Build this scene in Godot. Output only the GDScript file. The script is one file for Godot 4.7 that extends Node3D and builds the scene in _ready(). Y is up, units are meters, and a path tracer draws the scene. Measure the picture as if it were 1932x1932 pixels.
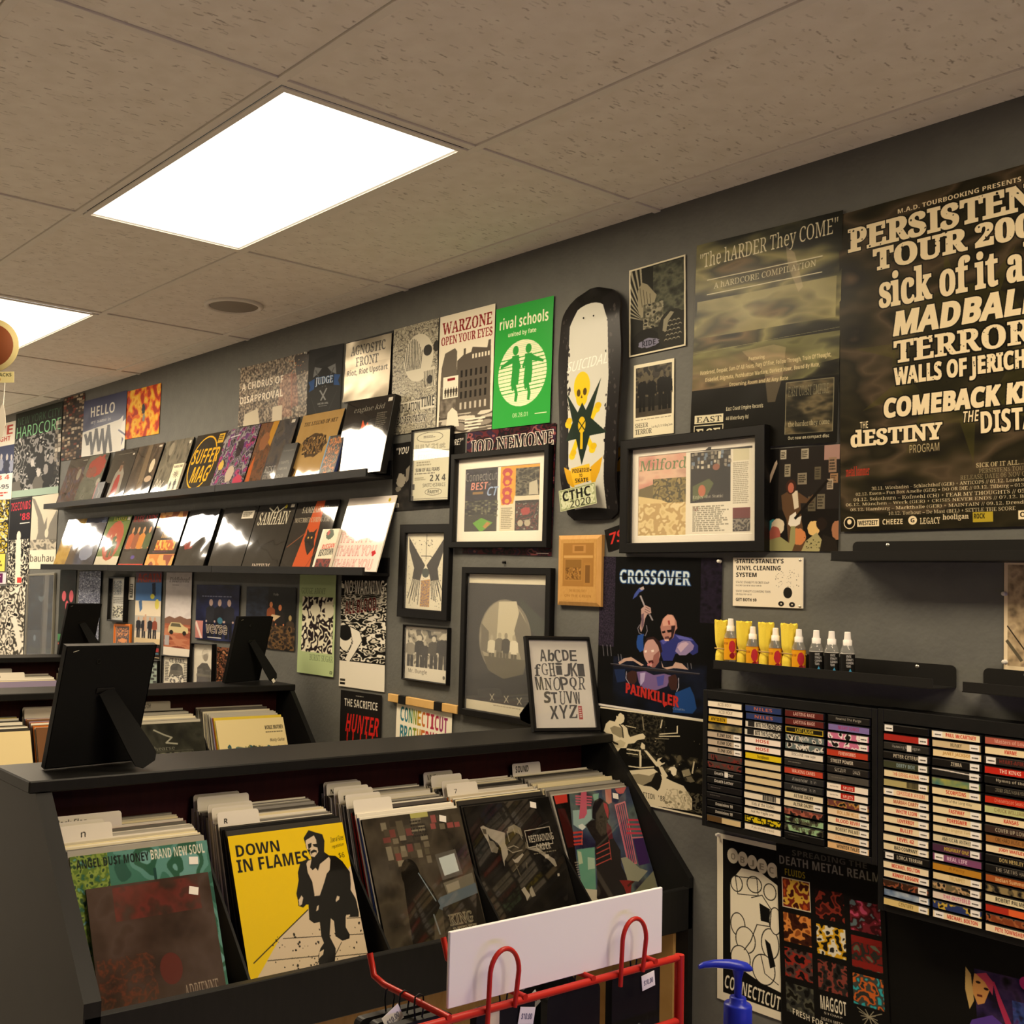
extends Node3D
# A record shop wall: poster wall z = 0, x runs along it to the right, y up, metres.

# ---- the photograph's lens (pixels of the 1932 x 1932 frame; the frame is an off-centre crop, hence the shifted axis)
const F := 2081.0
const CX := 680.0
const CY := 966.0
const EYE := Vector3(0, 1.58, 2.648)
const TURN := Vector3(3.768, 53.79, 1.80)
const CEIL := 2.737
const LAMP := Color(1.0, 0.91, 0.77)
const LAMP_POWER := 3.6
const EXPOSURE := 1.2

var lens_axes: Basis
var art := {}          # name -> Image while painting
var where := {}        # name -> [sheet number, Rect2 in uv]
var sheets: Array[ImageTexture] = []
var mats := {}
var used := {}
var rng := RandomNumberGenerator.new()


func _ready() -> void:
	lens_axes = Basis.from_euler(Vector3(deg_to_rad(TURN.x), deg_to_rad(TURN.y), deg_to_rad(TURN.z)))
	var cam := Camera3D.new()
	cam.name = "camera"
	cam.basis = lens_axes
	cam.position = EYE
	cam.set_frustum(0.1 * 1932.0 / F, Vector2(0.1 * (966.0 - CX) / F, 0.1 * (966.0 - CY) / F), 0.1, 100.0)
	add_child(cam)
	cam.make_current()
	var env := Environment.new()
	env.background_mode = Environment.BG_SKY
	var sky := Sky.new()
	var air := PhysicalSkyMaterial.new()
	air.energy_multiplier = 0.55
	sky.sky_material = air
	env.sky = sky
	env.ambient_light_source = Environment.AMBIENT_SOURCE_DISABLED
	env.tonemap_mode = Environment.TONE_MAPPER_LINEAR
	env.tonemap_exposure = EXPOSURE
	env.sdfgi_enabled = true
	env.ssao_enabled = true
	env.ssil_enabled = true
	var we := WorldEnvironment.new()
	we.name = "environment"
	we.environment = env
	add_child(we)
	var sun := DirectionalLight3D.new()
	sun.name = "sun"
	sun.light_energy = 1.0
	sun.shadow_enabled = true
	sun.rotation_degrees = Vector3(-48, -25, 0)
	add_child(sun)
	rng.seed = 7
	make_materials()
	paint_prints()
	pack_sheets()
	build_room()
	build_lamps()
	build_ledges()
	build_wall_prints()
	build_bins()
	build_cassettes()
	build_bottles()
	build_wire_rack()
	build_small_things()


# ---- from a pixel of the photograph to a point on a known plane
func ray(px: float, py: float) -> Vector3:
	return lens_axes * Vector3((px - CX) / F, -(py - CY) / F, -1.0)


func on_wall(px: float, py: float, z := 0.0) -> Vector3:
	var d := ray(px, py)
	return EYE + d * ((z - EYE.z) / d.z)


func on_level(px: float, py: float, y: float) -> Vector3:
	var d := ray(px, py)
	return EYE + d * ((y - EYE.y) / d.y)


func on_side(px: float, py: float, x: float) -> Vector3:
	var d := ray(px, py)
	return EYE + d * ((x - EYE.x) / d.x)


# ---- printing: a canvas in percent units, drawn at twice its size
class Canvas:
	static var fonts := []
	static var shapes := {}
	var im: Image
	var W := 0.0
	var H := 0.0
	var rg := RandomNumberGenerator.new()

	func _init(w: int, h: int, bg: String, sd := 1) -> void:
		W = w * 2
		H = h * 2
		im = Image.create(w * 2, h * 2, false, Image.FORMAT_RGBA8)
		im.fill(Color(bg))
		rg.seed = sd

	func fill(cs: Array, col: Color) -> void:
		var lo := 1e9
		var hi := -1e9
		for c in cs:
			for p in c:
				lo = minf(lo, p.y)
				hi = maxf(hi, p.y)
		var y0 := maxi(0, int(floor(lo)))
		var y1 := mini(int(H) - 1, int(ceil(hi)))
		if y1 < y0:
			return
		var rows := []
		rows.resize(y1 - y0 + 1)
		for i in rows.size():
			rows[i] = []
		for c in cs:
			var n: int = c.size()
			for i in n:
				var a: Vector2 = c[i]
				var b: Vector2 = c[(i + 1) % n]
				if a.y == b.y:
					continue
				if a.y > b.y:
					var t := a
					a = b
					b = t
				var k := (b.x - a.x) / (b.y - a.y)
				for y in range(maxi(y0, int(ceil(a.y - 0.5))), mini(y1, int(ceil(b.y - 0.5)) - 1) + 1):
					rows[y - y0].append(a.x + (y + 0.5 - a.y) * k)
		var src: Image = null
		if col.a < 0.99:
			src = Image.create(int(W), 1, false, Image.FORMAT_RGBA8)
			src.fill(col)
		for i in rows.size():
			var r: Array = rows[i]
			r.sort()
			for j in range(0, r.size() - 1, 2):
				var xa := clampi(roundi(r[j]), 0, int(W))
				var xb := clampi(roundi(r[j + 1]), 0, int(W))
				if xb > xa:
					if src:
						im.blend_rect(src, Rect2i(0, 0, xb - xa, 1), Vector2i(xa, y0 + i))
					else:
						im.fill_rect(Rect2i(xa, y0 + i, xb - xa, 1), col)

	func rect(x0: float, y0: float, x1: float, y1: float, col: String) -> void:
		im.fill_rect(Rect2i(int(x0 * W / 100), int(y0 * H / 100), int(ceil((x1 - x0) * W / 100)), int(ceil((y1 - y0) * H / 100))), Color(col))

	func poly(a: Array, col: String) -> void:
		var p := PackedVector2Array()
		for i in range(0, a.size(), 2):
			p.append(Vector2(a[i] * W / 100, a[i + 1] * H / 100))
		fill([p], Color(col))

	func ell(cx: float, cy: float, rx: float, ry: float, col: String, bump := 0.0) -> void:
		var p := PackedVector2Array()
		for i in 28:
			var t := TAU * i / 28
			var k := 1.0 + bump * (rg.randf() - 0.5)
			p.append(Vector2((cx + rx * cos(t) * k) * W / 100, (cy + ry * sin(t) * k) * H / 100))
		fill([p], Color(col))

	func _edge(a: Vector2, b: Vector2, t: float, col: Color) -> void:
		var d := (b - a).normalized() * t * 0.5
		var n := Vector2(-d.y, d.x)
		fill([PackedVector2Array([a - d + n, b + d + n, b + d - n, a - d - n])], col)

	func line(x0: float, y0: float, x1: float, y1: float, t: float, col: String) -> void:
		_edge(Vector2(x0 * W / 100, y0 * H / 100), Vector2(x1 * W / 100, y1 * H / 100), t * W / 100, Color(col))

	func path(a: Array, t: float, col: String, closed := false) -> void:
		for i in range(0, a.size() - 2, 2):
			line(a[i], a[i + 1], a[i + 2], a[i + 3], t, col)
		if closed:
			line(a[-2], a[-1], a[0], a[1], t, col)

	func box(x0: float, y0: float, x1: float, y1: float, t: float, col: String) -> void:
		path([x0, y0, x1, y0, x1, y1, x0, y1], t, col, true)

	static func shape(s: String, f: int) -> Array:
		var key := s + str(f)
		if shapes.has(key):
			return shapes[key]
		if fonts.is_empty():
			for d in [["Droid Sans", 400], ["Droid Sans", 700], ["Droid Serif", 400], ["Droid Serif", 700], ["Droid Sans Mono", 400]]:
				var sf := SystemFont.new()
				sf.font_names = PackedStringArray([d[0]])
				sf.font_weight = d[1]
				fonts.append(sf)
		var ts := TextServerManager.get_primary_interface()
		var rid: RID = fonts[f].get_rids()[0]
		var out := []
		var pen := 0.0
		for i in s.length():
			var g := ts.font_get_glyph_index(rid, 64, s.unicode_at(i), 0)
			var d: Dictionary = ts.font_get_glyph_contours(rid, 64, g)
			var at := 0
			for e in d.get("contours", []):
				var c := PackedVector2Array()
				for k in range(at, e + 1):
					c.append(Vector2(d.points[k].x + pen, d.points[k].y))
				at = e + 1
				out.append(c)
			pen += ts.font_get_glyph_advance(rid, 64, g).x
		var lo := Vector2(1e9, 1e9)
		var hi := -lo
		for c in out:
			for p in c:
				lo = lo.min(p)
				hi = hi.max(p)
		var size := (hi - lo).max(Vector2(0.01, 0.01))
		for c in out:
			for k in c.size():
				c[k] = (c[k] - lo) / size
		shapes[key] = out
		return out

	# fits the ink of S into the box; sl slants it, rise lifts its right end (percent of the height)
	func text(s: String, f: int, x0: float, y0: float, x1: float, y1: float, col: String, sl := 0.0, oc := "", ow := 0.0, rise := 0.0) -> void:
		var cs := []
		var h := (y1 - y0) * H / 100
		for c in shape(s, f):
			var p := PackedVector2Array()
			p.resize(c.size())
			for k in c.size():
				p[k] = Vector2(lerpf(x0, x1, c[k].x) * W / 100 + sl * (1.0 - c[k].y) * h, lerpf(y0, y1, c[k].y) * H / 100 - rise * c[k].x * H / 100)
			cs.append(p)
		if oc != "":
			for p in cs:
				for k in p.size():
					_edge(p[k], p[(k + 1) % p.size()], ow * W / 100, Color(oc))
		fill(cs, Color(col))

	# rows of words too small to read
	func para(x0: float, y0: float, x1: float, y1: float, rows: int, col: String, ragged := 0.3, centred := false) -> void:
		var step := (y1 - y0) / rows
		for r in rows:
			var end := x1 - (x1 - x0) * ragged * rg.randf()
			var x := x0
			var off := (x1 - end) * 0.5 if centred else 0.0
			while x < end:
				var l := minf((x1 - x0) * rg.randf_range(0.05, 0.16), end - x)
				rect(x + off, y0 + r * step, x + off + l * 0.86, y0 + r * step + step * 0.5, col)
				x += l + (x1 - x0) * 0.012

	func clouds(x0: float, y0: float, x1: float, y1: float, ramp: Array, sd: int, cycles: float, hard := false, wide := 1.0, roughen := 4) -> void:
		var w := int((x1 - x0) * W / 100)
		var h := int((y1 - y0) * H / 100)
		var div := 2 if hard else 5
		var nw := maxi(8, w / div)
		var nh := maxi(8, h / div)
		var n := FastNoiseLite.new()
		n.seed = sd
		n.noise_type = FastNoiseLite.TYPE_SIMPLEX_SMOOTH
		n.fractal_octaves = mini(roughen, 2) if hard and roughen == 4 else roughen
		n.frequency = cycles / nw
		var l := n.get_image(maxi(4, int(nw / wide)), nh)
		l.resize(nw, nh, Image.INTERPOLATE_BILINEAR)
		var lut := PackedByteArray()
		for i in 256:
			var v := i / 255.0
			var c: Color
			if hard:
				c = Color(ramp[mini(int(v * ramp.size()), ramp.size() - 1)])
			else:
				var k := v * (ramp.size() - 1)
				var b := mini(int(k), ramp.size() - 2)
				c = Color(ramp[b]).lerp(Color(ramp[b + 1]), k - b)
			lut.append_array([c.r8, c.g8, c.b8, c.a8])
		var src := l.get_data()
		var out := PackedByteArray()
		out.resize(nw * nh * 4)
		for i in nw * nh:
			var k := src[i] * 4
			var o := i * 4
			out[o] = lut[k]
			out[o + 1] = lut[k + 1]
			out[o + 2] = lut[k + 2]
			out[o + 3] = lut[k + 3]
		var m := Image.create_from_data(nw, nh, false, Image.FORMAT_RGBA8, out)
		m.resize(w, h, Image.INTERPOLATE_BILINEAR)
		im.blend_rect(m, Rect2i(0, 0, w, h), Vector2i(int(x0 * W / 100), int(y0 * H / 100)))

	func blots(n: int, x0: float, y0: float, x1: float, y1: float, r0: float, r1: float, cols: Array, tall := 1.0) -> void:
		for i in n:
			var r := rg.randf_range(r0, r1)
			var cx := rg.randf_range(x0, x1)
			var cy := rg.randf_range(y0, y1)
			var p := PackedVector2Array()
			var turn := rg.randf() * TAU
			for k in 8:
				var t := turn + TAU * k / 8
				var q := r * rg.randf_range(0.45, 1.0)
				p.append(Vector2(cx * W / 100 + cos(t) * q * W / 100, cy * H / 100 + sin(t) * q * tall * W / 100))
			fill([p], Color(cols[rg.randi() % cols.size()]))

	func tiles(x0: float, y0: float, x1: float, y1: float, nx: int, ny: int, cols: Array, gap := 0.15) -> void:
		var sx := (x1 - x0) / nx
		var sy := (y1 - y0) / ny
		for j in ny:
			for i in nx:
				var a := x0 + i * sx + sx * gap * rg.randf()
				var b := y0 + j * sy + sy * gap * rg.randf()
				rect(a, b, a + sx * rg.randf_range(0.6, 1.0), b + sy * rg.randf_range(0.6, 1.0), cols[rg.randi() % cols.size()])

	# a standing figure: head, shoulders, arms, legs
	func person(cx: float, y0: float, y1: float, wide: float, body: String, skin: String, legs := "") -> void:
		var h := y1 - y0
		var w := wide
		poly([cx - w * 0.5, y0 + h * 0.24, cx - w * 0.18, y0 + h * 0.17, cx + w * 0.18, y0 + h * 0.17, cx + w * 0.5, y0 + h * 0.24, cx + w * 0.55, y0 + h * 0.56, cx + w * 0.36, y0 + h * 0.54, cx + w * 0.33, y0 + h * 0.62, cx - w * 0.33, y0 + h * 0.62, cx - w * 0.36, y0 + h * 0.54, cx - w * 0.55, y0 + h * 0.56], body)
		var lg := legs if legs != "" else body
		poly([cx - w * 0.34, y0 + h * 0.6, cx - w * 0.02, y0 + h * 0.6, cx - w * 0.06, y1, cx - w * 0.36, y1], lg)
		poly([cx + w * 0.34, y0 + h * 0.6, cx + w * 0.02, y0 + h * 0.6, cx + w * 0.06, y1, cx + w * 0.36, y1], lg)
		ell(cx, y0 + h * 0.09, w * 0.2, h * 0.09, skin)
		ell(cx - w * 0.45, y0 + h * 0.57, w * 0.09, h * 0.03, skin)
		ell(cx + w * 0.45, y0 + h * 0.57, w * 0.09, h * 0.03, skin)

	func done() -> Image:
		im.resize(int(W / 2), int(H / 2), Image.INTERPOLATE_BILINEAR)
		return im


func pack_sheets() -> void:
	var names := art.keys()
	names.sort_custom(func(a, b): return art[a].get_height() > art[b].get_height())
	var side := 2048
	var pics: Array[Image] = []
	var x := side
	var y := side
	var row := 0
	for n in names:
		var im: Image = art[n]
		var w := im.get_width()
		var h := im.get_height()
		if x + w + 4 > side:
			x = 0
			y += row + 4
			row = h
		if y + h + 4 > side:
			var sheet := Image.create(side, side, false, Image.FORMAT_RGBA8)
			sheet.fill(Color(0.1, 0.1, 0.1))
			pics.append(sheet)
			x = 0
			y = 0
			row = h
		var s: Image = pics[-1]
		for d in [Vector2i(0, 1), Vector2i(2, 1), Vector2i(1, 0), Vector2i(1, 2), Vector2i(1, 1)]:  # the print and a one-pixel margin of its own edge colours
			s.blit_rect(im, Rect2i(0, 0, w, h), Vector2i(x, y) + d)
		where[n] = [pics.size() - 1, Rect2((x + 1.5) / side, (y + 1.5) / side, (w - 1.0) / side, (h - 1.0) / side)]
		x += w + 4
	for p in pics:
		sheets.append(ImageTexture.create_from_image(p))
	art.clear()


# ---- materials
func flat(called: String, col: Color, rough := 0.6, metal := 0.0) -> StandardMaterial3D:
	var m := StandardMaterial3D.new()
	m.resource_name = called
	m.albedo_color = col
	m.roughness = rough
	m.metallic = metal
	m.metallic_specular = 0.5 if metal > 0.0 else 0.32
	mats[called] = m
	return m


func grain(sd: int, freq: float, dark: Color, light: Color, size := 256, kind := FastNoiseLite.TYPE_SIMPLEX_SMOOTH) -> ImageTexture:
	var n := FastNoiseLite.new()
	n.seed = sd
	n.frequency = freq
	n.noise_type = kind
	n.fractal_octaves = 4
	var l := n.get_seamless_image(size, size)
	l.convert(Image.FORMAT_RGB8)
	var d := l.get_data()
	for i in range(0, d.size(), 3):
		var c := dark.lerp(light, d[i] / 255.0)
		d[i] = c.r8
		d[i + 1] = c.g8
		d[i + 2] = c.b8
	return ImageTexture.create_from_image(Image.create_from_data(size, size, false, Image.FORMAT_RGB8, d))


func relief(sd: int, freq: float, strength: float, size := 256) -> ImageTexture:
	var n := FastNoiseLite.new()
	n.seed = sd
	n.frequency = freq
	n.fractal_octaves = 3
	var l := n.get_seamless_image(size, size)
	l.convert(Image.FORMAT_RGBA8)
	l.bump_map_to_normal_map(strength)
	return ImageTexture.create_from_image(l)


func ink(name: String, finish: String) -> StandardMaterial3D:
	var key := "print_%s_%d" % [finish, where[name][0]]
	if not mats.has(key):
		var m := flat(key, Color.WHITE, {"matte": 0.7, "satin": 0.5, "gloss": 0.3, "wrap": 0.075, "foil": 0.28}[finish])
		m.metallic_specular = {"matte": 0.16, "satin": 0.2, "gloss": 0.26, "wrap": 0.4, "foil": 0.5}[finish]
		m.albedo_texture = sheets[where[name][0]]
		m.texture_repeat = false
		if finish == "foil":
			m.metallic = 0.55
		if finish == "wrap":
			m.clearcoat_enabled = true
			m.clearcoat = 0.8
			m.clearcoat_roughness = 0.03
	return mats[key]


# ---- meshes
func q(st: SurfaceTool, a: Vector3, b: Vector3, c: Vector3, d: Vector3, uv := []) -> void:
	var n := (b - a).cross(d - a).normalized()
	if n == Vector3.ZERO:
		n = (c - b).cross(d - b).normalized()
	var p := [a, c, b, a, d, c]
	var k := [0, 2, 1, 0, 3, 2]
	for i in 6:
		st.set_normal(n)
		if uv.size():
			st.set_uv(uv[k[i]])
		st.add_vertex(p[i])


func hull(st: SurfaceTool, pts: Array, mid: Vector3) -> void:
	var c := Vector3.ZERO
	for p in pts:
		c += p
	c /= pts.size()
	var n: Vector3 = (pts[1] - pts[0]).cross(pts[2] - pts[0]).normalized()
	var o := pts.duplicate()
	if n.dot(c - mid) < 0:
		o.reverse()
		n = -n
	for i in range(1, o.size() - 1):
		for v in [o[0], o[i + 1], o[i]]:
			st.set_normal(n)
			st.set_uv(Vector2(v.x + v.z, v.y))
			st.add_vertex(v)


func tool() -> SurfaceTool:
	var st := SurfaceTool.new()
	st.begin(Mesh.PRIMITIVE_TRIANGLES)
	return st


# a box with chamfered edges, into ST
func brick(st: SurfaceTool, mid: Vector3, size: Vector3, b := 0.002, turn := Basis.IDENTITY) -> void:
	var h := size * 0.5
	b = minf(b, minf(h.x, minf(h.y, h.z)) * 0.9)
	var v := func(s: Vector3, k: int) -> Vector3:
		var p := Vector3(s.x * (h.x - b), s.y * (h.y - b), s.z * (h.z - b))
		p[k] = s[k] * h[k]
		return mid + turn * p
	for k in 3:
		var i := (k + 1) % 3
		var j := (k + 2) % 3
		for s in [-1.0, 1.0]:
			var pts := []
			for w in [[-1, -1], [1, -1], [1, 1], [-1, 1]]:
				var g := Vector3.ZERO
				g[k] = s
				g[i] = w[0]
				g[j] = w[1]
				pts.append(v.call(g, k))
			hull(st, pts, mid)
		for w in [[-1, -1], [1, -1], [1, 1], [-1, 1]]:
			var g0 := Vector3.ZERO
			g0[k] = -1
			g0[i] = w[0]
			g0[j] = w[1]
			var g1 := g0
			g1[k] = 1
			hull(st, [v.call(g0, i), v.call(g1, i), v.call(g1, j), v.call(g0, j)], mid)
	for x in [-1, 1]:
		for y in [-1, 1]:
			for z in [-1, 1]:
				var g := Vector3(x, y, z)
				hull(st, [v.call(g, 0), v.call(g, 1), v.call(g, 2)], mid)


func bev(size: Vector3, b := 0.002) -> ArrayMesh:
	var st := tool()
	brick(st, Vector3.ZERO, size, b)
	return st.commit()


# skin between rings of points
func loft(st: SurfaceTool, rings: Array, smooth := true, cap0 := true, cap1 := true, group := 0) -> void:
	var n: int = rings[0].size()
	st.set_smooth_group(group if smooth else 0xFFFFFFFF)
	for i in rings.size() - 1:
		for j in n:
			var a: Vector3 = rings[i][j]
			var b: Vector3 = rings[i][(j + 1) % n]
			var c: Vector3 = rings[i + 1][(j + 1) % n]
			var d: Vector3 = rings[i + 1][j]
			for v in [a, c, b, a, d, c]:
				st.add_vertex(v)
	st.set_smooth_group(0xFFFFFFFF)
	for e in [[cap0, rings[0], false], [cap1, rings[-1], true]]:
		if e[0]:
			var mid := Vector3.ZERO
			for p in e[1]:
				mid += p
			mid /= n
			for j in n:
				var a: Vector3 = e[1][j]
				var b: Vector3 = e[1][(j + 1) % n]
				for v in ([mid, b, a] if e[2] else [mid, a, b]):
					st.add_vertex(v)


func finish(st: SurfaceTool) -> ArrayMesh:
	st.generate_normals()
	return st.commit()


func circle(r: float, y: float, n := 20, off := Vector3.ZERO, squash := 1.0) -> Array:
	var a := []
	for i in n:
		a.append(off + Vector3(cos(-TAU * i / n) * r, y, sin(-TAU * i / n) * r * squash))
	return a


func lathe(profile: Array, n := 20) -> ArrayMesh:
	var st := tool()
	var rings := []
	for p in profile:
		rings.append(circle(maxf(p[0], 0.0002), p[1], n))
	loft(st, rings)
	return finish(st)


func tube_into(st: SurfaceTool, pts: Array, r: float, n := 8) -> void:
	var rings := []
	var side := Vector3.UP
	for i in pts.size():
		var d: Vector3 = (pts[mini(i + 1, pts.size() - 1)] - pts[maxi(i - 1, 0)]).normalized()
		var u := side - d * side.dot(d)
		if u.length() < 0.05:
			u = Vector3.RIGHT - d * d.x
		u = u.normalized()
		side = u
		var w := d.cross(u)
		var ring := []
		for k in n:
			ring.append(pts[i] + (u * cos(TAU * k / n) + w * sin(TAU * k / n)) * r)
		rings.append(ring)
	loft(st, rings)


func tube(pts: Array, r: float, n := 8) -> ArrayMesh:
	var st := tool()
	tube_into(st, pts, r, n)
	return finish(st)


# a sheet of paper that faces +z, with its print, a little wavy
func sheet_into(st: SurfaceTool, w: float, h: float, pic: String, amp: float, sd: int, curl := 0.0, nx := 7, ny := 9, z0 := 0.0) -> void:
	var n := FastNoiseLite.new()
	n.seed = sd
	n.frequency = 1.0
	n.fractal_octaves = 2
	var r: Rect2 = where[pic][1]
	var at := func(i: int, j: int) -> Vector3:
		var u := float(i) / nx
		var v := float(j) / ny
		var z := amp * (0.5 + 0.5 * n.get_noise_2d(u * w * 9.0, v * h * 9.0)) + amp * 0.5 * (0.5 + 0.5 * n.get_noise_2d(u * w * 30.0, v * h * 12.0 + 9.0))
		z += curl * maxf(0.0, v - 0.72) ** 2 * 12.0 * h
		return Vector3((u - 0.5) * w, (0.5 - v) * h, z0 + z)
	st.set_smooth_group(0)
	for j in ny:
		for i in nx:
			for k in [[0, 1], [1, 0], [1, 1], [0, 1], [0, 0], [1, 0]]:
				var a: int = i + k[0]
				var b: int = j + k[1]
				st.set_uv(r.position + r.size * Vector2(float(a) / nx, float(b) / ny))
				st.add_vertex(at.call(a, b))


func sheet(w: float, h: float, pic: String, amp := 0.0012, sd := 1, curl := 0.0, nx := 7, ny := 9) -> ArrayMesh:
	var st := tool()
	sheet_into(st, w, h, pic, amp, sd, curl, nx, ny)
	st.generate_normals()
	return st.commit()


# a board of thickness D with its print on the front; the sides take another material
func card(w: float, h: float, d: float, pic: String, fin: String, edge: Material, amp := 0.0006, sd := 1, n := 6) -> ArrayMesh:
	var st := tool()
	sheet_into(st, w, h, pic, amp, sd, 0.0, n, n, d * 0.5)
	st.generate_normals()
	var m := st.commit()
	m.surface_set_material(0, ink(pic, fin))
	var s2 := tool()
	brick(s2, Vector3(0, 0, -0.0002), Vector3(w, h, d - 0.0002), minf(0.0006, d * 0.3))
	s2.commit(m)
	m.surface_set_material(1, edge)
	return m


# ---- nodes
func numbered(called: String) -> String:
	used[called] = used.get(called, -1) + 1
	return called if used[called] == 0 else "%s_%03d" % [called, used[called]]


func tag(o: Node3D, label: String, category: String, group := "") -> void:
	o.set_meta("label", label)
	o.set_meta("category", category)
	if group != "":
		o.set_meta("group", group)


func thing(called: String, label: String, category: String, at := Vector3.ZERO, group := "") -> Node3D:
	var o := Node3D.new()
	o.name = numbered(called)
	add_child(o)
	o.position = at
	tag(o, label, category, group)
	return o


func part(parent: Node3D, called: String, mesh: Mesh, mat: Material, at := Vector3.ZERO, turn := Vector3.ZERO) -> MeshInstance3D:
	var o := MeshInstance3D.new()
	o.name = called
	o.mesh = mesh
	if mat:
		o.material_override = mat
	parent.add_child(o, true)
	o.position = at
	o.rotation = turn
	return o


func single(called: String, mesh: Mesh, mat: Material, label: String, category: String, at := Vector3.ZERO, group := "") -> MeshInstance3D:
	var o := part(self, numbered(called), mesh, mat, at)
	tag(o, label, category, group)
	return o


func struct(called: String, mesh: Mesh, mat: Material, at := Vector3.ZERO) -> MeshInstance3D:
	var o := part(self, called, mesh, mat, at)
	o.set_meta("kind", "structure")
	return o


func make_materials() -> void:
	var wall := flat("wall_paint", Color.WHITE, 0.55)
	wall.albedo_texture = grain(3, 0.02, Color("5d5d59"), Color("64645f"))
	wall.normal_enabled = true
	wall.normal_texture = relief(5, 0.09, 1.2)
	wall.normal_scale = 0.25
	wall.uv1_triplanar = true
	wall.uv1_world_triplanar = true
	wall.uv1_scale = Vector3(2, 2, 2)
	flat("room_paint", Color("8d8982"), 0.7)
	var fl := flat("floor_boards", Color.WHITE, 0.45)
	fl.albedo_texture = grain(9, 0.015, Color("c9c3b9"), Color("d8d3ca"))
	fl.uv1_triplanar = true
	fl.uv1_world_triplanar = true
	fl.uv1_scale = Vector3(0.6, 0.6, 3)
	var t := Canvas.new(512, 256, "e2dbce", 21)
	t.clouds(0, 0, 100, 100, ["dcd4c6", "e2dace", "e7e0d4"], 4, 14.0)
	for i in 620:
		var x := t.rg.randf() * 100.0
		var y := t.rg.randf() * 100.0
		var l := t.rg.randf_range(0.6, 3.6)
		var bend := t.rg.randf_range(-0.35, 0.35)
		t.path([x, y, x + bend, y + l * 0.5, x + bend * 0.3 + t.rg.randf_range(-0.2, 0.2), y + l], t.rg.randf_range(0.1, 0.28), ["a0968a", "b3a99c", "c2b9ac", "cbc3b7"][t.rg.randi() % 4])
	for i in 500:
		t.ell(t.rg.randf() * 100.0, t.rg.randf() * 100.0, 0.07, 0.14, "c6bdb0")
	var pic := t.done()
	var tile := flat("fissured_tile", Color.WHITE, 0.9)
	tile.albedo_texture = ImageTexture.create_from_image(pic)
	var bump: Image = pic.duplicate()
	bump.bump_map_to_normal_map(1.2)
	tile.normal_enabled = true
	tile.normal_texture = ImageTexture.create_from_image(bump)
	tile.normal_scale = 0.35
	flat("grid_white", Color("ddd6ca"), 0.55)
	flat("plenum_dark", Color("1c1a18"), 0.9)
	var glow := flat("lamp_diffuser", Color("f4f2ea"), 0.4)
	glow.emission_enabled = true
	glow.emission = Color(1.0, 0.97, 0.9)
	glow.emission_energy_multiplier = 2.2
	var led := flat("led_glow", Color("b9a8ff"), 0.4)
	led.emission_enabled = true
	led.emission = Color(0.62, 0.5, 1.0)
	led.emission_energy_multiplier = 2.0
	for d in [["black_wood", "121211", "181716", 0.45], ["black_ledge", "171717", "1d1c1c", 0.35], ["maroon_board", "300d0b", "3a110c", 0.6], ["tan_board", "a07c45", "b18d55", 0.55], ["oak", "b98a4c", "c99b5c", 0.45], ["pine", "c39a58", "d3ab6b", 0.5]]:
		var m := flat(d[0], Color.WHITE, d[3])
		m.albedo_texture = grain(11 + d[0].length(), 0.03, Color(d[1]), Color(d[2]))
		m.uv1_triplanar = true
		m.uv1_world_triplanar = true
		m.uv1_scale = Vector3(1.2, 1.2, 6.0) if d[0] != "oak" else Vector3(9, 1.5, 9)
	flat("frame_black", Color("100f0e"), 0.42)
	flat("fibre_back", Color("0d0d0c"), 0.85)
	flat("gold_edge", Color("8c7434"), 0.4)
	flat("steel_black", Color("1c1b19"), 0.45)
	flat("screw_steel", Color("c9c4b4"), 0.3, 0.9)
	flat("red_wire", Color("a8241a"), 0.35)
	flat("paper_white", Color("e8e3d6"), 0.7)
	flat("card_white", Color("dddbd9"), 0.6)
	flat("mat_white", Color("ece5d3"), 0.75)
	flat("tab_white", Color("ded7c6"), 0.5)
	flat("pin_white", Color("d9d4c6"), 0.35)
	flat("spray_white", Color("efe9df"), 0.35)
	flat("pump_blue", Color("1e2b9c"), 0.3)
	flat("leather_black", Color("0f0f10"), 0.5)
	flat("brass", Color("b98a35"), 0.25, 0.9)
	flat("ribbon_cream", Color("cfc5a8"), 0.6)
	flat("cassette_black", Color("121211"), 0.32)
	flat("speaker_grey", Color("8d857a"), 0.8)
	flat("deck_edge", Color("2a2624"), 0.4)
	flat("concrete", Color("8a8378"), 0.8)
	flat("table_dark", Color("2b2622"), 0.5)
	flat("cardboard", Color("9c8158"), 0.8)
	var cloth := flat("yellow_cloth", Color("f2d848"), 0.95)
	cloth.normal_enabled = true
	cloth.normal_texture = relief(8, 0.12, 3.0)
	cloth.uv1_triplanar = true
	cloth.uv1_scale = Vector3(14, 14, 14)
	cloth.rim_enabled = true
	cloth.rim = 0.4
	flat("rubber_band", Color("a98a4e"), 0.6)
	var pane := flat("clear_pane", Color(1, 1, 1, 0.04), 0.0)
	pane.metallic_specular = 0.3
	pane.transparency = BaseMaterial3D.TRANSPARENCY_ALPHA
	var bottle := flat("clear_plastic", Color(0.93, 0.93, 0.9, 0.12), 0.06)
	bottle.transparency = BaseMaterial3D.TRANSPARENCY_ALPHA
	var k := 0
	for c in ["9a968a", "aaa596", "c2b99f", "d8cdab", "77736a", "57534d", "e3dcc8", "38352f", "8b8577", "6e695f"]:
		var s := flat("sleeve_%d" % k, Color(c), 0.22)
		s.clearcoat_enabled = true
		s.clearcoat = 0.6
		s.clearcoat_roughness = 0.1
		k += 1
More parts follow.
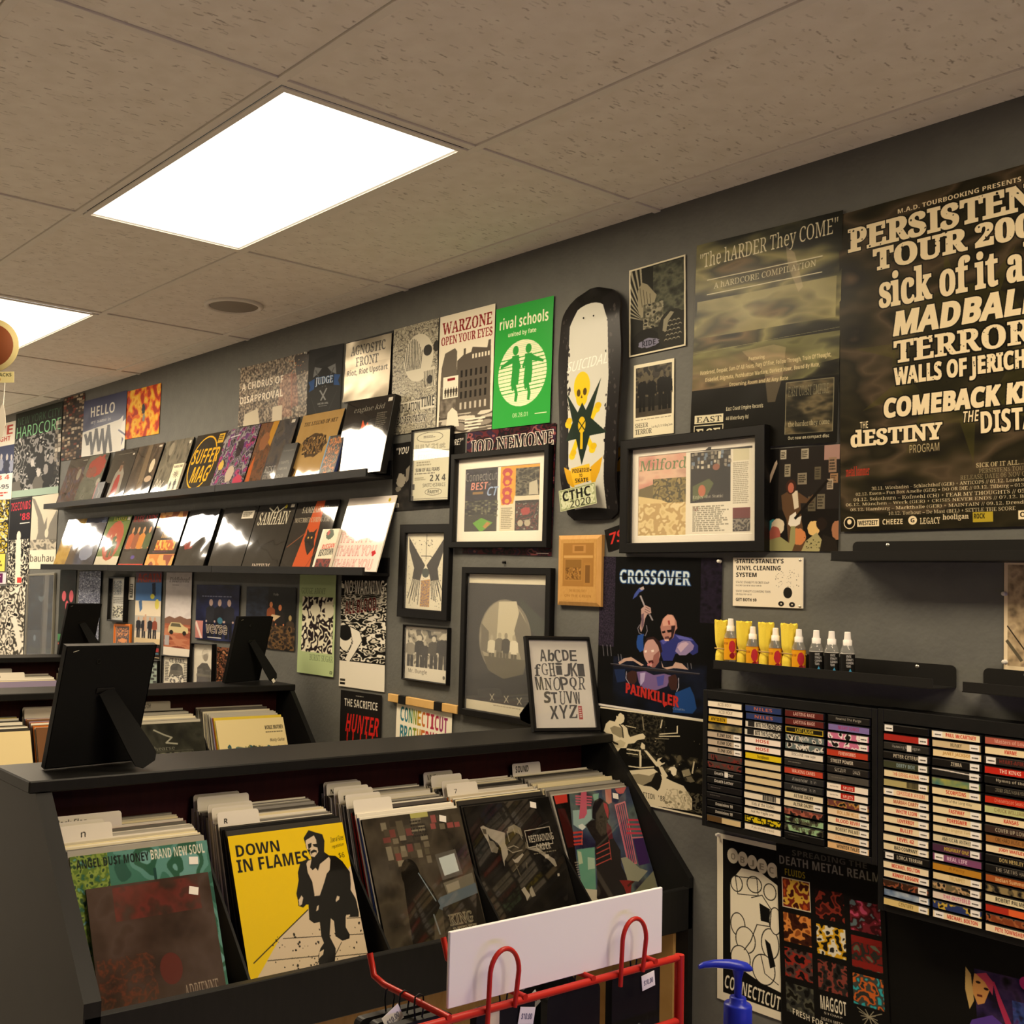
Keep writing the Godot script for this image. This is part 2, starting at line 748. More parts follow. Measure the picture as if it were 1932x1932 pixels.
	for c in [["sleeve_red", "a12a1e"], ["sleeve_orange", "b8631f"], ["sleeve_blue", "23305e"], ["sleeve_yellow", "c9b23c"], ["sleeve_black", "171615"], ["sleeve_cream", "dccfa6"], ["sleeve_lilac", "8a7f96"], ["sleeve_brown", "6f4a2b"]]:
		flat(c[0], Color(c[1]), 0.3)


# ---- the room
const X0 := -13.9
const X1 := 3.7
const Z1 := 4.8
const CELL := 1.219
const ROW := 0.61


func wall_with_hole(mid: Vector3, size: Vector3, lo: Vector2, hi: Vector2) -> ArrayMesh:   # a wall across x, open between (z, y) LO and HI
	var st := tool()
	var a := mid - size * 0.5
	var b := mid + size * 0.5
	for r in [[a.z, lo.x, a.y, b.y], [hi.x, b.z, a.y, b.y], [lo.x, hi.x, a.y, lo.y], [lo.x, hi.x, hi.y, b.y]]:
		brick(st, Vector3(mid.x, (r[2] + r[3]) * 0.5, (r[0] + r[1]) * 0.5), Vector3(size.x, r[3] - r[2], r[1] - r[0]), 0.0005)
	return st.commit()


func window(called: String, x: float, lo: Vector2, hi: Vector2) -> void:
	var st := tool()
	var m := Vector3(x, (lo.y + hi.y) * 0.5, (lo.x + hi.x) * 0.5)
	for z in [lo.x + 0.03, m.z, hi.x - 0.03]:
		brick(st, Vector3(x, m.y, z), Vector3(0.06, hi.y - lo.y, 0.06), 0.004)
	for y in [lo.y + 0.03, hi.y - 0.03]:
		brick(st, Vector3(x, y, m.z), Vector3(0.058, 0.06, hi.x - lo.x), 0.004)
	var w := struct(called, st.commit(), mats.grid_white)
	for k in 2:
		var z0 := lo.x if k == 0 else m.z
		var z1 := m.z if k == 0 else hi.x
		part(w, "window_pane", bev(Vector3(0.006, hi.y - lo.y - 0.1, z1 - z0 - 0.07), 0.0005), mats.clear_pane, Vector3(x, m.y, (z0 + z1) * 0.5))


func build_room() -> void:
	var mx := (X0 + X1) * 0.5
	var lx := X1 - X0
	struct("wall_back", bev(Vector3(lx + 0.4, CEIL + 0.3, 0.2), 0.001), mats.wall_paint, Vector3(mx, (CEIL + 0.3) * 0.5, -0.1))
	struct("wall_front", bev(Vector3(lx + 0.4, CEIL + 0.3, 0.2), 0.001), mats.room_paint, Vector3(mx, (CEIL + 0.3) * 0.5, Z1 + 0.1))
	var l := [Vector2(0.9, 0.5), Vector2(4.3, 2.35)]
	var r := [Vector2(0.9, 0.6), Vector2(4.2, 2.3)]
	struct("wall_left", wall_with_hole(Vector3(X0 - 0.1, (CEIL + 0.3) * 0.5, Z1 * 0.5), Vector3(0.2, CEIL + 0.3, Z1), l[0], l[1]), mats.room_paint)
	struct("wall_right", wall_with_hole(Vector3(X1 + 0.1, (CEIL + 0.3) * 0.5, Z1 * 0.5), Vector3(0.2, CEIL + 0.3, Z1), r[0], r[1]), mats.room_paint)
	window("window_1", X0 - 0.1, l[0], l[1])
	window("window_2", X1 + 0.1, r[0], r[1])
	struct("floor", bev(Vector3(lx + 0.4, 0.2, Z1 + 0.4), 0.001), mats.floor_boards, Vector3(mx, -0.1, Z1 * 0.5))
	struct("ground", bev(Vector3(60, 0.1, 40), 0.001), mats.concrete, Vector3(mx, -0.27, Z1 * 0.5))
	var c := struct("ceiling", bev(Vector3(lx + 0.4, 0.1, Z1 + 0.4), 0.001), mats.plenum_dark, Vector3(mx, CEIL + 0.25, Z1 * 0.5))
	c.set_meta("label", "suspended ceiling of fissured white tiles in a pale metal grid")
	var off := -c.position
	var xs := []
	for k in range(-10, 6):
		var x := -2.135 + CELL * k
		if x > X0 and x < X1:
			xs.append(x)
	var zs := []
	for k in 8:
		zs.append(0.135 + ROW * k)
	for z in zs:
		part(c, "grid_bar", bev(Vector3(lx, 0.012, 0.024), 0.001), mats.grid_white, Vector3(mx, CEIL + 0.006, z) + off)
	var gx := [X0] + xs + [X1]
	var gz := [0.0] + zs + [Z1]
	for j in gz.size() - 1:
		var a: float = gz[j]
		var b: float = gz[j + 1]
		for x in xs:
			var seg := b - a - 0.024 - (0.0 if j > 0 else -0.012)
			part(c, "grid_bar", bev(Vector3(0.024, 0.0116, seg), 0.001), mats.grid_white, Vector3(x, CEIL + 0.0062, (a + b) * 0.5 - (0.006 if j == 0 else 0.0)) + off)
		for i in gx.size() - 1:
			var p: float = gx[i]
			var s: float = gx[i + 1]
			if lamp_cell(i, j, p, s):
				continue
			var w := s - p - 0.0265
			var d := b - a - 0.0265 + (0.012 if j == 0 else 0.0)
			part(c, "ceiling_tile", tile_mesh(w, d, (i * 3 + j) % 4), mats.fissured_tile, Vector3((p + s) * 0.5, CEIL + 0.014, (a + b) * 0.5 - (0.006 if j == 0 else 0.0)) + off)


var tile_made := {}


func tile_mesh(w: float, d: float, flip: int) -> ArrayMesh:
	var key := "%.3f %.3f %d" % [w, d, flip]
	if tile_made.has(key):
		return tile_made[key]
	var st := tool()
	var u := w / CELL
	var v := d / ROW
	var uv := [Vector2(0, 0), Vector2(u, 0), Vector2(u, v), Vector2(0, v)]
	for k in 4:
		if flip & 1:
			uv[k].x = 1.0 - uv[k].x
		if flip & 2:
			uv[k].y = 1.0 - uv[k].y
	var h := Vector3(w, 0.016, d) * 0.5
	q(st, Vector3(-h.x, -h.y, -h.z), Vector3(h.x, -h.y, -h.z), Vector3(h.x, -h.y, h.z), Vector3(-h.x, -h.y, h.z), uv)
	q(st, Vector3(-h.x, h.y, h.z), Vector3(h.x, h.y, h.z), Vector3(h.x, h.y, -h.z), Vector3(-h.x, h.y, -h.z), uv)
	for s in [-1.0, 1.0]:
		q(st, Vector3(-h.x, -h.y, s * h.z), Vector3(h.x, -h.y, s * h.z), Vector3(h.x, h.y, s * h.z), Vector3(-h.x, h.y, s * h.z), uv)
		q(st, Vector3(s * h.x, -h.y, -h.z), Vector3(s * h.x, -h.y, h.z), Vector3(s * h.x, h.y, h.z), Vector3(s * h.x, h.y, -h.z), uv)
	st.generate_tangents()
	tile_made[key] = st.commit()
	return tile_made[key]


func lamp_cell(_i: int, j: int, p: float, s: float) -> bool:
	if not (j == 2 or j == 6) or s - p < CELL - 0.01:
		return false
	return posmod(roundi((p + 2.135) / CELL), 2) == 1 and (j == 2 or p < -5.5)


func build_lamps() -> void:
	var n := 0
	for row in [0.745 + ROW * 0.5, 0.745 + ROW * 4.5]:
		for k in range(-9, 5, 2):
			if row > 2.0 and k > -4:
				continue
			var x := -2.135 + CELL * (k + 0.5)
			if x - CELL * 0.5 < X0 or x + CELL * 0.5 > X1:
				continue
			var label := "bright ceiling light panel behind the camera side of the shop"
			if row < 2.0:
				label = {-1: "large square-looking bright ceiling light panel nearest the wall of posters", -3: "bright ceiling light panel behind the hanging round sign"}.get(k, "bright ceiling light panel in the row along the poster wall")
			var t := thing("ceiling_light", label, "ceiling light", Vector3(x, CEIL, row), "flush ceiling light panels")
			var st := tool()
			var rings := []
			for p in [[0.0, 0.0], [0.0, -0.004], [0.018, -0.004], [0.022, 0.004]]:
				var w: float = CELL * 0.5 - 0.014 - p[0]
				var d: float = ROW * 0.5 - 0.014 - p[0]
				rings.append([Vector3(-w, p[1], -d), Vector3(w, p[1], -d), Vector3(w, p[1], d), Vector3(-w, p[1], d)])
			loft(st, rings, false, false, false)
			part(t, "frame", finish(st), mats.grid_white)
			part(t, "diffuser", bev(Vector3(CELL - 0.07, 0.004, ROW - 0.07), 0.001), mats.lamp_diffuser, Vector3(0, 0.004, 0))
			var a := AreaLight3D.new()
			a.name = "glow"
			t.add_child(a)
			a.rotation_degrees = Vector3(-90, 0, 0)
			a.position = Vector3(0, -0.002, 0)
			a.area_size = Vector2(CELL - 0.075, ROW - 0.075)
			a.light_color = LAMP if k > -5 else Color(1.0, 0.935, 0.84)
			a.light_energy = LAMP_POWER
			a.area_range = 20.0
			a.area_attenuation = 2.0
			a.shadow_enabled = true
			n += 1
	var sp := thing("ceiling_speaker", "round grey speaker grille set flush in a ceiling tile", "speaker", on_level(441, 578, CEIL))
	part(sp, "rim", lathe([[0.1, 0.012], [0.125, 0.012], [0.125, -0.002], [0.118, -0.006], [0.108, -0.006], [0.104, 0.0], [0.1, 0.012]], 32), mats.grid_white)
	part(sp, "grille", lathe([[0.0, -0.004], [0.1, -0.002], [0.106, 0.002], [0.106, 0.01]], 32), mats.speaker_grey)


# ---- wall ledges and the sleeves on them
const LEAN := 17.0


func build_ledges() -> void:
	var names := ["end of row by the foil poster", "middle of row", "far end of row"]
	for row in [[2.01, "upper"], [1.628, "lower"]]:
		for k in 3:
			var x1: float = -3.41 - 1.2 * k
			var x0: float = maxf(x1 - 1.2, -6.86) + 0.0015
			var t := thing("picture_ledge", "black picture ledge, %s, %s" % [row[1] + " of the two rows", names[k]], "shelf", Vector3((x0 + x1) * 0.5, row[0], 0), "black picture ledges")
			var w := x1 - x0
			part(t, "base_board", bev(Vector3(w, 0.012, 0.12), 0.001), mats.black_ledge, Vector3(0, -0.006, 0.0605))
			part(t, "front_lip", bev(Vector3(w, 0.032, 0.011), 0.001), mats.black_ledge, Vector3(0, 0.003, 0.1265))
			part(t, "back_board", bev(Vector3(w, 0.06, 0.008), 0.001), mats.black_ledge, Vector3(0, 0.031, 0.0055))
	# art, bottom-left pixel, thickness, label
	var up := [
		["up1", 104.5, 949, 0.005, "dark sleeve with reddish blue painted figures at the far end of the upper ledge"],
		["up2", 137.7, 945, 0.005, "grey-green sleeve with a red cloud across its top on the upper ledge"],
		["up3", 187, 939, 0.005, "dark grey sleeve with a standing figure in a red dress"],
		["up4", 231, 932.6, 0.005, "brown and black sleeve with a pale round shape on its right side"],
		["up5", 281.6, 927, 0.005, "dim grey sleeve with a pale scrawl, behind a small cream book"],
		["up6", 339.5, 924, 0.005, "black sleeve with large yellow block lettering in a circle"],
		["up7", 394.5, 916, 0.005, "busy purple and silver sleeve with pink splashes"],
		["up8", 458.7, 908.5, 0.005, "brown and slate sleeve with an orange streak, behind a small black box"],
		["up9", 536, 901, 0.005, "tan sleeve with a dark round engraving and title line"],
		["up10", 629.5, 891, 0.03, "thick black boxed sleeve with orange flame and script title"],
	]
	var lo := [
		["lo1", 99.4, 1066, 0.005, "gold sleeve with a brown figure at the far end of the lower ledge"],
		["lo2", 134.6, 1066, 0.005, "dark blue sleeve with a pale tower shape"],
		["lo3", 175.6, 1066, 0.005, "green bordered sleeve with a red oval of figures"],
		["lo4", 221.5, 1066.5, 0.005, "black sleeve with red title and four figures in orange"],
		["lo5", 271, 1066.7, 0.005, "orange and brown sleeve banded by a black stripe"],
		["lo6", 327, 1067, 0.005, "crinkled shiny black sleeve with red smear on lower ledge"],
		["lo7", 391, 1067, 0.005, "plain black glossy sleeve with a small white sticker"],
		["lo8", 455, 1067, 0.005, "black glossy sleeve with jagged white title lettering"],
		["lo9", 527, 1067, 0.005, "black sleeve with orange beam and dark cat shape"],
		["lo10", 621.5, 1068, 0.005, "white sleeve with pink outlined words of thanks"],
	]
	for r in [[up, 2.0105], [lo, 1.6285]]:
		for e in r[0]:
			var d: float = e[3]
			var p := on_wall(e[1], e[2], 0.1)
			var m := card(0.315, 0.315, d, e[0], "wrap", mats.sleeve_black if e[0] != "lo10" else mats.sleeve_6, 0.0011 if e[0] != "lo6" else 0.004, e[0].hash() % 1000, 9)
			var o := single("vinyl_record", m, null, e[4], "record", Vector3.ZERO, "records displayed on the wall ledges")
			var a := deg_to_rad(LEAN if d < 0.02 else 11.5)
			o.basis = Basis(Vector3(1, 0, 0), Vector3(0, cos(a), -sin(a)), Vector3(0, sin(a), cos(a)))
			var foot := Vector3(p.x + 0.1575, r[1], 0.102 - d * 0.5)
			o.position = foot + o.basis.y * 0.1575 + Vector3(0, d * 0.5 * sin(a) + 0.0005, 0)
	# small boxes and books that lean on the sleeves: art, top-left, bottom-right pixel, thickness, label, name
	for e in [
		["s1", 182, 912, 172, 941, 0.012, "small dark compact disc with red edge in front of a grey-green sleeve", "compact_disc", 0.12, 0.12, 2.0105],
		["s2", 322, 857, 311, 924, 0.013, "small cream paperback with black star burst on upper ledge", "book", 0.115, 0.165, 2.0105],
		["s3", 523, 827, 515.6, 903, 0.013, "small black box with chalk lettering on upper ledge", "cassette_box", 0.11, 0.18, 2.0105],
		["s4", 612, 811, 599.5, 892, 0.013, "small dark box with blue spine and orange picture on upper ledge", "cassette_box", 0.11, 0.185, 2.0105],
		["s5", 598.7, 982, 588, 1064, 0.013, "white paperback with red and black title on lower ledge", "book", 0.12, 0.18, 1.6285]]:
		var p := on_wall(e[3], e[4], 0.118)
		var m := card(e[8], e[9], e[5], e[0], "gloss", mats.sleeve_6 if e[7] == "book" else mats.sleeve_blue if e[0] == "s4" else mats.sleeve_black, 0.0001, 3, 2)
		var o := single(e[7], m, null, e[6], e[7].replace("_", " "), Vector3.ZERO)
		var a := deg_to_rad(LEAN)
		o.basis = Basis(Vector3(1, 0, 0), Vector3(0, cos(a), -sin(a)), Vector3(0, sin(a), cos(a)))
		o.position = Vector3(p.x + e[8] * 0.5, e[10], 0.12 - e[5] * 0.5) + o.basis.y * (e[9] * 0.5) + Vector3(0, e[5] * 0.5 * sin(a) + 0.0005, 0)
	# the three empty steel shelves on the near part of the wall: left end, right end (x), top of the tray
	for e in [[-1.507, -0.75, 1.678, "empty black steel ledge under the large tour poster"],
			[on_wall(1345, 1252, 0.105).x, -1.255, 1.387, "black steel ledge holding the spray bottles"],
			[-1.194, -0.55, 1.387, "empty black steel ledge beside the bottle ledge"]]:
		var w: float = e[1] - e[0]
		var t := thing("steel_ledge", e[3], "shelf", Vector3((e[0] + e[1]) * 0.5, e[2], 0))
		part(t, "tray", bev(Vector3(w, 0.003, 0.104), 0.0005), mats.steel_black, Vector3(0, -0.0015, 0.0535))
		part(t, "front_lip", bev(Vector3(w - 0.004, 0.022, 0.003), 0.0005), mats.steel_black, Vector3(0, 0.0095, 0.1045))
		var st := tool()
		var ring := []
		var h := 0.049
		for c in [[-1, 1], [1, 1]]:
			for k in 5:
				var ang := PI * 0.5 * (k / 4.0 if c[0] > 0 else 1.0 - k / 4.0)
				ring.append(Vector2(c[0] * (w * 0.5 - 0.012) + 0.012 * cos(ang if c[0] > 0 else PI - ang), h - 0.012 + 0.012 * sin(ang)))
		ring = [Vector2(-w * 0.5, 0)] + ring.slice(0, 5) + ring.slice(5, 10).duplicate() + [Vector2(w * 0.5, 0)]
		var pts := PackedVector2Array(ring)
		pts = Geometry2D.convex_hull(pts)
		pts.remove_at(pts.size() - 1)
		var f := []
		var b := []
		for p in pts:
			f.append(Vector3(p.x, p.y, 0.0035))
			b.append(Vector3(p.x, p.y, 0.0008))
		loft(st, [b, f], false)
		part(t, "back_plate", finish(st), mats.steel_black)
		var sc := lathe([[0.0, 0.0022], [0.0035, 0.0018], [0.0048, 0.0]], 12)
		for x in [-w * 0.5 + 0.09, w * 0.5 - 0.09]:
			part(t, "screw", sc, mats.screw_steel, Vector3(x, 0.04, 0.0035), Vector3(PI / 2, 0, 0))


# ---- prints on the wall
# corners in the photograph: top left, top right, bottom right, bottom left
func rect4(c: Array, z: float) -> Dictionary:
	var a := on_wall(c[0], c[1], z)
	var b := on_wall(c[2], c[3], z)
	var d := on_wall(c[4], c[5], z)
	var e := on_wall(c[6], c[7], z)
	var across := (b - a + d - e) * 0.5
	var down := (a - e + b - d) * 0.5
	var mid := (a + b + d + e) * 0.25
	return {"mid": mid, "w": across.length(), "h": down.length(), "roll": atan2(across.y, across.x) * 0.7}


func poster(pic: String, c: Array, z: float, label: String, fin := "satin", amp := 0.0016, curl := 0.0, called := "poster", pins := []) -> MeshInstance3D:
	var r := rect4(c, z)
	var o := single(called, sheet(r.w, r.h, pic, amp, pic.hash() % 1000, curl), ink(pic, fin), label, called.replace("_", " "), r.mid)
	o.rotation.z = r.roll
	for p in pins:
		part(o, "push_pin", pin_mesh(), mats.pin_white, Vector3((p[0] - 0.5) * r.w, (0.5 - p[1]) * r.h, amp), Vector3(PI / 2, 0, 0))
	return o


var pin_made: ArrayMesh


func pin_mesh() -> ArrayMesh:
	if pin_made == null:
		pin_made = lathe([[0.005, 0.0], [0.0055, 0.001], [0.003, 0.003], [0.0028, 0.006], [0.0048, 0.009], [0.0045, 0.0105], [0.0, 0.011]], 12)
	return pin_made


func frame_mesh(w: float, h: float, bar: float, depth: float) -> ArrayMesh:
	var st := tool()
	var rings := []
	for p in [[0.0, 0.0], [0.0, depth - 0.002], [0.002, depth], [bar - 0.003, depth], [bar, depth - 0.003], [bar, 0.003]]:
		var x: float = w * 0.5 - p[0]
		var y: float = h * 0.5 - p[0]
		rings.append([Vector3(-x, -y, p[1]), Vector3(x, -y, p[1]), Vector3(x, y, p[1]), Vector3(-x, y, p[1])])
	loft(st, rings, false, false, false)
	return finish(st)


# a framed print: BAR wide moulding, MARGIN of mat board around the print
func framed(pic: String, c: Array, label: String, bar: float, depth: float, margin := 0.0, mat := "frame_black", called := "framed_print", z := 0.002) -> Node3D:
	var r := rect4(c, z + depth)
	var t := thing(called, label, "picture frame", Vector3(r.mid.x, r.mid.y, z))
	t.rotation.z = r.roll
	fill_frame(t, pic, r.w, r.h, bar, depth, margin, mat)
	return t


func fill_frame(t: Node3D, pic: String, w: float, h: float, bar: float, depth: float, margin: float, mat: String) -> void:
	part(t, "frame", frame_mesh(w, h, bar, depth), mats[mat])
	part(t, "backing", bev(Vector3(w - 0.004, h - 0.004, 0.003), 0.0005), mats.fibre_back, Vector3(0, 0, 0.0017))
	var iw := w - bar * 2 - 0.001
	var ih := h - bar * 2 - 0.001
	if margin > 0.0:
		var st := tool()
		var rings := []
		for p in [[0.0, 0.0035], [0.0, 0.0065], [margin - 0.0015, 0.0065], [margin, 0.005]]:
			rings.append([Vector3(-iw * 0.5 + p[0], -ih * 0.5 + p[0], p[1]), Vector3(iw * 0.5 - p[0], -ih * 0.5 + p[0], p[1]), Vector3(iw * 0.5 - p[0], ih * 0.5 - p[0], p[1]), Vector3(-iw * 0.5 + p[0], ih * 0.5 - p[0], p[1])])
		loft(st, rings, false, false, false)
		part(t, "mat_board", finish(st), mats.mat_white)
	part(t, "print", sheet(iw - margin * 2 + 0.002, ih - margin * 2 + 0.002, pic, 0.0, 1, 0.0, 1, 1), ink(pic, "matte"), Vector3(0, 0, 0.0042))
	part(t, "glass", bev(Vector3(iw, ih, 0.002), 0.0002), mats.clear_pane, Vector3(0, 0, minf(depth - 0.005, 0.0105)))


func build_wall_prints() -> void:
	# far part of the wall
	poster("w_show", [-30, 806, 29.6, 796, 22, 941, -36, 946], 0.004, "cream concert bill with red and blue lettering around a blue band photo")
	poster("w_nyc", [31, 781, 121, 757, 108, 931, 22, 939], 0.005, "dark green and black crowd poster with a city name in pale green")
	poster("w_coll", [121, 752, 160, 741, 155, 864, 115, 870], 0.003, "brown and black collage poster of many tiny photos beside the blue greeting poster")
	poster("w_hello", [159, 755, 240, 740, 236, 848, 155, 864], 0.004, "blue and white greeting-sticker poster with black scrawled writing", "gloss", 0.004)
	poster("w_fire", [241, 738, 304, 723.5, 300, 818, 236, 829.5], 0.003, "red and yellow painted flame poster under the ceiling", "satin", 0.001)
	poster("w_yel", [-28, 948, 18, 942, 13, 1042, -32, 1046], 0.003, "yellow, black and cream punk collage flyer")
	poster("w_sec", [19, 943.6, 61, 937, 52, 1102, 14, 1103], 0.004, "black poster with red title above a stark black and white crowd photo")
	poster("w_bau", [61, 937, 110, 931, 105, 1073, 55, 1074], 0.003, "cream poster with a grey bat-winged shape and thin lowercase word")
	poster("w_yel2", [-24, 1046, 11, 1045, 8, 1077, -27, 1078], 0.003, "small yellow flyer over the purple flyer", "matte", 0.001)
	poster("w_pur", [-20, 1081, 12, 1080, 11, 1101, -21, 1102], 0.003, "small purple flyer with a pale border", "matte", 0.001)
	poster("w_dead", [-40, 1107, 52, 1106, 40, 1238, -54, 1240], 0.003, "white poster with purple vertical lettering and black and white stage photo")
	framed("w_verve", [52.7, 1082, 103, 1082, 96, 1240, 45, 1241], "tall dark blue-black print of faint faces in a thin silver frame", 0.012, 0.015, 0.0, "screw_steel")
	poster("w_pink", [114, 1075, 144.6, 1077, 138, 1240, 108, 1240], 0.004, "dark green poster with three pink petal shapes like a skull", "gloss")
	poster("w_coll2", [152, 1078, 194, 1078, 185, 1237, 145, 1236], 0.006, "blue-grey collage poster of crowded little drawings, wrinkled", "gloss", 0.008)
	framed("w_fly", [203.6, 1088, 234, 1088, 233, 1174, 201.6, 1172], "small flyer behind shiny glass in a deep black frame", 0.01, 0.03)
	poster("w_tick", [244, 1089, 254, 1089, 253, 1132, 242, 1131.5], 0.003, "narrow pale concert ticket pinned to grey wall", "matte", 0.001, 0.0, "ticket")
	framed("w_orange", [214.4, 1176.7, 245, 1177.7, 244, 1240, 212.4, 1239], "small orange framed print with black and orange skeleton drawing", 0.012, 0.012, 0.0, "orange_frame")
	poster("w_again", [258.7, 1078, 307, 1080, 301, 1240, 252, 1239], 0.004, "tall poster of blue sky, red title and band standing on sand", "satin", 0.003)
	poster("w_van", [316, 1079, 364, 1081, 358, 1240, 309, 1236], 0.005, "tall pale poster of an old car in a red desert", "satin", 0.005)
	poster("w_mini", [289, 1216, 301, 1216, 300, 1240.6, 288, 1239], 0.008, "tiny dark red photo card over the sand poster", "gloss", 0.0005, 0.0, "photo_card")
	framed("w_bw1", [304, 1235, 354, 1240, 352, 1300, 302, 1297], "black framed white drawing with curved lettering over a dark helmet shape", 0.006, 0.02)
	framed("w_man", [359.6, 1212, 400, 1216, 398, 1299, 356, 1297], "black framed portrait photo of a person with short pale hair", 0.005, 0.025)
	framed("w_teal", [271, 1246, 297, 1246, 296, 1300, 270, 1300], "small black framed pale teal print with black blocks", 0.008, 0.015)
	poster("w_sliver", [411, 1221, 446, 1223, 442, 1295, 407, 1292], 0.003, "small dark reddish photo behind the easel frame", "satin", 0.001)
	poster("w_blue", [372.6, 1103.7, 455, 1103.7, 449, 1212, 370, 1205], 0.004, "dark blue poster of three standing band members", "gloss", 0.006)
	poster("w_dark", [466, 1106, 560.6, 1109, 555, 1228, 463, 1220], 0.003, "dark stage photo poster split in two panels", "gloss", 0.003)
	poster("w_lime", [568, 1083, 637, 1083.5, 629, 1277.6, 560.6, 1268], 0.004, "pale green poster with black and white line picture in the middle", "matte", 0.004)
	poster("w_warn", [645, 1084, 731, 1085, 726, 1305, 641, 1295], 0.003, "black and white comic-style poster with dark red words and white foot", "matte", 0.003)
	poster("w_hunt", [644, 1301.5, 722.6, 1312, 717, 1440, 640, 1424], 0.003, "black poster with white heading and dripping red title")
	# above the ledges
	poster("w_chor", [455, 693, 584, 665, 579, 784, 449, 807], 0.003, "poster of blurred dancing crowd with white two-line title", "gloss", 0.003, 0.0, "poster", [[0.01, 0.02], [0.97, 0.02]])
	poster("w_judge", [582, 662, 647, 647.6, 643, 777, 579, 780], 0.004, "charcoal poster with blue banner crest and white varsity word")
	single("poster_board", bev(Vector3(rect4([654, 646, 743, 625, 740, 744, 649, 760], 0.003).w, rect4([654, 646, 743, 625, 740, 744, 649, 760], 0.003).h, 0.004), 0.0005), mats.frame_black, "black backing board behind the crinkled silver poster", "board", rect4([654, 646, 743, 625, 740, 744, 649, 760], 0.003).mid)
	poster("w_agno", [655, 648, 739.5, 630, 737, 746, 650, 760], 0.006, "crinkled silver foil poster with black stencil lettering", "foil", 0.007, 0.03)
	poster("w_skull", [744, 622.5, 829, 600, 823, 810, 738.6, 822], 0.003, "pale poster of dense ink-drawn skulls", "gloss", 0.004)
	poster("w_war", [832, 598.7, 936, 573, 928, 810, 824, 822], 0.004, "cream poster with dark red stencil title over a ruined brick building", "satin", 0.003)
	poster("w_green", [937, 583, 1044.6, 559, 1039, 797, 929, 810], 0.006, "bright green poster with two silhouettes in a striped pale disc", "gloss", 0.002)
	poster("w_you", [742, 836, 877, 820, 875, 952, 740, 967], 0.003, "black poster with white quoted question and pale flower shape")
	poster("w_iod", [880.5, 814, 1047, 800.7, 1044, 1049, 875, 1044], 0.003, "dark maroon tangled poster with black spiky white-edged name", "gloss", 0.002)
	framed("w_ten", [775, 811, 849, 803, 846, 943.6, 771, 946.7], "thin black framed hand-lettered gig flyer on pale paper", 0.004, 0.018, 0.0, "frame_black", "framed_print", 0.011)
	framed("w_best", [847, 855.6, 1032.6, 840, 1032.6, 1031.6, 849, 1034.7], "black framed magazine pages with a green ball field, white mat", 0.022, 0.028, 0.036)
	framed("w_fly2", [752, 990, 846.7, 988, 844, 1173, 750, 1162], "thick black framed ink print of black spattered wings", 0.034, 0.02)
	framed("w_bun", [758.7, 1178, 844, 1184, 842, 1294.5, 757, 1281], "thin black framed group photo with a white caption strip", 0.006, 0.018)
	framed("w_orb", [868, 1069, 1036.6, 1072.4, 1034, 1377, 866, 1348], "large black framed dark photo of a pale glass orb", 0.024, 0.022)
	poster("w_pray", [1187, 511.8, 1292.6, 479.7, 1296, 651.5, 1188.7, 675], 0.003, "white bordered black and grey drawing of raised hands and scales", "satin", 0.0025, 0.004)
	poster("w_sheer", [1195.7, 690, 1272, 675.7, 1272, 816.5, 1195.7, 826.5], 0.003, "small white bordered dark photo of a standing group", "gloss", 0.001)
	poster("w_hard", [1310, 466, 1587, 398, 1586, 838, 1310, 848], 0.003, "large smoky olive and black poster with uncial title", "gloss", 0.005)
	framed("w_mil", [1166, 832, 1440, 800, 1442, 1040, 1171, 1044], "wide black framed magazine spread with a beach cover, white mat", 0.03, 0.03, 0.022)
	poster("w_live", [1440, 847, 1584.5, 840, 1582.6, 1040, 1444, 1040], 0.003, "colour photo poster of a guitarist above a crowd", "gloss", 0.0015)
	var big := single("poster", sheet(0.594, 0.824, "w_tour", 0.003, 5), ink("w_tour", "gloss"), "very large dark camouflage tour poster listing bands and dates", "poster", Vector3(-1.541 + 0.297, 2.167, 0.004))
	big.rotation.z = 0.008
	poster("w_cross", [1136, 1050.4, 1361.6, 1052.5, 1359, 1368, 1124, 1328], 0.003, "dark poster of a blue-clad figure with raised hammer, chrome title", "gloss", 0.0012, 0.0, "poster", [[0.985, 0.02]])
	poster("w_bw", [1133, 1332, 1346, 1362, 1346, 1546, 1131, 1502], 0.004, "black and white concert photo poster of a shirtless guitarist", "matte", 0.0015)
	var r := rect4([1384, 1052, 1516, 1052, 1515.5, 1148, 1383, 1143], 0.004)
	var sg := single("wall_sign", card(r.w, r.h, 0.003, "w_sign", "gloss", mats.paper_white, 0.0001, 1, 2), null, "white price sign for a cleaning system screwed above the bottles", "sign", r.mid)
	for p in [[0.04, 0.05], [0.96, 0.05], [0.96, 0.96]]:
		part(sg, "screw", lathe([[0.0, 0.0022], [0.003, 0.0018], [0.0042, 0.0]], 12), mats.screw_steel, Vector3((p[0] - 0.5) * r.w, (0.5 - p[1]) * r.h, 0.0018), Vector3(PI / 2, 0, 0))
	poster("w_right", [1893, 1060, 1968, 1060, 1970, 1270, 1896, 1262], 0.003, "white bordered sepia drawing under the empty ledge", "satin", 0.001, 0.0, "poster", [[0.03, 0.3], [0.05, 0.93]])
	poster("w_obj", [1355, 1572, 1472, 1596, 1474, 1926, 1352, 1882], 0.003, "white bordered black and white cartoon poster with bubble letters", "matte", 0.0015, 0.0, "poster", [[0.03, 0.01]])
	poster("w_death", [1471, 1588, 1673, 1632, 1676, 2010, 1471, 1960], 0.006, "black poster with a grid of small record covers", "satin", 0.0015)
	poster("w_sing", [1674, 1700, 1990, 1770, 2000, 2080, 1676, 2000], 0.003, "black poster of a singer in pink and violet light", "satin", 0.0015)
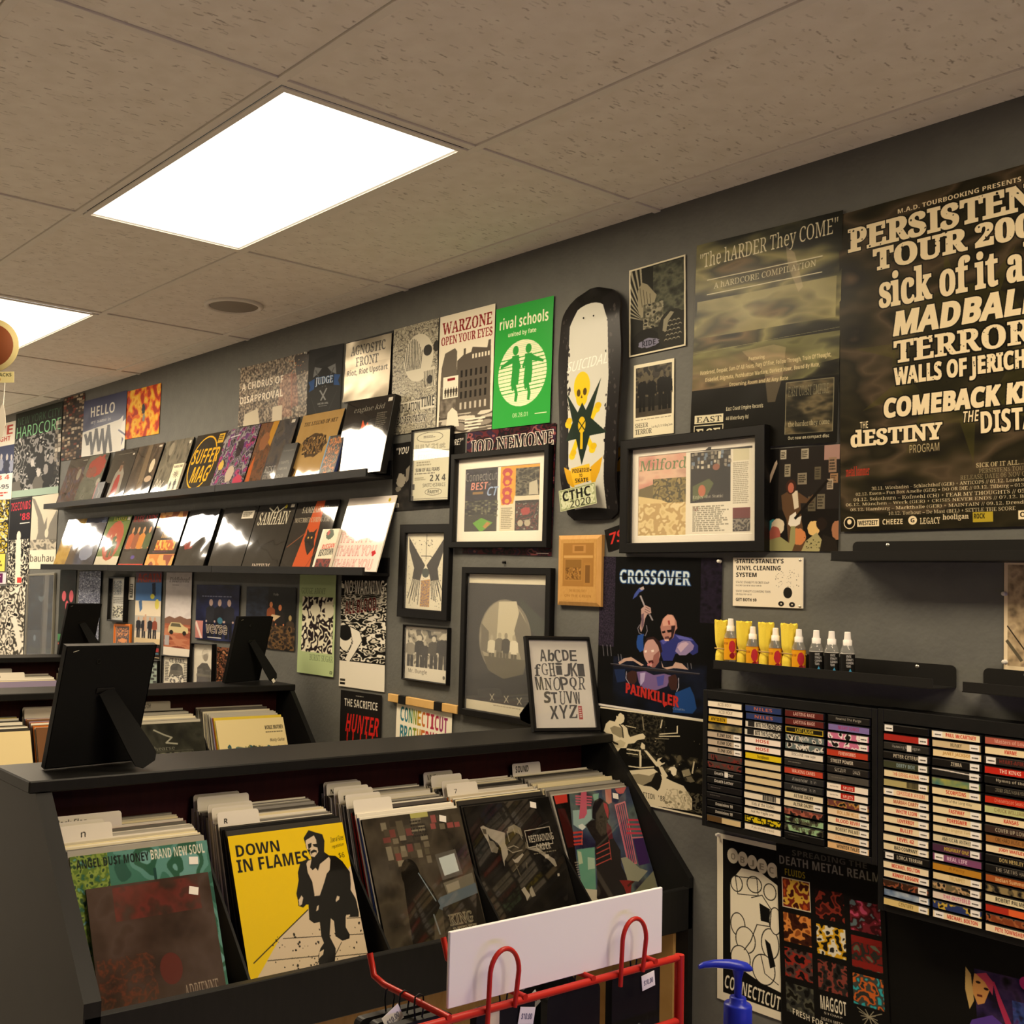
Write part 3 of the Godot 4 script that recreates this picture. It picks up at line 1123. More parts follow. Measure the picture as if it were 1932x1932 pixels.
	# stickers
	poster("w_7s", [1138, 1004, 1169, 988, 1183, 1027, 1151, 1042], 0.002, "small black sticker with red lettering tucked by the wide frame", "satin", 0.0003, 0.0, "sticker")
	poster("w_ylw", [1160, 846, 1184, 842, 1190, 885, 1152, 892], 0.002, "small yellow sticker between skateboard and wide frame", "satin", 0.0003, 0.0, "sticker")
	var bill := poster("w_bill", [1052, 928, 1121, 909, 1128, 949, 1060, 965], 0.05, "banknote with black marker initials stuck on the skateboard deck", "matte", 0.0006, 0.0, "banknote")
	bill.rotation.z *= 1.35
	# push pin left in the wall
	single("push_pin", pin_mesh(), mats.frame_black, "black push pin stuck in the wall above the orb photo", "push pin", on_wall(953, 1061, 0.0005)).rotation.x = PI / 2
	# skateboard deck: outline with kick tail, a shallow dish towards the wall
	var top := on_wall(1105, 541, 0.05)
	var bot := on_wall(1102, 979, 0.05)
	var dx := (on_wall(1164, 760, 0.05).x - on_wall(1046, 760, 0.05).x)
	var len := top.y - bot.y
	var sk := thing("skateboard_deck", "silver and black skateboard deck with yellow and green emblem", "skateboard", Vector3(on_wall(1105, 760, 0.05).x, (top.y + bot.y) * 0.5, 0.0))
	var st := tool()
	var sb := tool()
	var half := func(v: float) -> float:
		var w := 0.5 * dx
		if v < 0.12:
			w *= sqrt(clampf(1.0 - ((0.12 - v) / 0.12) ** 2, 0.0, 1.0)) * 0.93
		elif v < 0.3:
			w *= lerpf(0.93, 1.0, smoothstep(0.12, 0.3, v))
		elif v < 0.7:
			w *= lerpf(1.0, 0.9, smoothstep(0.3, 0.7, v))
		elif v < 0.93:
			w *= lerpf(0.9, 0.83, smoothstep(0.7, 0.93, v))
		else:
			w *= 0.83 * (1.0 - 0.3 * ((v - 0.93) / 0.07) ** 4)
		return w
	var zf := func(u: float, v: float) -> float:
		return 0.04 - 0.006 * (absf(u) ** 3) - 0.030 * smoothstep(0.78, 1.0, v) ** 1.3 - 0.02 * smoothstep(0.16, 0.0, v)
	var r2: Rect2 = where["w_deck"][1]
	for j in 40:
		for i in 10:
			for k in [[0, 1], [1, 0], [1, 1], [0, 1], [0, 0], [1, 0]]:
				var u: float = (i + k[0]) / 5.0 - 1.0
				var v: float = clampf((j + k[1]) / 40.0, 0.002, 1.0)
				var x: float = u * half.call(v)
				st.set_uv(r2.position + r2.size * Vector2(0.5 + x / dx, v))
				st.add_vertex(Vector3(x, (0.5 - v) * len, zf.call(u, v) + 0.006))
	st.generate_normals()
	var rim0 := []
	var rim1 := []
	for s in [1, -1]:
		for j in 41:
			var v: float = clampf((j if s == 1 else 40 - j) / 40.0, 0.002, 1.0)
			var p := Vector3(s * half.call(v), (0.5 - v) * len, zf.call(1.0, v))
			rim0.append(p - Vector3(0, 0, 0.004))
			rim1.append(p + Vector3(0, 0, 0.006))
	loft(sb, [rim0, rim1], true, true, false)
	part(sk, "graphic", st.commit(), ink("w_deck", "gloss"))
	part(sk, "edge", finish(sb), mats.deck_edge)
	for y in [0.30, -0.245]:
		var bolt := lathe([[0.0, 0.001], [0.0022, 0.0008], [0.003, 0.0]], 8)
		for a in [[-0.02, 0.028], [0.022, 0.028], [-0.02, -0.028], [0.022, -0.028]]:
			part(sk, "bolt_hole", bolt, mats.fibre_back, Vector3(a[0], y + a[1], 0.0458), Vector3(PI / 2, 0, 0))
	# engraved wooden plaque
	var pr := rect4([1052, 1010, 1133, 1009, 1131, 1147, 1050, 1139], 0.02)
	var pl := thing("wooden_plaque", "oak plaque engraved with a shop front", "plaque", Vector3(pr.mid.x, pr.mid.y, 0.001))
	var sp := tool()
	var rings := []
	for p in [[0.0, 0.0], [0.0, 0.013], [0.012, 0.019], [0.014, 0.019]]:
		rings.append([Vector3(-pr.w * 0.5 + p[0], -pr.h * 0.5 + p[0], p[1]), Vector3(pr.w * 0.5 - p[0], -pr.h * 0.5 + p[0], p[1]), Vector3(pr.w * 0.5 - p[0], pr.h * 0.5 - p[0], p[1]), Vector3(-pr.w * 0.5 + p[0], pr.h * 0.5 - p[0], p[1])])
	loft(sp, rings, false)
	part(pl, "board", finish(sp), mats.oak)
	part(pl, "engraving", sheet(pr.w - 0.029, pr.h - 0.029, "w_plaque", 0.0, 1, 0.0, 1, 1), ink("w_plaque", "matte"), Vector3(0, 0, 0.0195))
	# banner that hangs from a wooden rail
	var a0 := on_wall(733.7, 1315, 0.015)
	var a1 := on_wall(864.5, 1340, 0.015)
	var mid := (a0 + a1) * 0.5
	var ba := thing("hanging_banner", "white banner with rainbow lettering hung from a pale wooden rail", "banner", Vector3(mid.x, mid.y, 0.001))
	ba.rotation.z = -0.012
	var bl := a1.x - a0.x
	part(ba, "rail", bev(Vector3(bl, 0.03, 0.016), 0.002), mats.pine, Vector3(0, 0, 0.012))
	for x in [-0.28, 0.24]:
		part(ba, "clip", bev(Vector3(bl * 0.11, 0.032, 0.018), 0.001), mats.frame_black, Vector3(bl * x, 0, 0.013))
	part(ba, "cloth", sheet(bl * 0.8, 0.3, "w_ban", 0.002, 3), ink("w_ban", "matte"), Vector3(0.0, -0.165, 0.004))


# ---- record bins
const BIN_X := -2.385
const BIN_Z0 := 0.003
const BIN_Z1 := 1.8


func slab(st: SurfaceTool, outline: Array, z0: float, z1: float) -> void:
	var a := []
	var b := []
	for p in outline:
		a.append(Vector3(p[0], p[1], z0))
		b.append(Vector3(p[0], p[1], z1))
	loft(st, [a, b], false)


func build_bin(dx: float, label: String, cols: Array, dz := 0.0) -> Node3D:
	var t := thing("record_bin", label, "record bin", Vector3(BIN_X + dx, 0, dz), "black double-sided record bins")
	var zm := (BIN_Z0 + BIN_Z1) * 0.5
	var zl := BIN_Z1 - BIN_Z0
	part(t, "top_board", bev(Vector3(0.225, 0.026, zl + 0.02), 0.003), mats.black_wood, Vector3(0, 1.137, zm + 0.005))
	var prof := [[-0.112, 1.124], [-0.41, 0.79], [-0.41, 0.0], [0.41, 0.0], [0.41, 0.79], [0.112, 1.124]]
	for z in [[BIN_Z0, BIN_Z0 + 0.021], [BIN_Z1 - 0.035, BIN_Z1]]:
		var st := tool()
		slab(st, prof, z[0], z[1])
		part(t, "end_panel", finish(st), mats.black_wood)
	part(t, "back_panel", bev(Vector3(0.012, 0.5, zl - 0.058), 0.001), mats.maroon_board, Vector3(0, 0.874, zm - 0.007))
	for s in [1.0, -1.0]:
		part(t, "front_rail", bev(Vector3(0.02, 0.115, zl - 0.004), 0.002), mats.black_wood, Vector3(s * 0.4, 0.706, zm))
		part(t, "bottom_board", bev(Vector3(0.385, 0.014, zl - 0.058), 0.001), mats.black_wood, Vector3(s * 0.2, 0.68, zm - 0.007))
	part(t, "inner_lining", bev(Vector3(0.74, 0.6, 0.012), 0.001), mats.tan_board, Vector3(0, 0.33, BIN_Z0 + 0.028))
	part(t, "lower_panel", bev(Vector3(0.012, 0.6, zl - 0.09), 0.001), mats.tan_board, Vector3(0, 0.33, zm))
	for z in cols:
		var st := tool()
		slab(st, [[0.01, 0.688], [0.385, 0.688], [0.385, 0.72], [0.12, 1.0], [0.01, 1.0]], z - 0.003, z + 0.003)
		part(t, "divider_panel", finish(st), mats.black_wood)
	return t


func sleeve_pose(dx: float, z0: float, w: float, h: float, f: float, lift := 0.0) -> Transform3D:
	var a := deg_to_rad(lerpf(23.0, 7.0, f))
	var b := Basis(Vector3(0, 0, -1), Vector3(-sin(a), cos(a), 0), Vector3(cos(a), sin(a), 0))
	var foot := Vector3(lerpf(-2.07, -2.325, f) + dx, 0.692 + lerpf(0.025, 0.03, f), z0 - w * 0.5)
	return Transform3D(b, foot + b.y * (h * 0.5 + lift))


func build_bins() -> void:
	var b1 := [1.755, 1.385, 1.012, 0.680, 0.344]
	build_bin(0.0, "black record bin with five rows of records, nearest to the red wire rack", [1.4125, 1.041, 0.6885, 0.3545])
	build_bin(-1.675, "middle black record bin holding the cream blank sleeve", [1.153, 0.81, 0.452], 0.07)
	build_bin(-3.37, "far black record bin below the dark silver-framed print", [1.113, 0.743, 0.373], 0.07)
	var names := ["row behind the brown haze sleeve", "row behind the yellow sleeve", "row behind the sleeve with a lit screen", "row behind the black and white sleeve", "row behind the neon street sleeve"]
	var plain := ["sleeve_0", "sleeve_1", "sleeve_2", "sleeve_8", "sleeve_9", "sleeve_4", "sleeve_6", "sleeve_1", "sleeve_5", "sleeve_7", "sleeve_3", "sleeve_cream", "sleeve_1", "sleeve_0"]
	var loud := ["sleeve_red", "sleeve_orange", "sleeve_blue", "sleeve_yellow", "sleeve_black", "sleeve_cream"]
	var body := bev(Vector3(0.315, 0.317, 0.0048), 0.0006)
	var fronts := [["b1", "brown haze sleeve with pale serif title at its foot"], ["b2", "bright yellow sleeve with a running person in black and white"], ["b3", "dark painted sleeve with a lit screen and a slumped figure"], ["b4", "black and white sleeve of a masked person raising one arm"], ["b5", "neon pink and teal night street sleeve"]]
	for c in 5:
		var n := 25
		var z0: float = b1[c]
		for i in n:
			var f := (i + 1.0) / n
			var key: String = plain[(i * 5 + c * 3) % plain.size()]
			if (c == 0 and i in [13]) or (c == 2 and i in [5]):
				key = "sleeve_red"
			elif (c == 3 and i in [6, 8]):
				key = "sleeve_orange"
			elif c == 2 and i == 1:
				key = "sleeve_blue"
			elif (c == 4 and i in [5, 8]) or (c == 3 and i == 3):
				key = "sleeve_cream"
			elif i < 5 and c in [1, 3]:
				key = "sleeve_black" if i % 2 else "sleeve_7"
			var h := 0.317
			var o := single("vinyl_record", body, mats[key], hue_word(mats[key].albedo_color) + " plastic-covered record in the " + names[c], "record", Vector3.ZERO, names[c])
			o.transform = sleeve_pose(0.0, z0 + rng.randf_range(-0.002, 0.002), 0.315, h, f, rng.randf_range(-0.004, 0.008))
			if c == 2 and i in [2, 3, 4]:
				o.material_override = mats[["sleeve_6", "sleeve_red", "sleeve_black"][i - 2]]
		var w := 0.315
		var low := 0.0
		var front := single("vinyl_record", card(w, w, 0.006, fronts[c][0], "wrap", mats.sleeve_black if c != 1 else mats.sleeve_7, 0.0005, 4 + c, 8), null, fronts[c][1] + ", front of its row", "record", Vector3.ZERO, "front records of the near bin")
		front.transform = sleeve_pose(0.0, z0, w, w, 0.0, low)
		var price: MeshInstance3D = part(front, "price_sticker", bev(Vector3(0.022, 0.016, 0.0004), 0.0001), mats.paper_white, Vector3([0.11, 0.14, 0.095, 0.09, 0.09][c], [0.125, 0.3, 0.135, 0.14, 0.135][c] if c != 1 else 0.12, 0.0045))
		price.rotation.z = -0.25
		if c == 1:
			price.free()
		if c == 0:
			# the smaller record stands in front of a full-size green one
			front.mesh = card(0.278, 0.278, 0.006, "b1", "wrap", mats.sleeve_black, 0.0005, 4, 8)
			front.transform = sleeve_pose(0.0, z0 - 0.022, 0.278, 0.278, -0.1, -0.024)
			price.position = Vector3(0.098, 0.105, 0.0045)
			var g := single("vinyl_record", card(w, w, 0.006, "b0", "wrap", mats.sleeve_cream, 0.0005, 9, 8), null, "green painted sleeve with black and white title along its top", "record", Vector3.ZERO, "front records of the near bin")
			g.transform = sleeve_pose(0.0, z0, w, w, -0.025)
			var pg := part(g, "price_sticker", bev(Vector3(0.022, 0.016, 0.0004), 0.0001), mats.paper_white, Vector3(0.118, 0.118, 0.0045))
			pg.rotation.z = -0.1
	# divider cards: row, place in the row, art on the tab, label
	for e in [[0, 0.62, "t_flag", 0.165, "white divider card hand-lettered with a two-word name"], [0, 0.42, "t_blank", 0.11, "cream divider card with a blank tab in the row behind the brown haze sleeve"], [0, 0.3, "t_note", 0.12, "white divider card with a small mark in the row behind the brown haze sleeve"],
			[1, 0.93, "t_dash", 0.125, "divider card with a black dash at the back of the row behind the yellow sleeve"], [1, 0.82, "t_blank", 0.14, "blank divider card second from the back of the row behind the yellow sleeve"], [1, 0.5, "t_blank", 0.12, "cream divider card midway in the row behind the yellow sleeve"], [1, 0.38, "t_n", 0.11, "cream divider card with a marker letter in the row behind the yellow sleeve"], [1, 0.2, "t_r", 0.11, "pale divider card just behind the yellow sleeve"],
			[2, 0.95, "t_m", 0.11, "divider card at the back of the row behind the lit screen sleeve"], [2, 0.85, "t_n", 0.11, "divider card second from the back of the row behind the lit screen sleeve"], [2, 0.65, "t_blank", 0.11, "blank divider card midway in the row behind the lit screen sleeve"], [2, 0.54, "t_r", 0.11, "lettered divider card midway in the row behind the lit screen sleeve"], [2, 0.34, "t_blank", 0.11, "blank divider card near the front of the row behind the lit screen sleeve"], [2, 0.12, "t_blank", 0.12, "bright white divider card right behind the lit screen sleeve"],
			[3, 0.92, "t_va", 0.105, "divider card hand-lettered for compilations"], [3, 0.75, "t_blank", 0.11, "blank divider card in the row behind the black and white sleeve"], [3, 0.45, "t_blank", 0.1, "cream divider card in the row behind the black and white sleeve"], [3, 0.35, "t_seven", 0.11, "cream divider card with a marker stroke in the row behind the black and white sleeve"],
			[4, 0.95, "t_sound", 0.115, "white divider card marked with five black capitals"]]:
		divider(0.0, b1[e[0]], e[1], e[2], e[3], e[4], 0.0)
	# middle bin
	var b2 := [1.55, 1.21, 0.865, 0.49]
	var n2 := ["row behind the cream blank sleeve", "row beside the cream blank sleeve", "row behind the charcoal sleeve with a yellow burst", "row behind the tree sleeve"]
	for c in 4:
		for i in 16:
			var f := (i + 1.0) / 16
			var key: String = plain[(i * 3 + c * 5 + 2) % plain.size()]
			if c == 1:
				key = ["sleeve_brown", "sleeve_6", "sleeve_orange", "sleeve_lilac"][i % 4]
			elif c == 3 and i < 4:
				key = ["sleeve_yellow", "sleeve_orange", "sleeve_lilac", "sleeve_1"][i]
			elif c == 0:
				key = ["sleeve_7", "sleeve_6", "sleeve_yellow", "sleeve_8", "sleeve_1"][i % 5]
			var o := single("vinyl_record", body, mats[key], hue_word(mats[key].albedo_color) + " plastic-covered record, middle bin, " + n2[c], "record", Vector3.ZERO, n2[c])
			o.transform = sleeve_pose(-1.675, b2[c] + rng.randf_range(-0.002, 0.002), 0.315, 0.317, f, 0.02 + rng.randf_range(-0.004, 0.006))
	for e in [[0, "m1", "blank cream sleeve at the front of the middle bin"], [2, "m2", "charcoal sleeve with a yellow-green burst in the middle bin"], [3, "m3", "cream sleeve with a blue and brown ink tree"]]:
		var o := single("vinyl_record", card(0.315, 0.315, 0.006, e[1], "satin", mats.sleeve_cream, 0.0004, 3, 4), null, e[2], "record", Vector3.ZERO, "front records of the middle bin")
		o.transform = sleeve_pose(-1.675, b2[e[0]], 0.315, 0.315, 0.0, 0.02)
	divider(-1.675, b2[2], 0.95, "t_punk", 0.26, "long white divider card with small marker writing in the middle bin", 0.02)
	divider(-1.675, b2[1], 0.9, "t_vari", 0.14, "divider card with bold capitals in the middle bin", 0.02)
	divider(-1.675, b2[1], 0.75, "t_blank", 0.12, "blank divider card in the middle bin", 0.02)
	# far bin
	var b3 := [1.535, 1.165, 0.795, 0.425]
	for c in 4:
		for i in 10:
			var f := (i + 1.0) / 10
			var o := single("vinyl_record", body, mats[plain[(i * 3 + c * 4) % plain.size()] if i else "sleeve_lilac"], "record in the far bin, %s row from the wall" % ["fourth", "third", "second", "first"][c], "record", Vector3.ZERO, "far bin, %s row from the wall" % ["fourth", "third", "second", "first"][c])
			o.transform = sleeve_pose(-3.37, b3[c] + rng.randf_range(-0.002, 0.002), 0.315, 0.317, f, 0.02 + rng.randf_range(-0.004, 0.006))
		divider(-3.37, b3[c], 0.3, "t_r", 0.16, "front divider card in the far bin, %s row from the wall" % ["fourth", "third", "second", "first"][c], 0.02)
		divider(-3.37, b3[c], 0.8, "t_blank", 0.12, "back divider card in the far bin, %s row from the wall" % ["fourth", "third", "second", "first"][c], 0.02)


func divider(dx: float, z0: float, f: float, pic: String, tabw: float, label: String, lift: float) -> void:
	var t := thing("divider_card", label, "divider card", Vector3.ZERO, "record divider cards")
	var n := 25.0 if dx == 0.0 else 16.0 if dx > -2.0 else 10.0
	t.transform = sleeve_pose(dx, z0, 0.315, 0.32, (floorf(f * n) + 0.5) / n, lift + 0.002)
	part(t, "card", bev(Vector3(0.315, 0.32, 0.0012), 0.0003), mats.tab_white)
	var st := tool()
	var a := []
	var b := []
	for p in [[-0.1575, 0.158], [-0.1575, 0.185], [-0.1555, 0.189], [-0.1515, 0.191], [-0.1635 + tabw, 0.191], [-0.1595 + tabw, 0.189], [-0.1575 + tabw, 0.185], [-0.1575 + tabw, 0.158]]:
		a.append(Vector3(p[0], p[1], -0.0005))
		b.append(Vector3(p[0], p[1], 0.0005))
	loft(st, [a, b], false)
	var tb := part(t, "tab", finish(st), mats.tab_white)
	if pic != "t_blank":
		part(tb, "lettering", sheet(tabw - 0.008, 0.028, pic, 0.0, 1, 0.0, 1, 1), ink(pic, "matte"), Vector3(-0.1575 + tabw * 0.5, 0.1745, 0.0007))


# ---- cassettes: one string per spine, background|words|colour of the words|flags (s price sticker, S sticker at the start, b half and half)
const SPINES := [
	[ # rack beside the concert photo
		["e8dcc4|ACID HOLY|9a8d78|", "e8dcc4|ACID HOLY|9a8d78|", "e2cfae|ANTISEEN|2a2410|Y", "a8935c||3a3a30|g", "b5a590|ELINE IOG|2c2824|s", "b5a590|ELINE IOG|2c2824|s", "b5a590|ELINE IOG|2c2824|s", "4a3a34||70302a|n", "4a3a34||70302a|n", "191817|Death Letter|d8d0c4|m", "191817|Death Letter|d8d0c4|", "1c1a1a||5a5450|d", "1c1a1a||5a5450|d", "141312|Dominion 18|d8d0c0|", "141312|Dominion 18|d8d0c0|", "5a4428||c9b284|b"],
		["2d3a66|      NILES|b0604a|", "2d3a66|      NILES|b0604a|", "cfc8b8|BITE THE|2a2826|k", "cfc8b8|BITE THE|2a2826|k", "eddfd0|  HOSE  |b84a3a|", "eddfd0|  HOSE  |b84a3a|", "d8bc1e|Sundown|5a4a10|", "d0bd95|||", "d0bd95|||", "d0bd95|||", "d0bd95|||", "e0d4bc||20201e|c", "e6dac2|Kids at the Rodeo|4a4238|", "e6dac2|Not the fragile one|4a4238|", "d0b81c||1c1a12|z", "e6dac2|If you already crazed|6a5c48|"],
		["5a2420|LASTING RAGE|d0b0a4|", "5a2420|LASTING RAGE|d0b0a4|", "1c1a12|LAST LAUGH|d8c040|o", "5f6a68|EARTH|d8d0c4|n", "5f6a68|EARTH|d8d0c4|n", "e0d6c6|DISCLOSE  raw tape|3a3632|", "2c2a28||7a746a|d", "b0402c|WALKING CANES|e0c0b0|", "2a2a2a|Alexander  is in |c0bab0|", "2a2a2a|Alexander  is in |c0bab0|", "d8ccae|ALTAR DAIRY|3a3428|", "d8ccae|ALTAR DAIRY|3a3428|s", "6a3a30||a05a48|n", "8fb084|FIND ME HERE|4a4a38|n", "8fb084|FIND ME HERE|4a4a38|n", "161514||3a3834|d"],
		["201e1c|Rewind The Purge|cfc8b8|", "7a6aa0|NIGHT SONGS|a03a6a|", "c06a8a||e8dcd8|ns", "c06a8a||e8dcd8|ns", "b03a24|FIREWORKS|e8c8b8|", "241f1c|STREET POWER|e6dcc8|", "24211f|SZCZUR        DAZE|d8d0c0|", "4a4640||6a655c|d", "e8dccb|parasite  SPLITS|b02a20|r", "e8dccb|parasite  SPLITS|b02a20|r", "6a3c34||b08040|ns", "e0c8a4|ROLLIN HILL|b08048|s", "e6d8b8|  BLOOD RIVER|b83a28|s", "ddd0ac|ROBERT PALMER|5a4f3c|s", "e0c49c|DIRECTIONS IN SOUL|c08a58|s", "d8b07c|WINTER TALES|3a3024|s"]],
	[ # rack by the far corner
		["161413||8a8478|S", "a02a22|||s", "2a2824|Running late again|c0bab0|m", "1a1816|PETER CETERA|c8bca4|s", "3c3f2c|DIRTY BOX|8aa0a8|s", "e0cfa6|THE GREGG ALLMAN|b83a28|s", "a89c68||3a3424|cs", "e4d2ae|COMPOSITIONS IN DARK SOUND|b83a28|S", "e2d0aa|MARIAH CAREY|a0462c|s", "e4d4b2|WHITE LION|b83020|s", "e0cfa8|LOVERBOY|b83020|s", "e0d0aa|BULLET|b83020|s", "e2d2ae|LEVEL 42|b83828|s", "d8c8a0|BAD COMPANY|2a2824|s", "181614|LORCA TERRAM|c8bca4|S", "e2d2ae|MICHAEL BOLTON|b82a1c|", "e2d2ae|KENNY LOGGINS|b82a1c|s", "3a2418||8a4a30|ns", "4a6080||c0c8cc|gs", "d0b878|CENTURY|7a6838|s"],
		["e4d4b0|PAUL McCARTNEY|b82a1c|S", "c8b48c|HUNKY|6a604c|s", "e2cc9c|JANET JACKSON|b08040|s", "1a1816|ZEBRA|c8bca4|s", "24221f||d8d0c4|ws", "3f6a68||a8a048|gs", "e2d0a4|SCORPIONS|b83020|s", "dccb9e|Rock of the Long Way|6a604c|", "e0cfa6|FASTWAY|b83020|s", "e2d0a8|FOREIGNER|b83020|s", "dccaa0|the Longest Time|b09060|s", "d4c8a4|AMERICAN ANTHEM|2a2824|s", "4a2c40|HIGHWAY ONE|c8b040|s", "7a4668|REAL LIFE|d8c0cc|S", "b07c28|A Party|8a5c1c|", "dcc898|TRUMPET|b89c60|s", "6a5c40||b09068|ns", "d8c8b8|THE OUTFIELD|b8607a|s", "2a3460||c0a040|ns", "e4d4b0|MICHAEL BOLTON|b82a1c|S"],
		["a85a4a|Masters of Love|e0c0b0|s", "e2cfa4|KWAME|b82a1c|", "2a2420|HEART-AFIRE|803028|S", "b8281c|THE KINKS|e8dcc8|s", "1a1816|Hymns of the|b8ae98|s", "1a1816|CROSBY, STILLS, NASH & YOUNG|b8ae90|", "b8301c|Dreamboat Season|e0a890|", "b8bc80|CHUCK WILLIAMS|8a7c50|", "e2cfa4|KANSAS|b83020|", "3a2a24|COVER UP LOVE|b0a890|", "9a6a38|ORCHARD MUSIC BOX|4a3018|", "e2d0a8|JODY WATLEY|b83020|", "1a1816|DON HENLEY|c8b070|", "1a1816|THE SMITHS HALL|b8ae98|s", "9a5428|Indian Summers|d8b888|", "8a7850||5a5038|n", "d8cca4|ROBERT PALMER|3a3428|", "a83020||d86030|b", "7a3c20||9a5a34|n", "e4d0ac|PETE TOWNSHEND|b83828|"]]]


func build_cassettes() -> void:
	var z := 0.078
	var racks := [
		[on_wall(1326, 1303, z), on_wall(1646, 1334, z), on_wall(1640, 1622, z), on_wall(1325, 1564, z), 4, 16, "rack beside the concert photo"],
		[on_wall(1652, 1336, z), Vector3.ZERO, Vector3.ZERO, on_wall(1660, 1716, z), 4, 20, "taller rack"]]
	var box := bev(Vector3(0.1085, 0.0172, 0.068), 0.0008)
	var ord := ["first", "second", "third", "fourth", "fifth", "sixth", "seventh", "eighth", "ninth", "tenth", "eleventh", "twelfth", "thirteenth", "fourteenth", "fifteenth", "sixteenth", "seventeenth", "eighteenth", "nineteenth", "twentieth"]
	for k in 2:
		var r: Array = racks[k]
		var x0: float = (r[0].x + r[3].x) * 0.5
		var y1: float = r[0].y if k else (r[0].y + r[1].y) * 0.5
		var y0: float = r[3].y if k else (r[2].y + r[3].y) * 0.5
		var w := 0.492 if k == 0 else 0.484
		var h := y1 - y0
		var cols: int = r[4]
		var rows: int = r[5]
		var t := thing("cassette_rack", ["black wooden cassette rack of four columns beside the concert photo", "taller black wooden cassette rack running on past the smaller rack"][k], "cassette rack", Vector3(x0 + w * 0.5, y0, 0.001))
		var side := 0.014
		part(t, "back_board", bev(Vector3(w, h, 0.004), 0.0005), mats.black_wood, Vector3(0, h * 0.5, 0.0025))
		for s in [-1, 1]:
			part(t, "side_board", bev(Vector3(side, h, z - 0.005), 0.001), mats.black_wood, Vector3(s * (w - side) * 0.5, h * 0.5, z * 0.5 + 0.002))
		var top_h := 0.024 if k == 0 else 0.03
		part(t, "top_board", bev(Vector3(w - side * 2, top_h, z - 0.005), 0.001), mats.black_wood, Vector3(0, h - top_h * 0.5, z * 0.5 + 0.002))
		part(t, "bottom_board", bev(Vector3(w - side * 2, 0.016, z - 0.005), 0.001), mats.black_wood, Vector3(0, 0.008, z * 0.5 + 0.002))
		var pitch := (w - side * 2) / cols
		var step := (h - top_h - 0.016) / rows
		for c in range(1, cols):
			part(t, "column_post", bev(Vector3(0.0026, h - top_h - 0.018, z - 0.012), 0.0005), mats.black_wood, Vector3(-w * 0.5 + side + pitch * c, (h - top_h + 0.016) * 0.5, z * 0.5 - 0.001))
		for row in range(1, rows):
			part(t, "shelf_slat", bev(Vector3(w - side * 2, 0.0016, z - 0.016), 0.0003), mats.black_wood, Vector3(0, h - top_h - step * row, z * 0.5 - 0.003))
		for c in mini(cols, SPINES[k].size()):
			for row in SPINES[k][c].size():
				var spec: PackedStringArray = SPINES[k][c][row].split("|")
				var look := spine_look(spec)
				var p := Vector3(x0 + side + pitch * (c + 0.5), y1 - top_h - step * (row + 1) + 0.0010 + 0.0087, z - 0.034 + rng.randf_range(0.0005, 0.006) + (0.004 if k else 0.0))
				var label := "%s cassette, %s down in %s column of the %s rack" % [look, ord[row], ord[c], ["smaller", "taller"][k]]
				var o := thing("cassette", label, "cassette", p + Vector3(rng.randf_range(-0.0004, 0.0004), 0, 0), "cassettes in the %s rack" % ["smaller", "taller"][k])
				part(o, "case", box, mats.cassette_black)
				part(o, "spine_card", sheet(0.1045, 0.0156, "k%d_%d_%d" % [k, c, row], 0.0, 1, 0.0, 1, 1), ink("k%d_%d_%d" % [k, c, row], "gloss"), Vector3(0, 0, 0.0343))


func hue_word(c: Color) -> String:
	if c.v < 0.25:
		return "black"
	if c.s < 0.16:
		return "grey" if c.v < 0.75 else "white"
	var h := c.h * 360.0
	if h < 18 or h > 330:
		return ("dark red" if c.v < 0.5 else "red") if c.s > 0.45 else "pink"
	if h < 34:
		return "brown" if c.v < 0.65 else "tan"
	if h < 62:
		return "cream" if c.s < 0.45 and c.v > 0.7 else ("yellow" if c.v > 0.68 else "olive")
	if h < 160:
		return "green"
	if h < 200:
		return "teal"
	if h < 250:
		return "blue"
	return "purple"


func spine_look(spec: PackedStringArray) -> String:
	var a := hue_word(Color(spec[0]))
	var s := a + "-spined"
	if spec[1].strip_edges() != "":
		s += " " + hue_word(Color(spec[2])) + "-lettered"
	return s


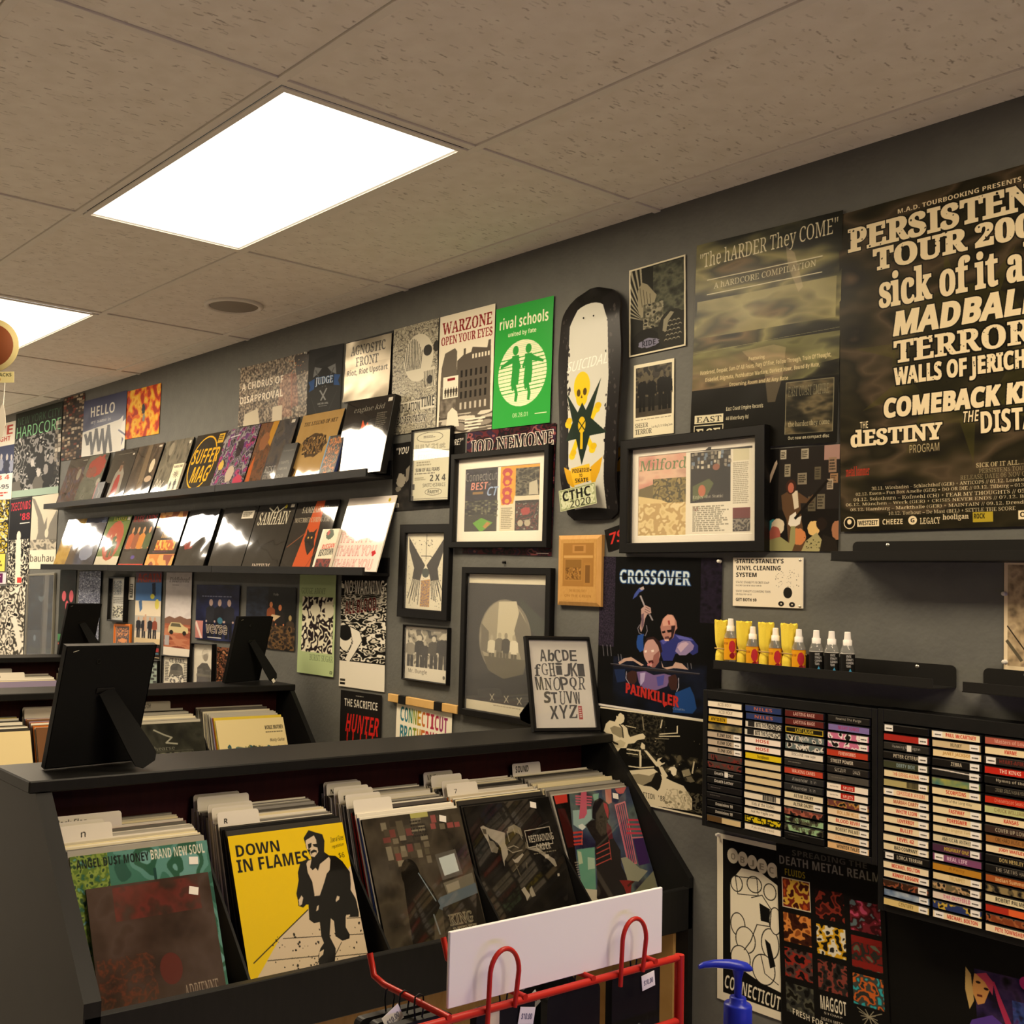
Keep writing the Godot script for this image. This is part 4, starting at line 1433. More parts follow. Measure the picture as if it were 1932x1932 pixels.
func paint_spines() -> void:
	for k in SPINES.size():
		for c in SPINES[k].size():
			for row in SPINES[k][c].size():
				var s: PackedStringArray = SPINES[k][c][row].split("|")
				var v := Canvas.new(112, 16, s[0], k * 400 + c * 30 + row)
				var ink2: String = s[2] if s[2] != "" else "444444"
				for f in s[3]:
					match f:
						"Y":
							v.rect(0, 0, 55, 100, "c9a020")
						"g":
							v.clouds(0, 0, 100, 100, [s[0], ink2], row, 2.0)
						"n":
							v.clouds(0, 0, 100, 100, [s[0], s[0], ink2, "1a1816"], row * 7 + c, 5.0, true)
						"k":
							v.rect(8, 10, 26, 90, "2a2826")
							v.clouds(60, 0, 100, 100, ["3a3834", s[0], "3a3834"], row, 5.0, true)
						"c":
							for i in 14:
								v.rect(52 + i * 2.6, 8, 53.2 + i * 2.6 + v.rg.randf() * 0.8, 92, ink2)
						"z":
							v.clouds(0, 0, 100, 100, [s[0], s[0], ink2, s[0]], row, 6.0, true)
						"o":
							v.box(2, 10, 98, 90, 2.5, "b89c28")
						"d":
							v.para(10, 40, 50, 60, 1, ink2)
						"b":
							v.rect(45, 0, 100, 100, ink2)
						"r":
							v.rect(35, 12, 68, 88, ink2)
						"w":
							v.poly([0, 0, 100, 30, 100, 45, 0, 20], ink2)
				if s[1].strip_edges() != "":
					var n := s[1].length()
					var wide := clampf(n * 4.6, 22.0, 62.0)
					var x := 8.0 if s[3].contains("Y") or s[1].begins_with("STREET") or "k" in s[3] else clampf(50.0 - wide * 0.5, 6.0, 60.0)
					if s[3].contains("S"):
						x = 30.0
					if s[3].contains("Y"):
						wide = 42.0
					if s[3].contains("r"):
						v.text("SPLITS", 1, 40, 30, 64, 72, "e8dccb")
						v.text("parasite", 0, 8, 40, 28, 64, "6a5c50")
					elif not s[3].contains("k"):
						v.text(s[1].strip_edges(), 1 if n < 15 else 0, x, 24, x + wide, 76, ink2)
					else:
						v.text(s[1].strip_edges(), 1, 30, 20, 58, 80, ink2)
				for f in s[3]:
					if f == "s":
						v.rect(78, 8, 97, 96, "e9e4dc")
						v.para(81, 52, 94, 80, 1, "4a4640", 0.0)
					if f == "S":
						v.rect(4, 8, 23, 96, "e9e4dc")
						v.para(7, 52, 20, 80, 1, "4a4640", 0.0)
					if f == "m":
						v.rect(52, 0, 62, 96, "ded8cc")
				v.rect(0, 0, 100, 7, "00000000" if Color(s[0]).v > 0.5 else "4a4844")
				art["k%d_%d_%d" % [k, c, row]] = v.done()


# ---- spray bottles on the steel ledge
func spray_cap(parent: Node3D, y: float) -> void:
	part(parent, "spray_cap", lathe([[0.0105, y], [0.0105, y + 0.013], [0.0085, y + 0.014], [0.0085, y + 0.0145], [0.0078, y + 0.018], [0.007, y + 0.031], [0.0066, y + 0.033], [0.0, y + 0.0335]], 20), mats.spray_white)


func bottle_parts(t: Node3D, pic: String, r: float, h: float) -> void:
	part(t, "bottle", lathe([[0.0, 0.0], [r - 0.002, 0.0], [r, 0.003], [r, h - 0.014], [r - 0.003, h - 0.007], [0.011, h], [0.0095, h + 0.003]], 24), mats.clear_plastic)
	part(t, "liquid", lathe([[0.0, 0.001], [r - 0.0035, 0.001], [r - 0.0015, 0.004], [r - 0.0015, h - 0.022], [0.0, h - 0.022]], 20), mats.clear_plastic)
	var st := tool()
	var rr: Rect2 = where[pic][1]
	var n := 18
	for i in n:
		var u0 := float(i) / n
		var u1 := float(i + 1) / n
		for k in [[u0, 1.0], [u1, 0.0], [u1, 1.0], [u0, 1.0], [u0, 0.0], [u1, 0.0]]:
			var a: float = (k[0] - 0.5) * 4.2 + 0.9
			st.set_uv(rr.position + rr.size * Vector2(k[0], k[1]))
			st.set_normal(Vector3(sin(a), 0, cos(a)))
			st.add_vertex(Vector3(sin(a) * (r + 0.0004), lerpf(h - 0.02, 0.006 if pic != "l_kit" else 0.004, k[1]), cos(a) * (r + 0.0004)))
	part(t, "label_wrap", st.commit(), ink(pic, "satin"))
	spray_cap(t, h - 0.001)


func build_bottles() -> void:
	var shelf := 1.3876
	var z := 0.062
	var r := 0.0165
	var names := ["raised, next to the hammer poster", "second from the hammer poster", "third from the hammer poster", "next to the black labelled bottles"]
	var xs := [1378, 1420, 1463, 1507]
	for k in 4:
		var p := on_wall(xs[k], 1250, z)
		var t := thing("cleaning_kit", "yellow-labelled spray bottle banded to yellow cloth, " + names[k], "cleaning kit", Vector3(p.x, shelf, z), "spray bottles with yellow cloths")
		var up := 0.018 if k == 0 else 0.0
		var b := Node3D.new()
		b.name = "spray_bottle"
		t.add_child(b)
		b.position.y = up
		bottle_parts(b, "l_kit", r, 0.082)
		# folded cloth beside the bottle: fluted, pinched by a band
		var st := tool()
		var rings := []
		for j in 19:
			var v := j / 18.0
			var y := v * 0.125
			var pinch := 1.0 - 0.26 * exp(-((v - 0.4) / 0.07) ** 2) + 0.3 * maxf(0.0, v - 0.45)
			var ring := []
			for i in 28:
				var a := -TAU * i / 28
				var fl := 1.0 + 0.06 * sin(a * 5.0 + k) + 0.03 * sin(a * 11.0 + v * 3.0) + (0.04 * sin(a * 9.0) if j > 16 else 0.0)
				ring.append(Vector3(cos(a) * 0.0165 * pinch * fl, y + (0.003 * sin(a * 7.0 + k) if j == 18 else 0.0), sin(a) * 0.019 * pinch * fl))
			rings.append(ring)
		loft(st, rings)
		var off := Vector3(-0.0335, 0, -0.01)
		part(t, "cloth", finish(st), mats.yellow_cloth, off)
		var band := tool()
		var br := []
		for v in [[0.048, 1.04], [0.0485, 1.08], [0.0515, 1.08], [0.052, 1.04]]:
			var ring := []
			for i in 32:
				var a := -TAU * i / 32
				var c := off * 0.5
				ring.append(Vector3(c.x + cos(a) * (r + 0.0158) * v[1], v[0], c.z + sin(a) * (r + 0.0015) * v[1]))
			br.append(ring)
		loft(band, br, true, false, false)
		part(t, "rubber_band", finish(band), mats.rubber_band)
	for k in 3:
		var p := on_wall([1540, 1569, 1599][k], 1260, z + 0.008)
		var t := thing("spray_bottle", "black-labelled spray bottle with blue drop, " + ["beside the yellow kits", "between two like it", "at the end of the bottle row"][k], "spray bottle", Vector3(p.x, shelf, z + 0.008), "spray bottles with black labels")
		bottle_parts(t, "l_tear", r, 0.082)
	# blue pump bottle in the foreground, on a small table below the frame
	var tp := EYE + ray(1392, 1912) * 1.35
	var bt := thing("pump_bottle", "clear bottle with bright blue dispenser pump", "pump bottle", Vector3(tp.x, 0.882, tp.z))
	var y := tp.y - 0.882
	part(bt, "bottle", lathe([[0.0, 0.0], [0.03, 0.0], [0.033, 0.004], [0.033, y - 0.05], [0.03, y - 0.032], [0.02, y - 0.018], [0.0145, y - 0.014], [0.0145, y - 0.006]], 28), mats.clear_plastic)
	part(bt, "gel", lathe([[0.0, 0.002], [0.0305, 0.002], [0.0312, 0.006], [0.0312, y - 0.09], [0.0, y - 0.09]], 24), mats.clear_plastic)
	part(bt, "collar", lathe([[0.0165, y - 0.016], [0.0168, y - 0.014], [0.0165, y + 0.01], [0.0155, y + 0.012], [0.010, y + 0.0125], [0.0098, y + 0.019], [0.009, y + 0.02], [0.0, y + 0.02]], 28), mats.pump_blue)
	part(bt, "stem", lathe([[0.0045, y + 0.012], [0.0045, y + 0.042], [0.007, y + 0.052], [0.009, y + 0.056], [0.0, y + 0.057]], 16), mats.pump_blue)
	var sp := tool()
	var rg := []
	var out := (lens_axes * Vector3(-1, 0, 0.1)).normalized()
	out.y = 0
	out = out.normalized()
	var sd := out.cross(Vector3.UP)
	for e in [[-0.016, 0.006, 0.003, 0.054], [-0.012, 0.0095, 0.005, 0.0555], [0.0, 0.0105, 0.006, 0.0575], [0.014, 0.0075, 0.0055, 0.059], [0.03, 0.0055, 0.0045, 0.0595], [0.044, 0.0045, 0.0035, 0.058], [0.05, 0.003, 0.0025, 0.0555]]:
		var ring := []
		for i in 12:
			var a := TAU * i / 12
			ring.append(out * e[0] + sd * (cos(a) * e[1]) + Vector3(0, y + e[3] + sin(a) * e[2], 0))
		rg.append(ring)
	loft(sp, rg)
	part(bt, "nozzle", finish(sp), mats.pump_blue)
	var tb := thing("side_table", "dark side table under the pump bottle", "table", Vector3(tp.x + 0.15, 0, tp.z - 0.18))
	part(tb, "table_top", bev(Vector3(0.46, 0.03, 0.46), 0.004), mats.table_dark, Vector3(0, 0.866, 0))
	for a in [[-1, -1], [1, -1], [1, 1], [-1, 1]]:
		part(tb, "leg", bev(Vector3(0.035, 0.851, 0.035), 0.003), mats.table_dark, Vector3(a[0] * 0.2, 0.4255, a[1] * 0.2))


# ---- red wire rack with a white header card and hanging goods
func build_wire_rack() -> void:
	var x := -0.872
	var y := 1.139
	var t := thing("wire_rack", "red wire display rack with peg hooks in front of the record bin", "display rack", Vector3(x, 0, 0))
	part(t, "top_rail", tube([Vector3(0, y, 1.508), Vector3(0, y, 2.06)], 0.0042, 10), mats.red_wire)
	part(t, "lower_rail", tube([Vector3(0, y - 0.075, 1.508), Vector3(0, y - 0.075, 2.06)], 0.0042, 10), mats.red_wire)
	for z in [1.506, 2.064]:
		part(t, "post", tube([Vector3(0, 0.01, z), Vector3(0, y + 0.003, z)], 0.0058, 10), mats.red_wire)
		part(t, "foot", bev(Vector3(0.36, 0.012, 0.03), 0.003), mats.red_wire, Vector3(0, 0.006, z))
	for z in [1.555, 1.664, 1.772, 1.88]:
		part(t, "peg_hook", tube([Vector3(0.004, y + 0.004, z), Vector3(-0.01, y + 0.004, z), Vector3(-0.105, y + 0.004, z), Vector3(-0.124, y + 0.008, z), Vector3(-0.133, y + 0.03, z)], 0.0036, 8), mats.red_wire)
	for z in [1.6, 1.808]:
		var pts := []
		for k in 17:
			var a := PI * k / 16.0
			pts.append(Vector3(0.008, y + 0.036 + 0.026 * sin(a), z + 0.021 * cos(a)))
		pts = [Vector3(0.006, y - 0.012, z + 0.021)] + pts + [Vector3(0.006, y - 0.002, z - 0.018)]
		part(t, "card_loop", tube(pts, 0.0026, 8), mats.red_wire)
	# header card: stands on the pegs behind the loops
	var bl := on_side(843, 1902, x - 0.012)
	var br := on_side(1246, 1829, x - 0.012)
	var tr := on_side(1250, 1687, x - 0.012)
	var w := bl.z - br.z
	var h := (tr.y - br.y) * 0.87
	var cd := single("header_card", bev(Vector3(w, h, 0.004), 0.0008), mats.card_white, "blank white header card held in the loops of the red wire rack", "card", Vector3(x - 0.012, y + 0.006 + h * 0.5, (bl.z + br.z) * 0.5))
	cd.basis = Basis(Vector3(0, 0, -1), Vector3(0, 1, 0), Vector3(1, 0, 0))
	# black leather goods on cards, each hung on its peg
	var k := 0
	for e in [[1.88, -0.045, "front of the group under the open end"], [1.88, -0.07, "second of the group under the open end"], [1.88, -0.095, "last of the group under the open end"], [1.772, -0.03, "under the first loop"], [1.664, -0.03, "with the brass stud"], [1.664, -0.07, "behind the brass-studded one"], [1.555, -0.03, "beside the rack post"]]:
		var z: float = e[0]
		var g := thing("leather_wallet", "black leather wallet hung on the red rack, " + e[2], "wallet", Vector3(x + e[1], y - 0.076 - 0.004 * (k % 3), z), "black wallets on the red rack")
		g.basis = Basis(Vector3(0, 0, -1), Vector3(0, 1, 0), Vector3(1, 0, 0))
		var st := tool()
		var a := []
		var b := []
		for c in [[1, 1], [-1, 1], [-1, -1], [1, -1]]:
			for i in 5:
				var an := PI * 0.5 * i / 4.0
				var s := Vector2(cos(an), sin(an)) if c[0] * c[1] > 0 else Vector2(sin(an), cos(an))
				var p := Vector2(c[0] * (0.036 + 0.008 * s.x), c[1] * (0.056 + 0.008 * s.y))
				a.append(Vector3(p.x, p.y, -0.005))
				b.append(Vector3(p.x, p.y, 0.005))
		loft(st, [a, b], false)
		part(g, "wallet_body", finish(st), mats.leather_black)
		part(g, "hang_strap", tube([Vector3(0.004, 0.06, 0), Vector3(0.0065, 0.076, 0), Vector3(0.0055, 0.086, 0), Vector3(0.0, 0.0885, 0), Vector3(-0.0055, 0.086, 0), Vector3(-0.0065, 0.076, 0), Vector3(-0.004, 0.06, 0)], 0.001, 6), mats.leather_black)
		part(g, "snap_stud", lathe([[0.0, 0.003], [0.0035, 0.0022], [0.0045, 0.0]], 14), mats.brass if k == 4 else mats.leather_black, Vector3(0.006, -0.006, 0.005), Vector3(PI / 2, 0, 0))
		if k in [1, 3, 5, 6]:
			var tag2 := part(g, "price_tag", card(0.024, 0.018, 0.0006, "t_price", "matte", mats.card_white, 0.0, 1, 1), null, Vector3([0.0, -0.02, 0.0, 0.03, 0.0, -0.03, 0.02][k], 0.046 if k != 1 else 0.066, 0.0065), Vector3(0, 0, [0, 0.5, 0, -0.2, 0, 0.55, 0.12][k]))
			tag2.set_meta("label", "small pale price tag")
		if k == 3:
			part(g, "cord_strip", bev(Vector3(0.016, 0.09, 0.002), 0.0005), mats.ribbon_cream, Vector3(-0.02, 0.02, 0.0065))
		k += 1


# ---- easel frames on the bins, hanging sign
func easel(at: Vector3, turn: float, lean: float, w: float, h: float, label: String, sticker: bool, pic := "a_alpha") -> void:
	var t := thing("easel_frame", label, "picture frame", at)
	t.basis = Basis(Vector3.UP, turn) * Basis(Vector3.RIGHT, -lean)
	var f := Node3D.new()
	fill_frame(t, pic, w, h, 0.011, 0.018, 0.0, "frame_black")
	f.free()
	for c in t.get_children():
		c.position.y += h * 0.5
	# fold-out leg behind
	var st := tool()
	var a := []
	var b := []
	for p in [[-0.02, 0.0], [-0.032, -0.14], [-0.033, -0.178], [-0.018, -0.192], [0.018, -0.192], [0.033, -0.178], [0.032, -0.14], [0.02, 0.0]]:
		a.append(Vector3(p[0], p[1], -0.0015))
		b.append(Vector3(p[0], p[1], 0.0015))
	loft(st, [a, b], false)
	var leg := part(t, "easel_leg", finish(st), mats.fibre_back, Vector3(0.0, h * 0.63, -0.004), Vector3(lean + 0.40, 0, -0.42))
	part(t, "hinge", bev(Vector3(0.046, 0.012, 0.004), 0.001), mats.frame_black, Vector3(0, h * 0.63, -0.002))
	part(t, "hanger", lathe([[0.004, 0.0], [0.0055, 0.0], [0.0055, 0.0015], [0.004, 0.0015], [0.004, 0.0]], 12), mats.steel_black, Vector3(0.03, h * 0.87, -0.0005), Vector3(-PI / 2, 0, 0))
	part(t, "corner_staple", bev(Vector3(0.014, 0.0015, 0.001), 0.0003), mats.screw_steel, Vector3(w * 0.5 - 0.025, h - 0.012, -0.0005), Vector3(0, 0, -0.3))
	if sticker:
		part(leg, "price_sticker", bev(Vector3(0.02, 0.016, 0.0005), 0.0001), mats.tab_white, Vector3(0.012, -0.19, -0.0018))


func build_small_things() -> void:
	var y := 1.1515
	easel(Vector3(-2.362, y, 0.118), deg_to_rad(72.2), deg_to_rad(13.7), 0.23, 0.292, "black easel frame with an alphabet of mixed black letters, facing the rack", false)
	easel(Vector3(-2.405, y, 1.625), deg_to_rad(-83.0), deg_to_rad(15.0), 0.23, 0.285, "black easel frame seen from behind on the near bin", false)
	easel(Vector3(-4.10, y, 0.24), deg_to_rad(-70.0), deg_to_rad(13.0), 0.23, 0.285, "black easel frame seen from behind on the middle bin", true)
	easel(Vector3(-5.80, y, 0.30), deg_to_rad(-76.0), deg_to_rad(14.0), 0.22, 0.285, "black easel frame seen from behind on the far bin", true)
	# hanging cardboard sign
	var p := EYE + ray(-16, 652) * 3.6
	var t := thing("hanging_sign", "round cream and rust cardboard sign hung from the ceiling on a thread", "hanging sign", p)
	t.rotation.y = deg_to_rad(55)
	t.scale = Vector3(0.72, 0.72, 0.72)
	var disc := lathe([[0.0, 0.003], [0.122, 0.003], [0.124, 0.0], [0.122, -0.003], [0.0, -0.003]], 40)
	part(t, "disc", disc, mats.sign_cream, Vector3.ZERO, Vector3(PI / 2, 0, 0))
	part(t, "picture_disc", lathe([[0.0, 0.0012], [0.098, 0.0012], [0.099, 0.0]], 40), mats.rust_print, Vector3(0, 0, 0.003), Vector3(PI / 2, 0, 0))
	part(t, "name_tag", card(0.15, 0.05, 0.004, "t_tracks", "matte", mats.sleeve_cream, 0.0, 1, 1), null, Vector3(0.035, -0.145, 0.004), Vector3(0, 0, 0.05))
	part(t, "thread", tube([Vector3(0, 0.122, 0), Vector3(0, (CEIL - p.y) / 0.72 - 0.001, 0)], 0.0008, 6), mats.paper_white)
	part(t, "lower_thread", tube([Vector3(0.07, -0.165, 0.004), Vector3(0.068, -0.27, 0.004)], 0.0022, 6), mats.paper_white)
	var st := tool()
	var a := []
	var b := []
	for v in [[0.0, 0.07], [-0.014, 0.03], [-0.02, -0.02], [-0.012, -0.06], [0.0, -0.1], [0.012, -0.06], [0.018, -0.02], [0.012, 0.03]]:
		a.append(Vector3(v[0], v[1], -0.002))
		b.append(Vector3(v[0], v[1], 0.002))
	loft(st, [a, b], false)
	part(t, "pendant", finish(st), mats.tab_white, Vector3(0.066, -0.33, 0.004))
	# violet light strip on the counter front behind the camera: it tints what faces that way
	var led := thing("led_strip", "violet light strip along a counter front", "light strip", Vector3(0.627, 0.93, 1.75))
	led.basis = Basis(Vector3(0, 0, 1), Vector3(0, 1, 0), Vector3(-1, 0, 0))
	part(led, "channel", bev(Vector3(1.3, 0.05, 0.02), 0.003), mats.steel_black, Vector3(0, 0, -0.011))
	part(led, "led_tube", bev(Vector3(1.26, 0.03, 0.006), 0.002), mats.led_glow, Vector3(0, 0, 0.002))
	var l := AreaLight3D.new()
	l.name = "glow"
	led.add_child(l)
	l.rotation.y = PI
	l.position = Vector3(0, 0, 0.008)
	l.area_size = Vector2(1.26, 0.03)
	l.light_color = Color(0.62, 0.5, 1.0)
	l.light_energy = 0.34
	l.area_range = 12.0
	l.area_attenuation = 2.0
	l.shadow_enabled = true
	var ct := thing("shop_counter", "dark shop counter behind the camera", "counter", Vector3(0.95, 0, 1.75))
	part(ct, "counter_top", bev(Vector3(0.66, 0.04, 1.6), 0.004), mats.table_dark, Vector3(0, 1.0, 0))
	part(ct, "counter_body", bev(Vector3(0.6, 0.98, 1.5), 0.004), mats.table_dark, Vector3(0, 0.49, 0))


# ---- what is printed on each thing
const PAPER := "e6e0d0"
const BLACK := "151413"


func crowd(c: Canvas, y0: float, y1: float, n: int, cols: Array, skins: Array) -> void:
	for i in n:
		var x := c.rg.randf_range(0.0, 100.0)
		var y := c.rg.randf_range(y0, y1)
		var s := c.rg.randf_range(5.0, 10.0)
		c.ell(x, y + s * 1.6, s * 1.2, s * 1.2, cols[c.rg.randi() % cols.size()], 0.3)
		c.ell(x, y, s * 0.5, s * 0.6, skins[c.rg.randi() % skins.size()], 0.2)


func fat(c: Canvas, s: String, f: int, x0: float, y0: float, x1: float, y1: float, col: String, sl: float, ow: float, dark: float) -> void:
	c.text(s, f, x0, y0, x1, y1, "0d0c08", sl, "0d0c08", dark)
	c.text(s, f, x0, y0, x1, y1, col, sl, col, ow)


func paint_prints() -> void:
	var c: Canvas
	flat("orange_frame", Color("d9772c"), 0.4)
	flat("rust_print", Color("6e3a1c"), 0.6)
	flat("sign_cream", Color("b3a674"), 0.6)
	# -- far wall
	c = Canvas.new(80, 210, PAPER, 1)
	c.text("LIVE", 1, 8, 4, 92, 16, "b03a30")
	c.text("TONIGHT", 1, 14, 18, 86, 24, "b03a30")
	c.rect(0, 30, 100, 66, "2a3358")
	crowd(c, 42, 54, 7, ["20263f", "8a90a6"], ["b9b4b4"])
	c.text("1 2 3 4", 1, 10, 68, 90, 74, "b0453a")
	c.text("SEPT-95", 1, 10, 80, 90, 86, "3a3a4a")
	c.para(10, 90, 90, 97, 2, "b03a30")
	art["w_show"] = c.done()
	c = Canvas.new(120, 230, "14180f", 2)
	c.clouds(0, 30, 100, 100, ["0d0e0d", "1c1e1c", "8d8a88", "0f100f", "c9c5c0"], 6, 4.0, true, 0.6)
	crowd(c, 40, 78, 10, ["0e0f10", "141516", "5a5650"], ["b8b2ac", "8f8a86"])
	c.rect(0, 92, 100, 100, "93a898")
	c.text("NEW YORK CITY", 0, 6, 6, 96, 15, "41604a", 0, "", 0, 0)
	c.text("HARDCORE", 0, 4, 17, 98, 30, "8fd39c")
	c.rect(88, 34, 99, 60, "6f675c")
	c.tiles(88, 20, 100, 80, 2, 12, ["8b8276", "c0b7a8", "2a2622"])
	art["w_nyc"] = c.done()
	c = Canvas.new(60, 170, "2a2019", 3)
	c.tiles(0, 0, 100, 100, 7, 22, ["3a2a20", "56402f", "1d1713", "8a765f", "6b2f22", "b5a68f", "2b2320"], 0.5)
	art["w_coll"] = c.done()
	c = Canvas.new(110, 150, "1b2350", 4)
	c.text("HELLO", 1, 18, 14, 74, 32, "d9d5c8")
	c.text("my name is", 3, 20, 38, 66, 46, "c7c3b8")
	c.poly([0, 56, 86, 46, 94, 40, 92, 100, 0, 100], "cfccc2")
	c.path([8, 62, 14, 78, 20, 60, 26, 96, 34, 56, 42, 92, 48, 58, 56, 98, 62, 54, 70, 96], 6, "17171a")
	c.poly([92, 52, 100, 46, 100, 96, 90, 98, 96, 80, 88, 70], "d9d6cc")
	c.path([86, 64, 100, 74], 3, "1b2350")
	art["w_hello"] = c.done()
	c = Canvas.new(90, 130, "d99c22", 5)
	c.clouds(0, 0, 100, 100, ["a8331c", "a8331c", "d9641e", "e3a526", "e8b440", "d98a28"], 12, 2.2, true, 0.5)
	c.ell(52, 44, 5, 10, "34343c", 0.3)
	c.ell(54, 62, 4, 8, "8a8478", 0.3)
	art["w_fire"] = c.done()
	c = Canvas.new(60, 130, "d9cba0", 6)
	c.clouds(0, 0, 100, 100, ["17150f", "c9ae2a", "17150f", "d9cfb4", "cbb23a"], 8, 4.0, true)
	art["w_yel"] = c.done()
	c = Canvas.new(60, 220, "14151a", 7)
	c.text("7SECONDS", 1, 5, 4, 95, 14, "c22a3a")
	c.text("'88", 1, 50, 18, 95, 26, "c22a3a")
	c.rect(50, 29, 95, 30, "d8d4cc")
	c.clouds(0, 48, 100, 100, ["101010", "101010", "dcd4c0", "101010", "dcd4c0"], 13, 3.2, true, 0.5)
	c.ell(48, 44, 10, 6, "dcd4c0")
	c.poly([36, 48, 60, 48, 66, 100, 40, 100], "dcd4c0")
	c.rect(50, 92, 70, 98, "c23a34")
	art["w_sec"] = c.done()
	c = Canvas.new(66, 190, "ded5bf", 8)
	c.rect(0, 0, 100, 74, "c9c0ab")
	c.poly([0, 2, 12, 4, 40, 26, 52, 40, 62, 30, 60, 60, 72, 40, 96, 22, 100, 30, 100, 74, 60, 74, 50, 62, 40, 74, 14, 74, 30, 50, 26, 30], "7b776e")
	c.ell(62, 52, 7, 6, "cfc6b0")
	c.clouds(0, 60, 100, 74, ["8e887c", "b7ae9b", "6b675f"], 3, 3.0, true)
	c.text("bauhau", 0, 4, 80, 92, 90, "3c3832")
	art["w_bau"] = c.done()
	c = Canvas.new(50, 46, "dcc85a", 9)
	c.para(10, 20, 90, 80, 3, "4a4220")
	art["w_yel2"] = c.done()
	c = Canvas.new(50, 34, "d8c9cc", 10)
	c.rect(6, 10, 80, 90, "5a1f4a")
	c.para(40, 30, 76, 70, 2, "d8a0b8")
	art["w_pur"] = c.done()
	c = Canvas.new(124, 176, "e4dccb", 11)
	c.clouds(46, 0, 100, 100, ["12110f", "dcd4c2", "3a362f", "d8d0be", "7b756a"], 9, 2.4, true, 0.6)
	c.poly([76, 44, 84, 42, 98, 80, 92, 92], "d9d2c2")
	c.text("END", 1, 30, 6, 50, 30, "5e2a55", 0, "d9b8d2", 2)
	c.text("DEAD", 1, 30, 34, 46, 58, "5e2a55", 0, "d9b8d2", 2)
	c.text("S", 1, 26, 64, 44, 90, "5e2a55", 0, "d9b8d2", 2)
	art["w_dead"] = c.done()
	c = Canvas.new(76, 210, "10161c", 12)
	c.clouds(0, 0, 100, 100, ["0c1116", "121a22", "1e2a35"], 5, 2.0)
	for f in [[50, 20, 16, 11, "2c343a"], [50, 26, 12, 7, "49545a"], [20, 34, 10, 7, "2a3238"], [82, 35, 10, 7, "2c343a"], [34, 22, 8, 6, "242c33"]]:
		c.ell(f[0], f[1], f[2], f[3], f[4])
		c.ell(f[0], f[1] - f[3] * 0.4, f[2] * 0.9, f[3] * 0.5, "10151a")
	c.ell(30, 78, 5, 4, "5c6b74")
	c.text("the verve", 0, 8, 88, 92, 97, "3d4530")
	art["w_verve"] = c.done()
	c = Canvas.new(46, 220, "20241f", 13)
	c.clouds(0, 0, 100, 100, ["1d201d", "262a25", "2c2422"], 5, 2.0)
	c.ell(30, 30, 13, 6, "d0606a")
	c.ell(74, 30, 13, 7, "d0606a")
	c.ell(50, 41, 10, 6, "c8565f")
	c.rect(0, 74, 40, 82, "3f7a4c")
	c.rect(4, 84, 36, 86, "b04a3a")
	art["w_pink"] = c.done()
	c = Canvas.new(62, 210, "6d7284", 14)
	c.clouds(0, 0, 100, 100, ["2d3040", "8a8ea0", "3a3e50", "b8bcc8", "565a6c"], 21, 9.0, true)
	c.tiles(0, 40, 90, 62, 4, 5, ["c08a7a", "d8d4d0", "5a7a9a", "8a4a4a"], 0.4)
	art["w_coll2"] = c.done()
	c = Canvas.new(44, 120, "c9c8c0", 15)
	c.clouds(8, 6, 60, 40, ["c9c8c0", "6a727c", "c9c8c0"], 4, 3.0, true)
	c.clouds(8, 66, 92, 94, ["d0cdb8", "2a2a26", "d0cdb8", "d0cdb8"], 6, 4.0, true)
	c.para(10, 46, 90, 62, 4, "5a5a54")
	art["w_fly"] = c.done()
	c = Canvas.new(16, 60, "d9d6cc", 16)
	c.rect(25, 30, 75, 90, "6a6862")
	c.para(30, 35, 70, 85, 5, "d9d6cc")
	art["w_tick"] = c.done()
	c = Canvas.new(44, 88, "d98a3c", 17)
	c.rect(8, 4, 92, 96, "2a1408")
	c.clouds(12, 8, 88, 40, ["2a1408", "e08a34", "2a1408", "e0782a"], 6, 3.4, true)
	for x in [22, 34, 48, 62, 76]:
		c.line(x, 46, x + (x - 50) * 0.3, 96, 5, "e0822e")
	c.ell(50, 50, 26, 8, "e08a34", 0.3)
	art["w_orange"] = c.done()
	c = Canvas.new(72, 220, "dccfb8", 18)
	c.rect(0, 0, 100, 13, "6d5c6a")
	c.text("AGAIN", 1, 6, 2, 96, 12, "b04538")
	c.rect(0, 13, 100, 34, "4a72a8")
	c.poly([64, 14, 76, 13, 78, 28, 66, 30], "1f2a40")
	c.ell(66, 29, 8, 3, "c9c244")
	c.ell(84, 38, 8, 6, "d8cc60")
	c.poly([14, 35, 26, 33, 28, 44, 20, 48], "4a6a94")
	c.rect(0, 52, 100, 70, "b8b4ac")
	for x in [16, 36, 60, 78]:
		c.person(x, 53, 78, 18, ["2a2a30", "202024", "8a4a3a", "3a4a3a"][int(x) % 4], "c49a7c", "24242a")
	c.poly([40, 50, 46, 50, 48, 70, 38, 70], "c9a48a")
	c.rect(0, 78, 100, 100, "d5bf98")
	c.para(8, 84, 40, 88, 3, "6a6ea0")
	art["w_again"] = c.done()
	c = Canvas.new(72, 220, "c9c3c2", 19)
	c.clouds(0, 0, 100, 56, ["c6bfbf", "cfc9c8", "c2bbbc"], 3, 2.0)
	c.text("Fiddlehead", 2, 14, 6, 88, 12, "5a5456", 0.2)
	c.para(26, 15, 62, 16.5, 1, "8a8486")
	c.poly([0, 56, 18, 53, 40, 55, 60, 52, 86, 55, 100, 54, 100, 64, 0, 64], "7a5a4c")
	c.rect(0, 62, 100, 90, "9c5a44")
	c.clouds(0, 64, 100, 90, ["8a4a38", "a8644a", "b87a5c", "7a3f30"], 4, 3.0, true, 5.0)
	c.poly([16, 66, 26, 60, 62, 60, 78, 64, 92, 66, 92, 72, 16, 72], "c8b88a")
	c.poly([28, 61, 60, 61, 66, 65, 24, 65], "5d5846")
	c.ell(28, 72, 7, 2.6, "26221e")
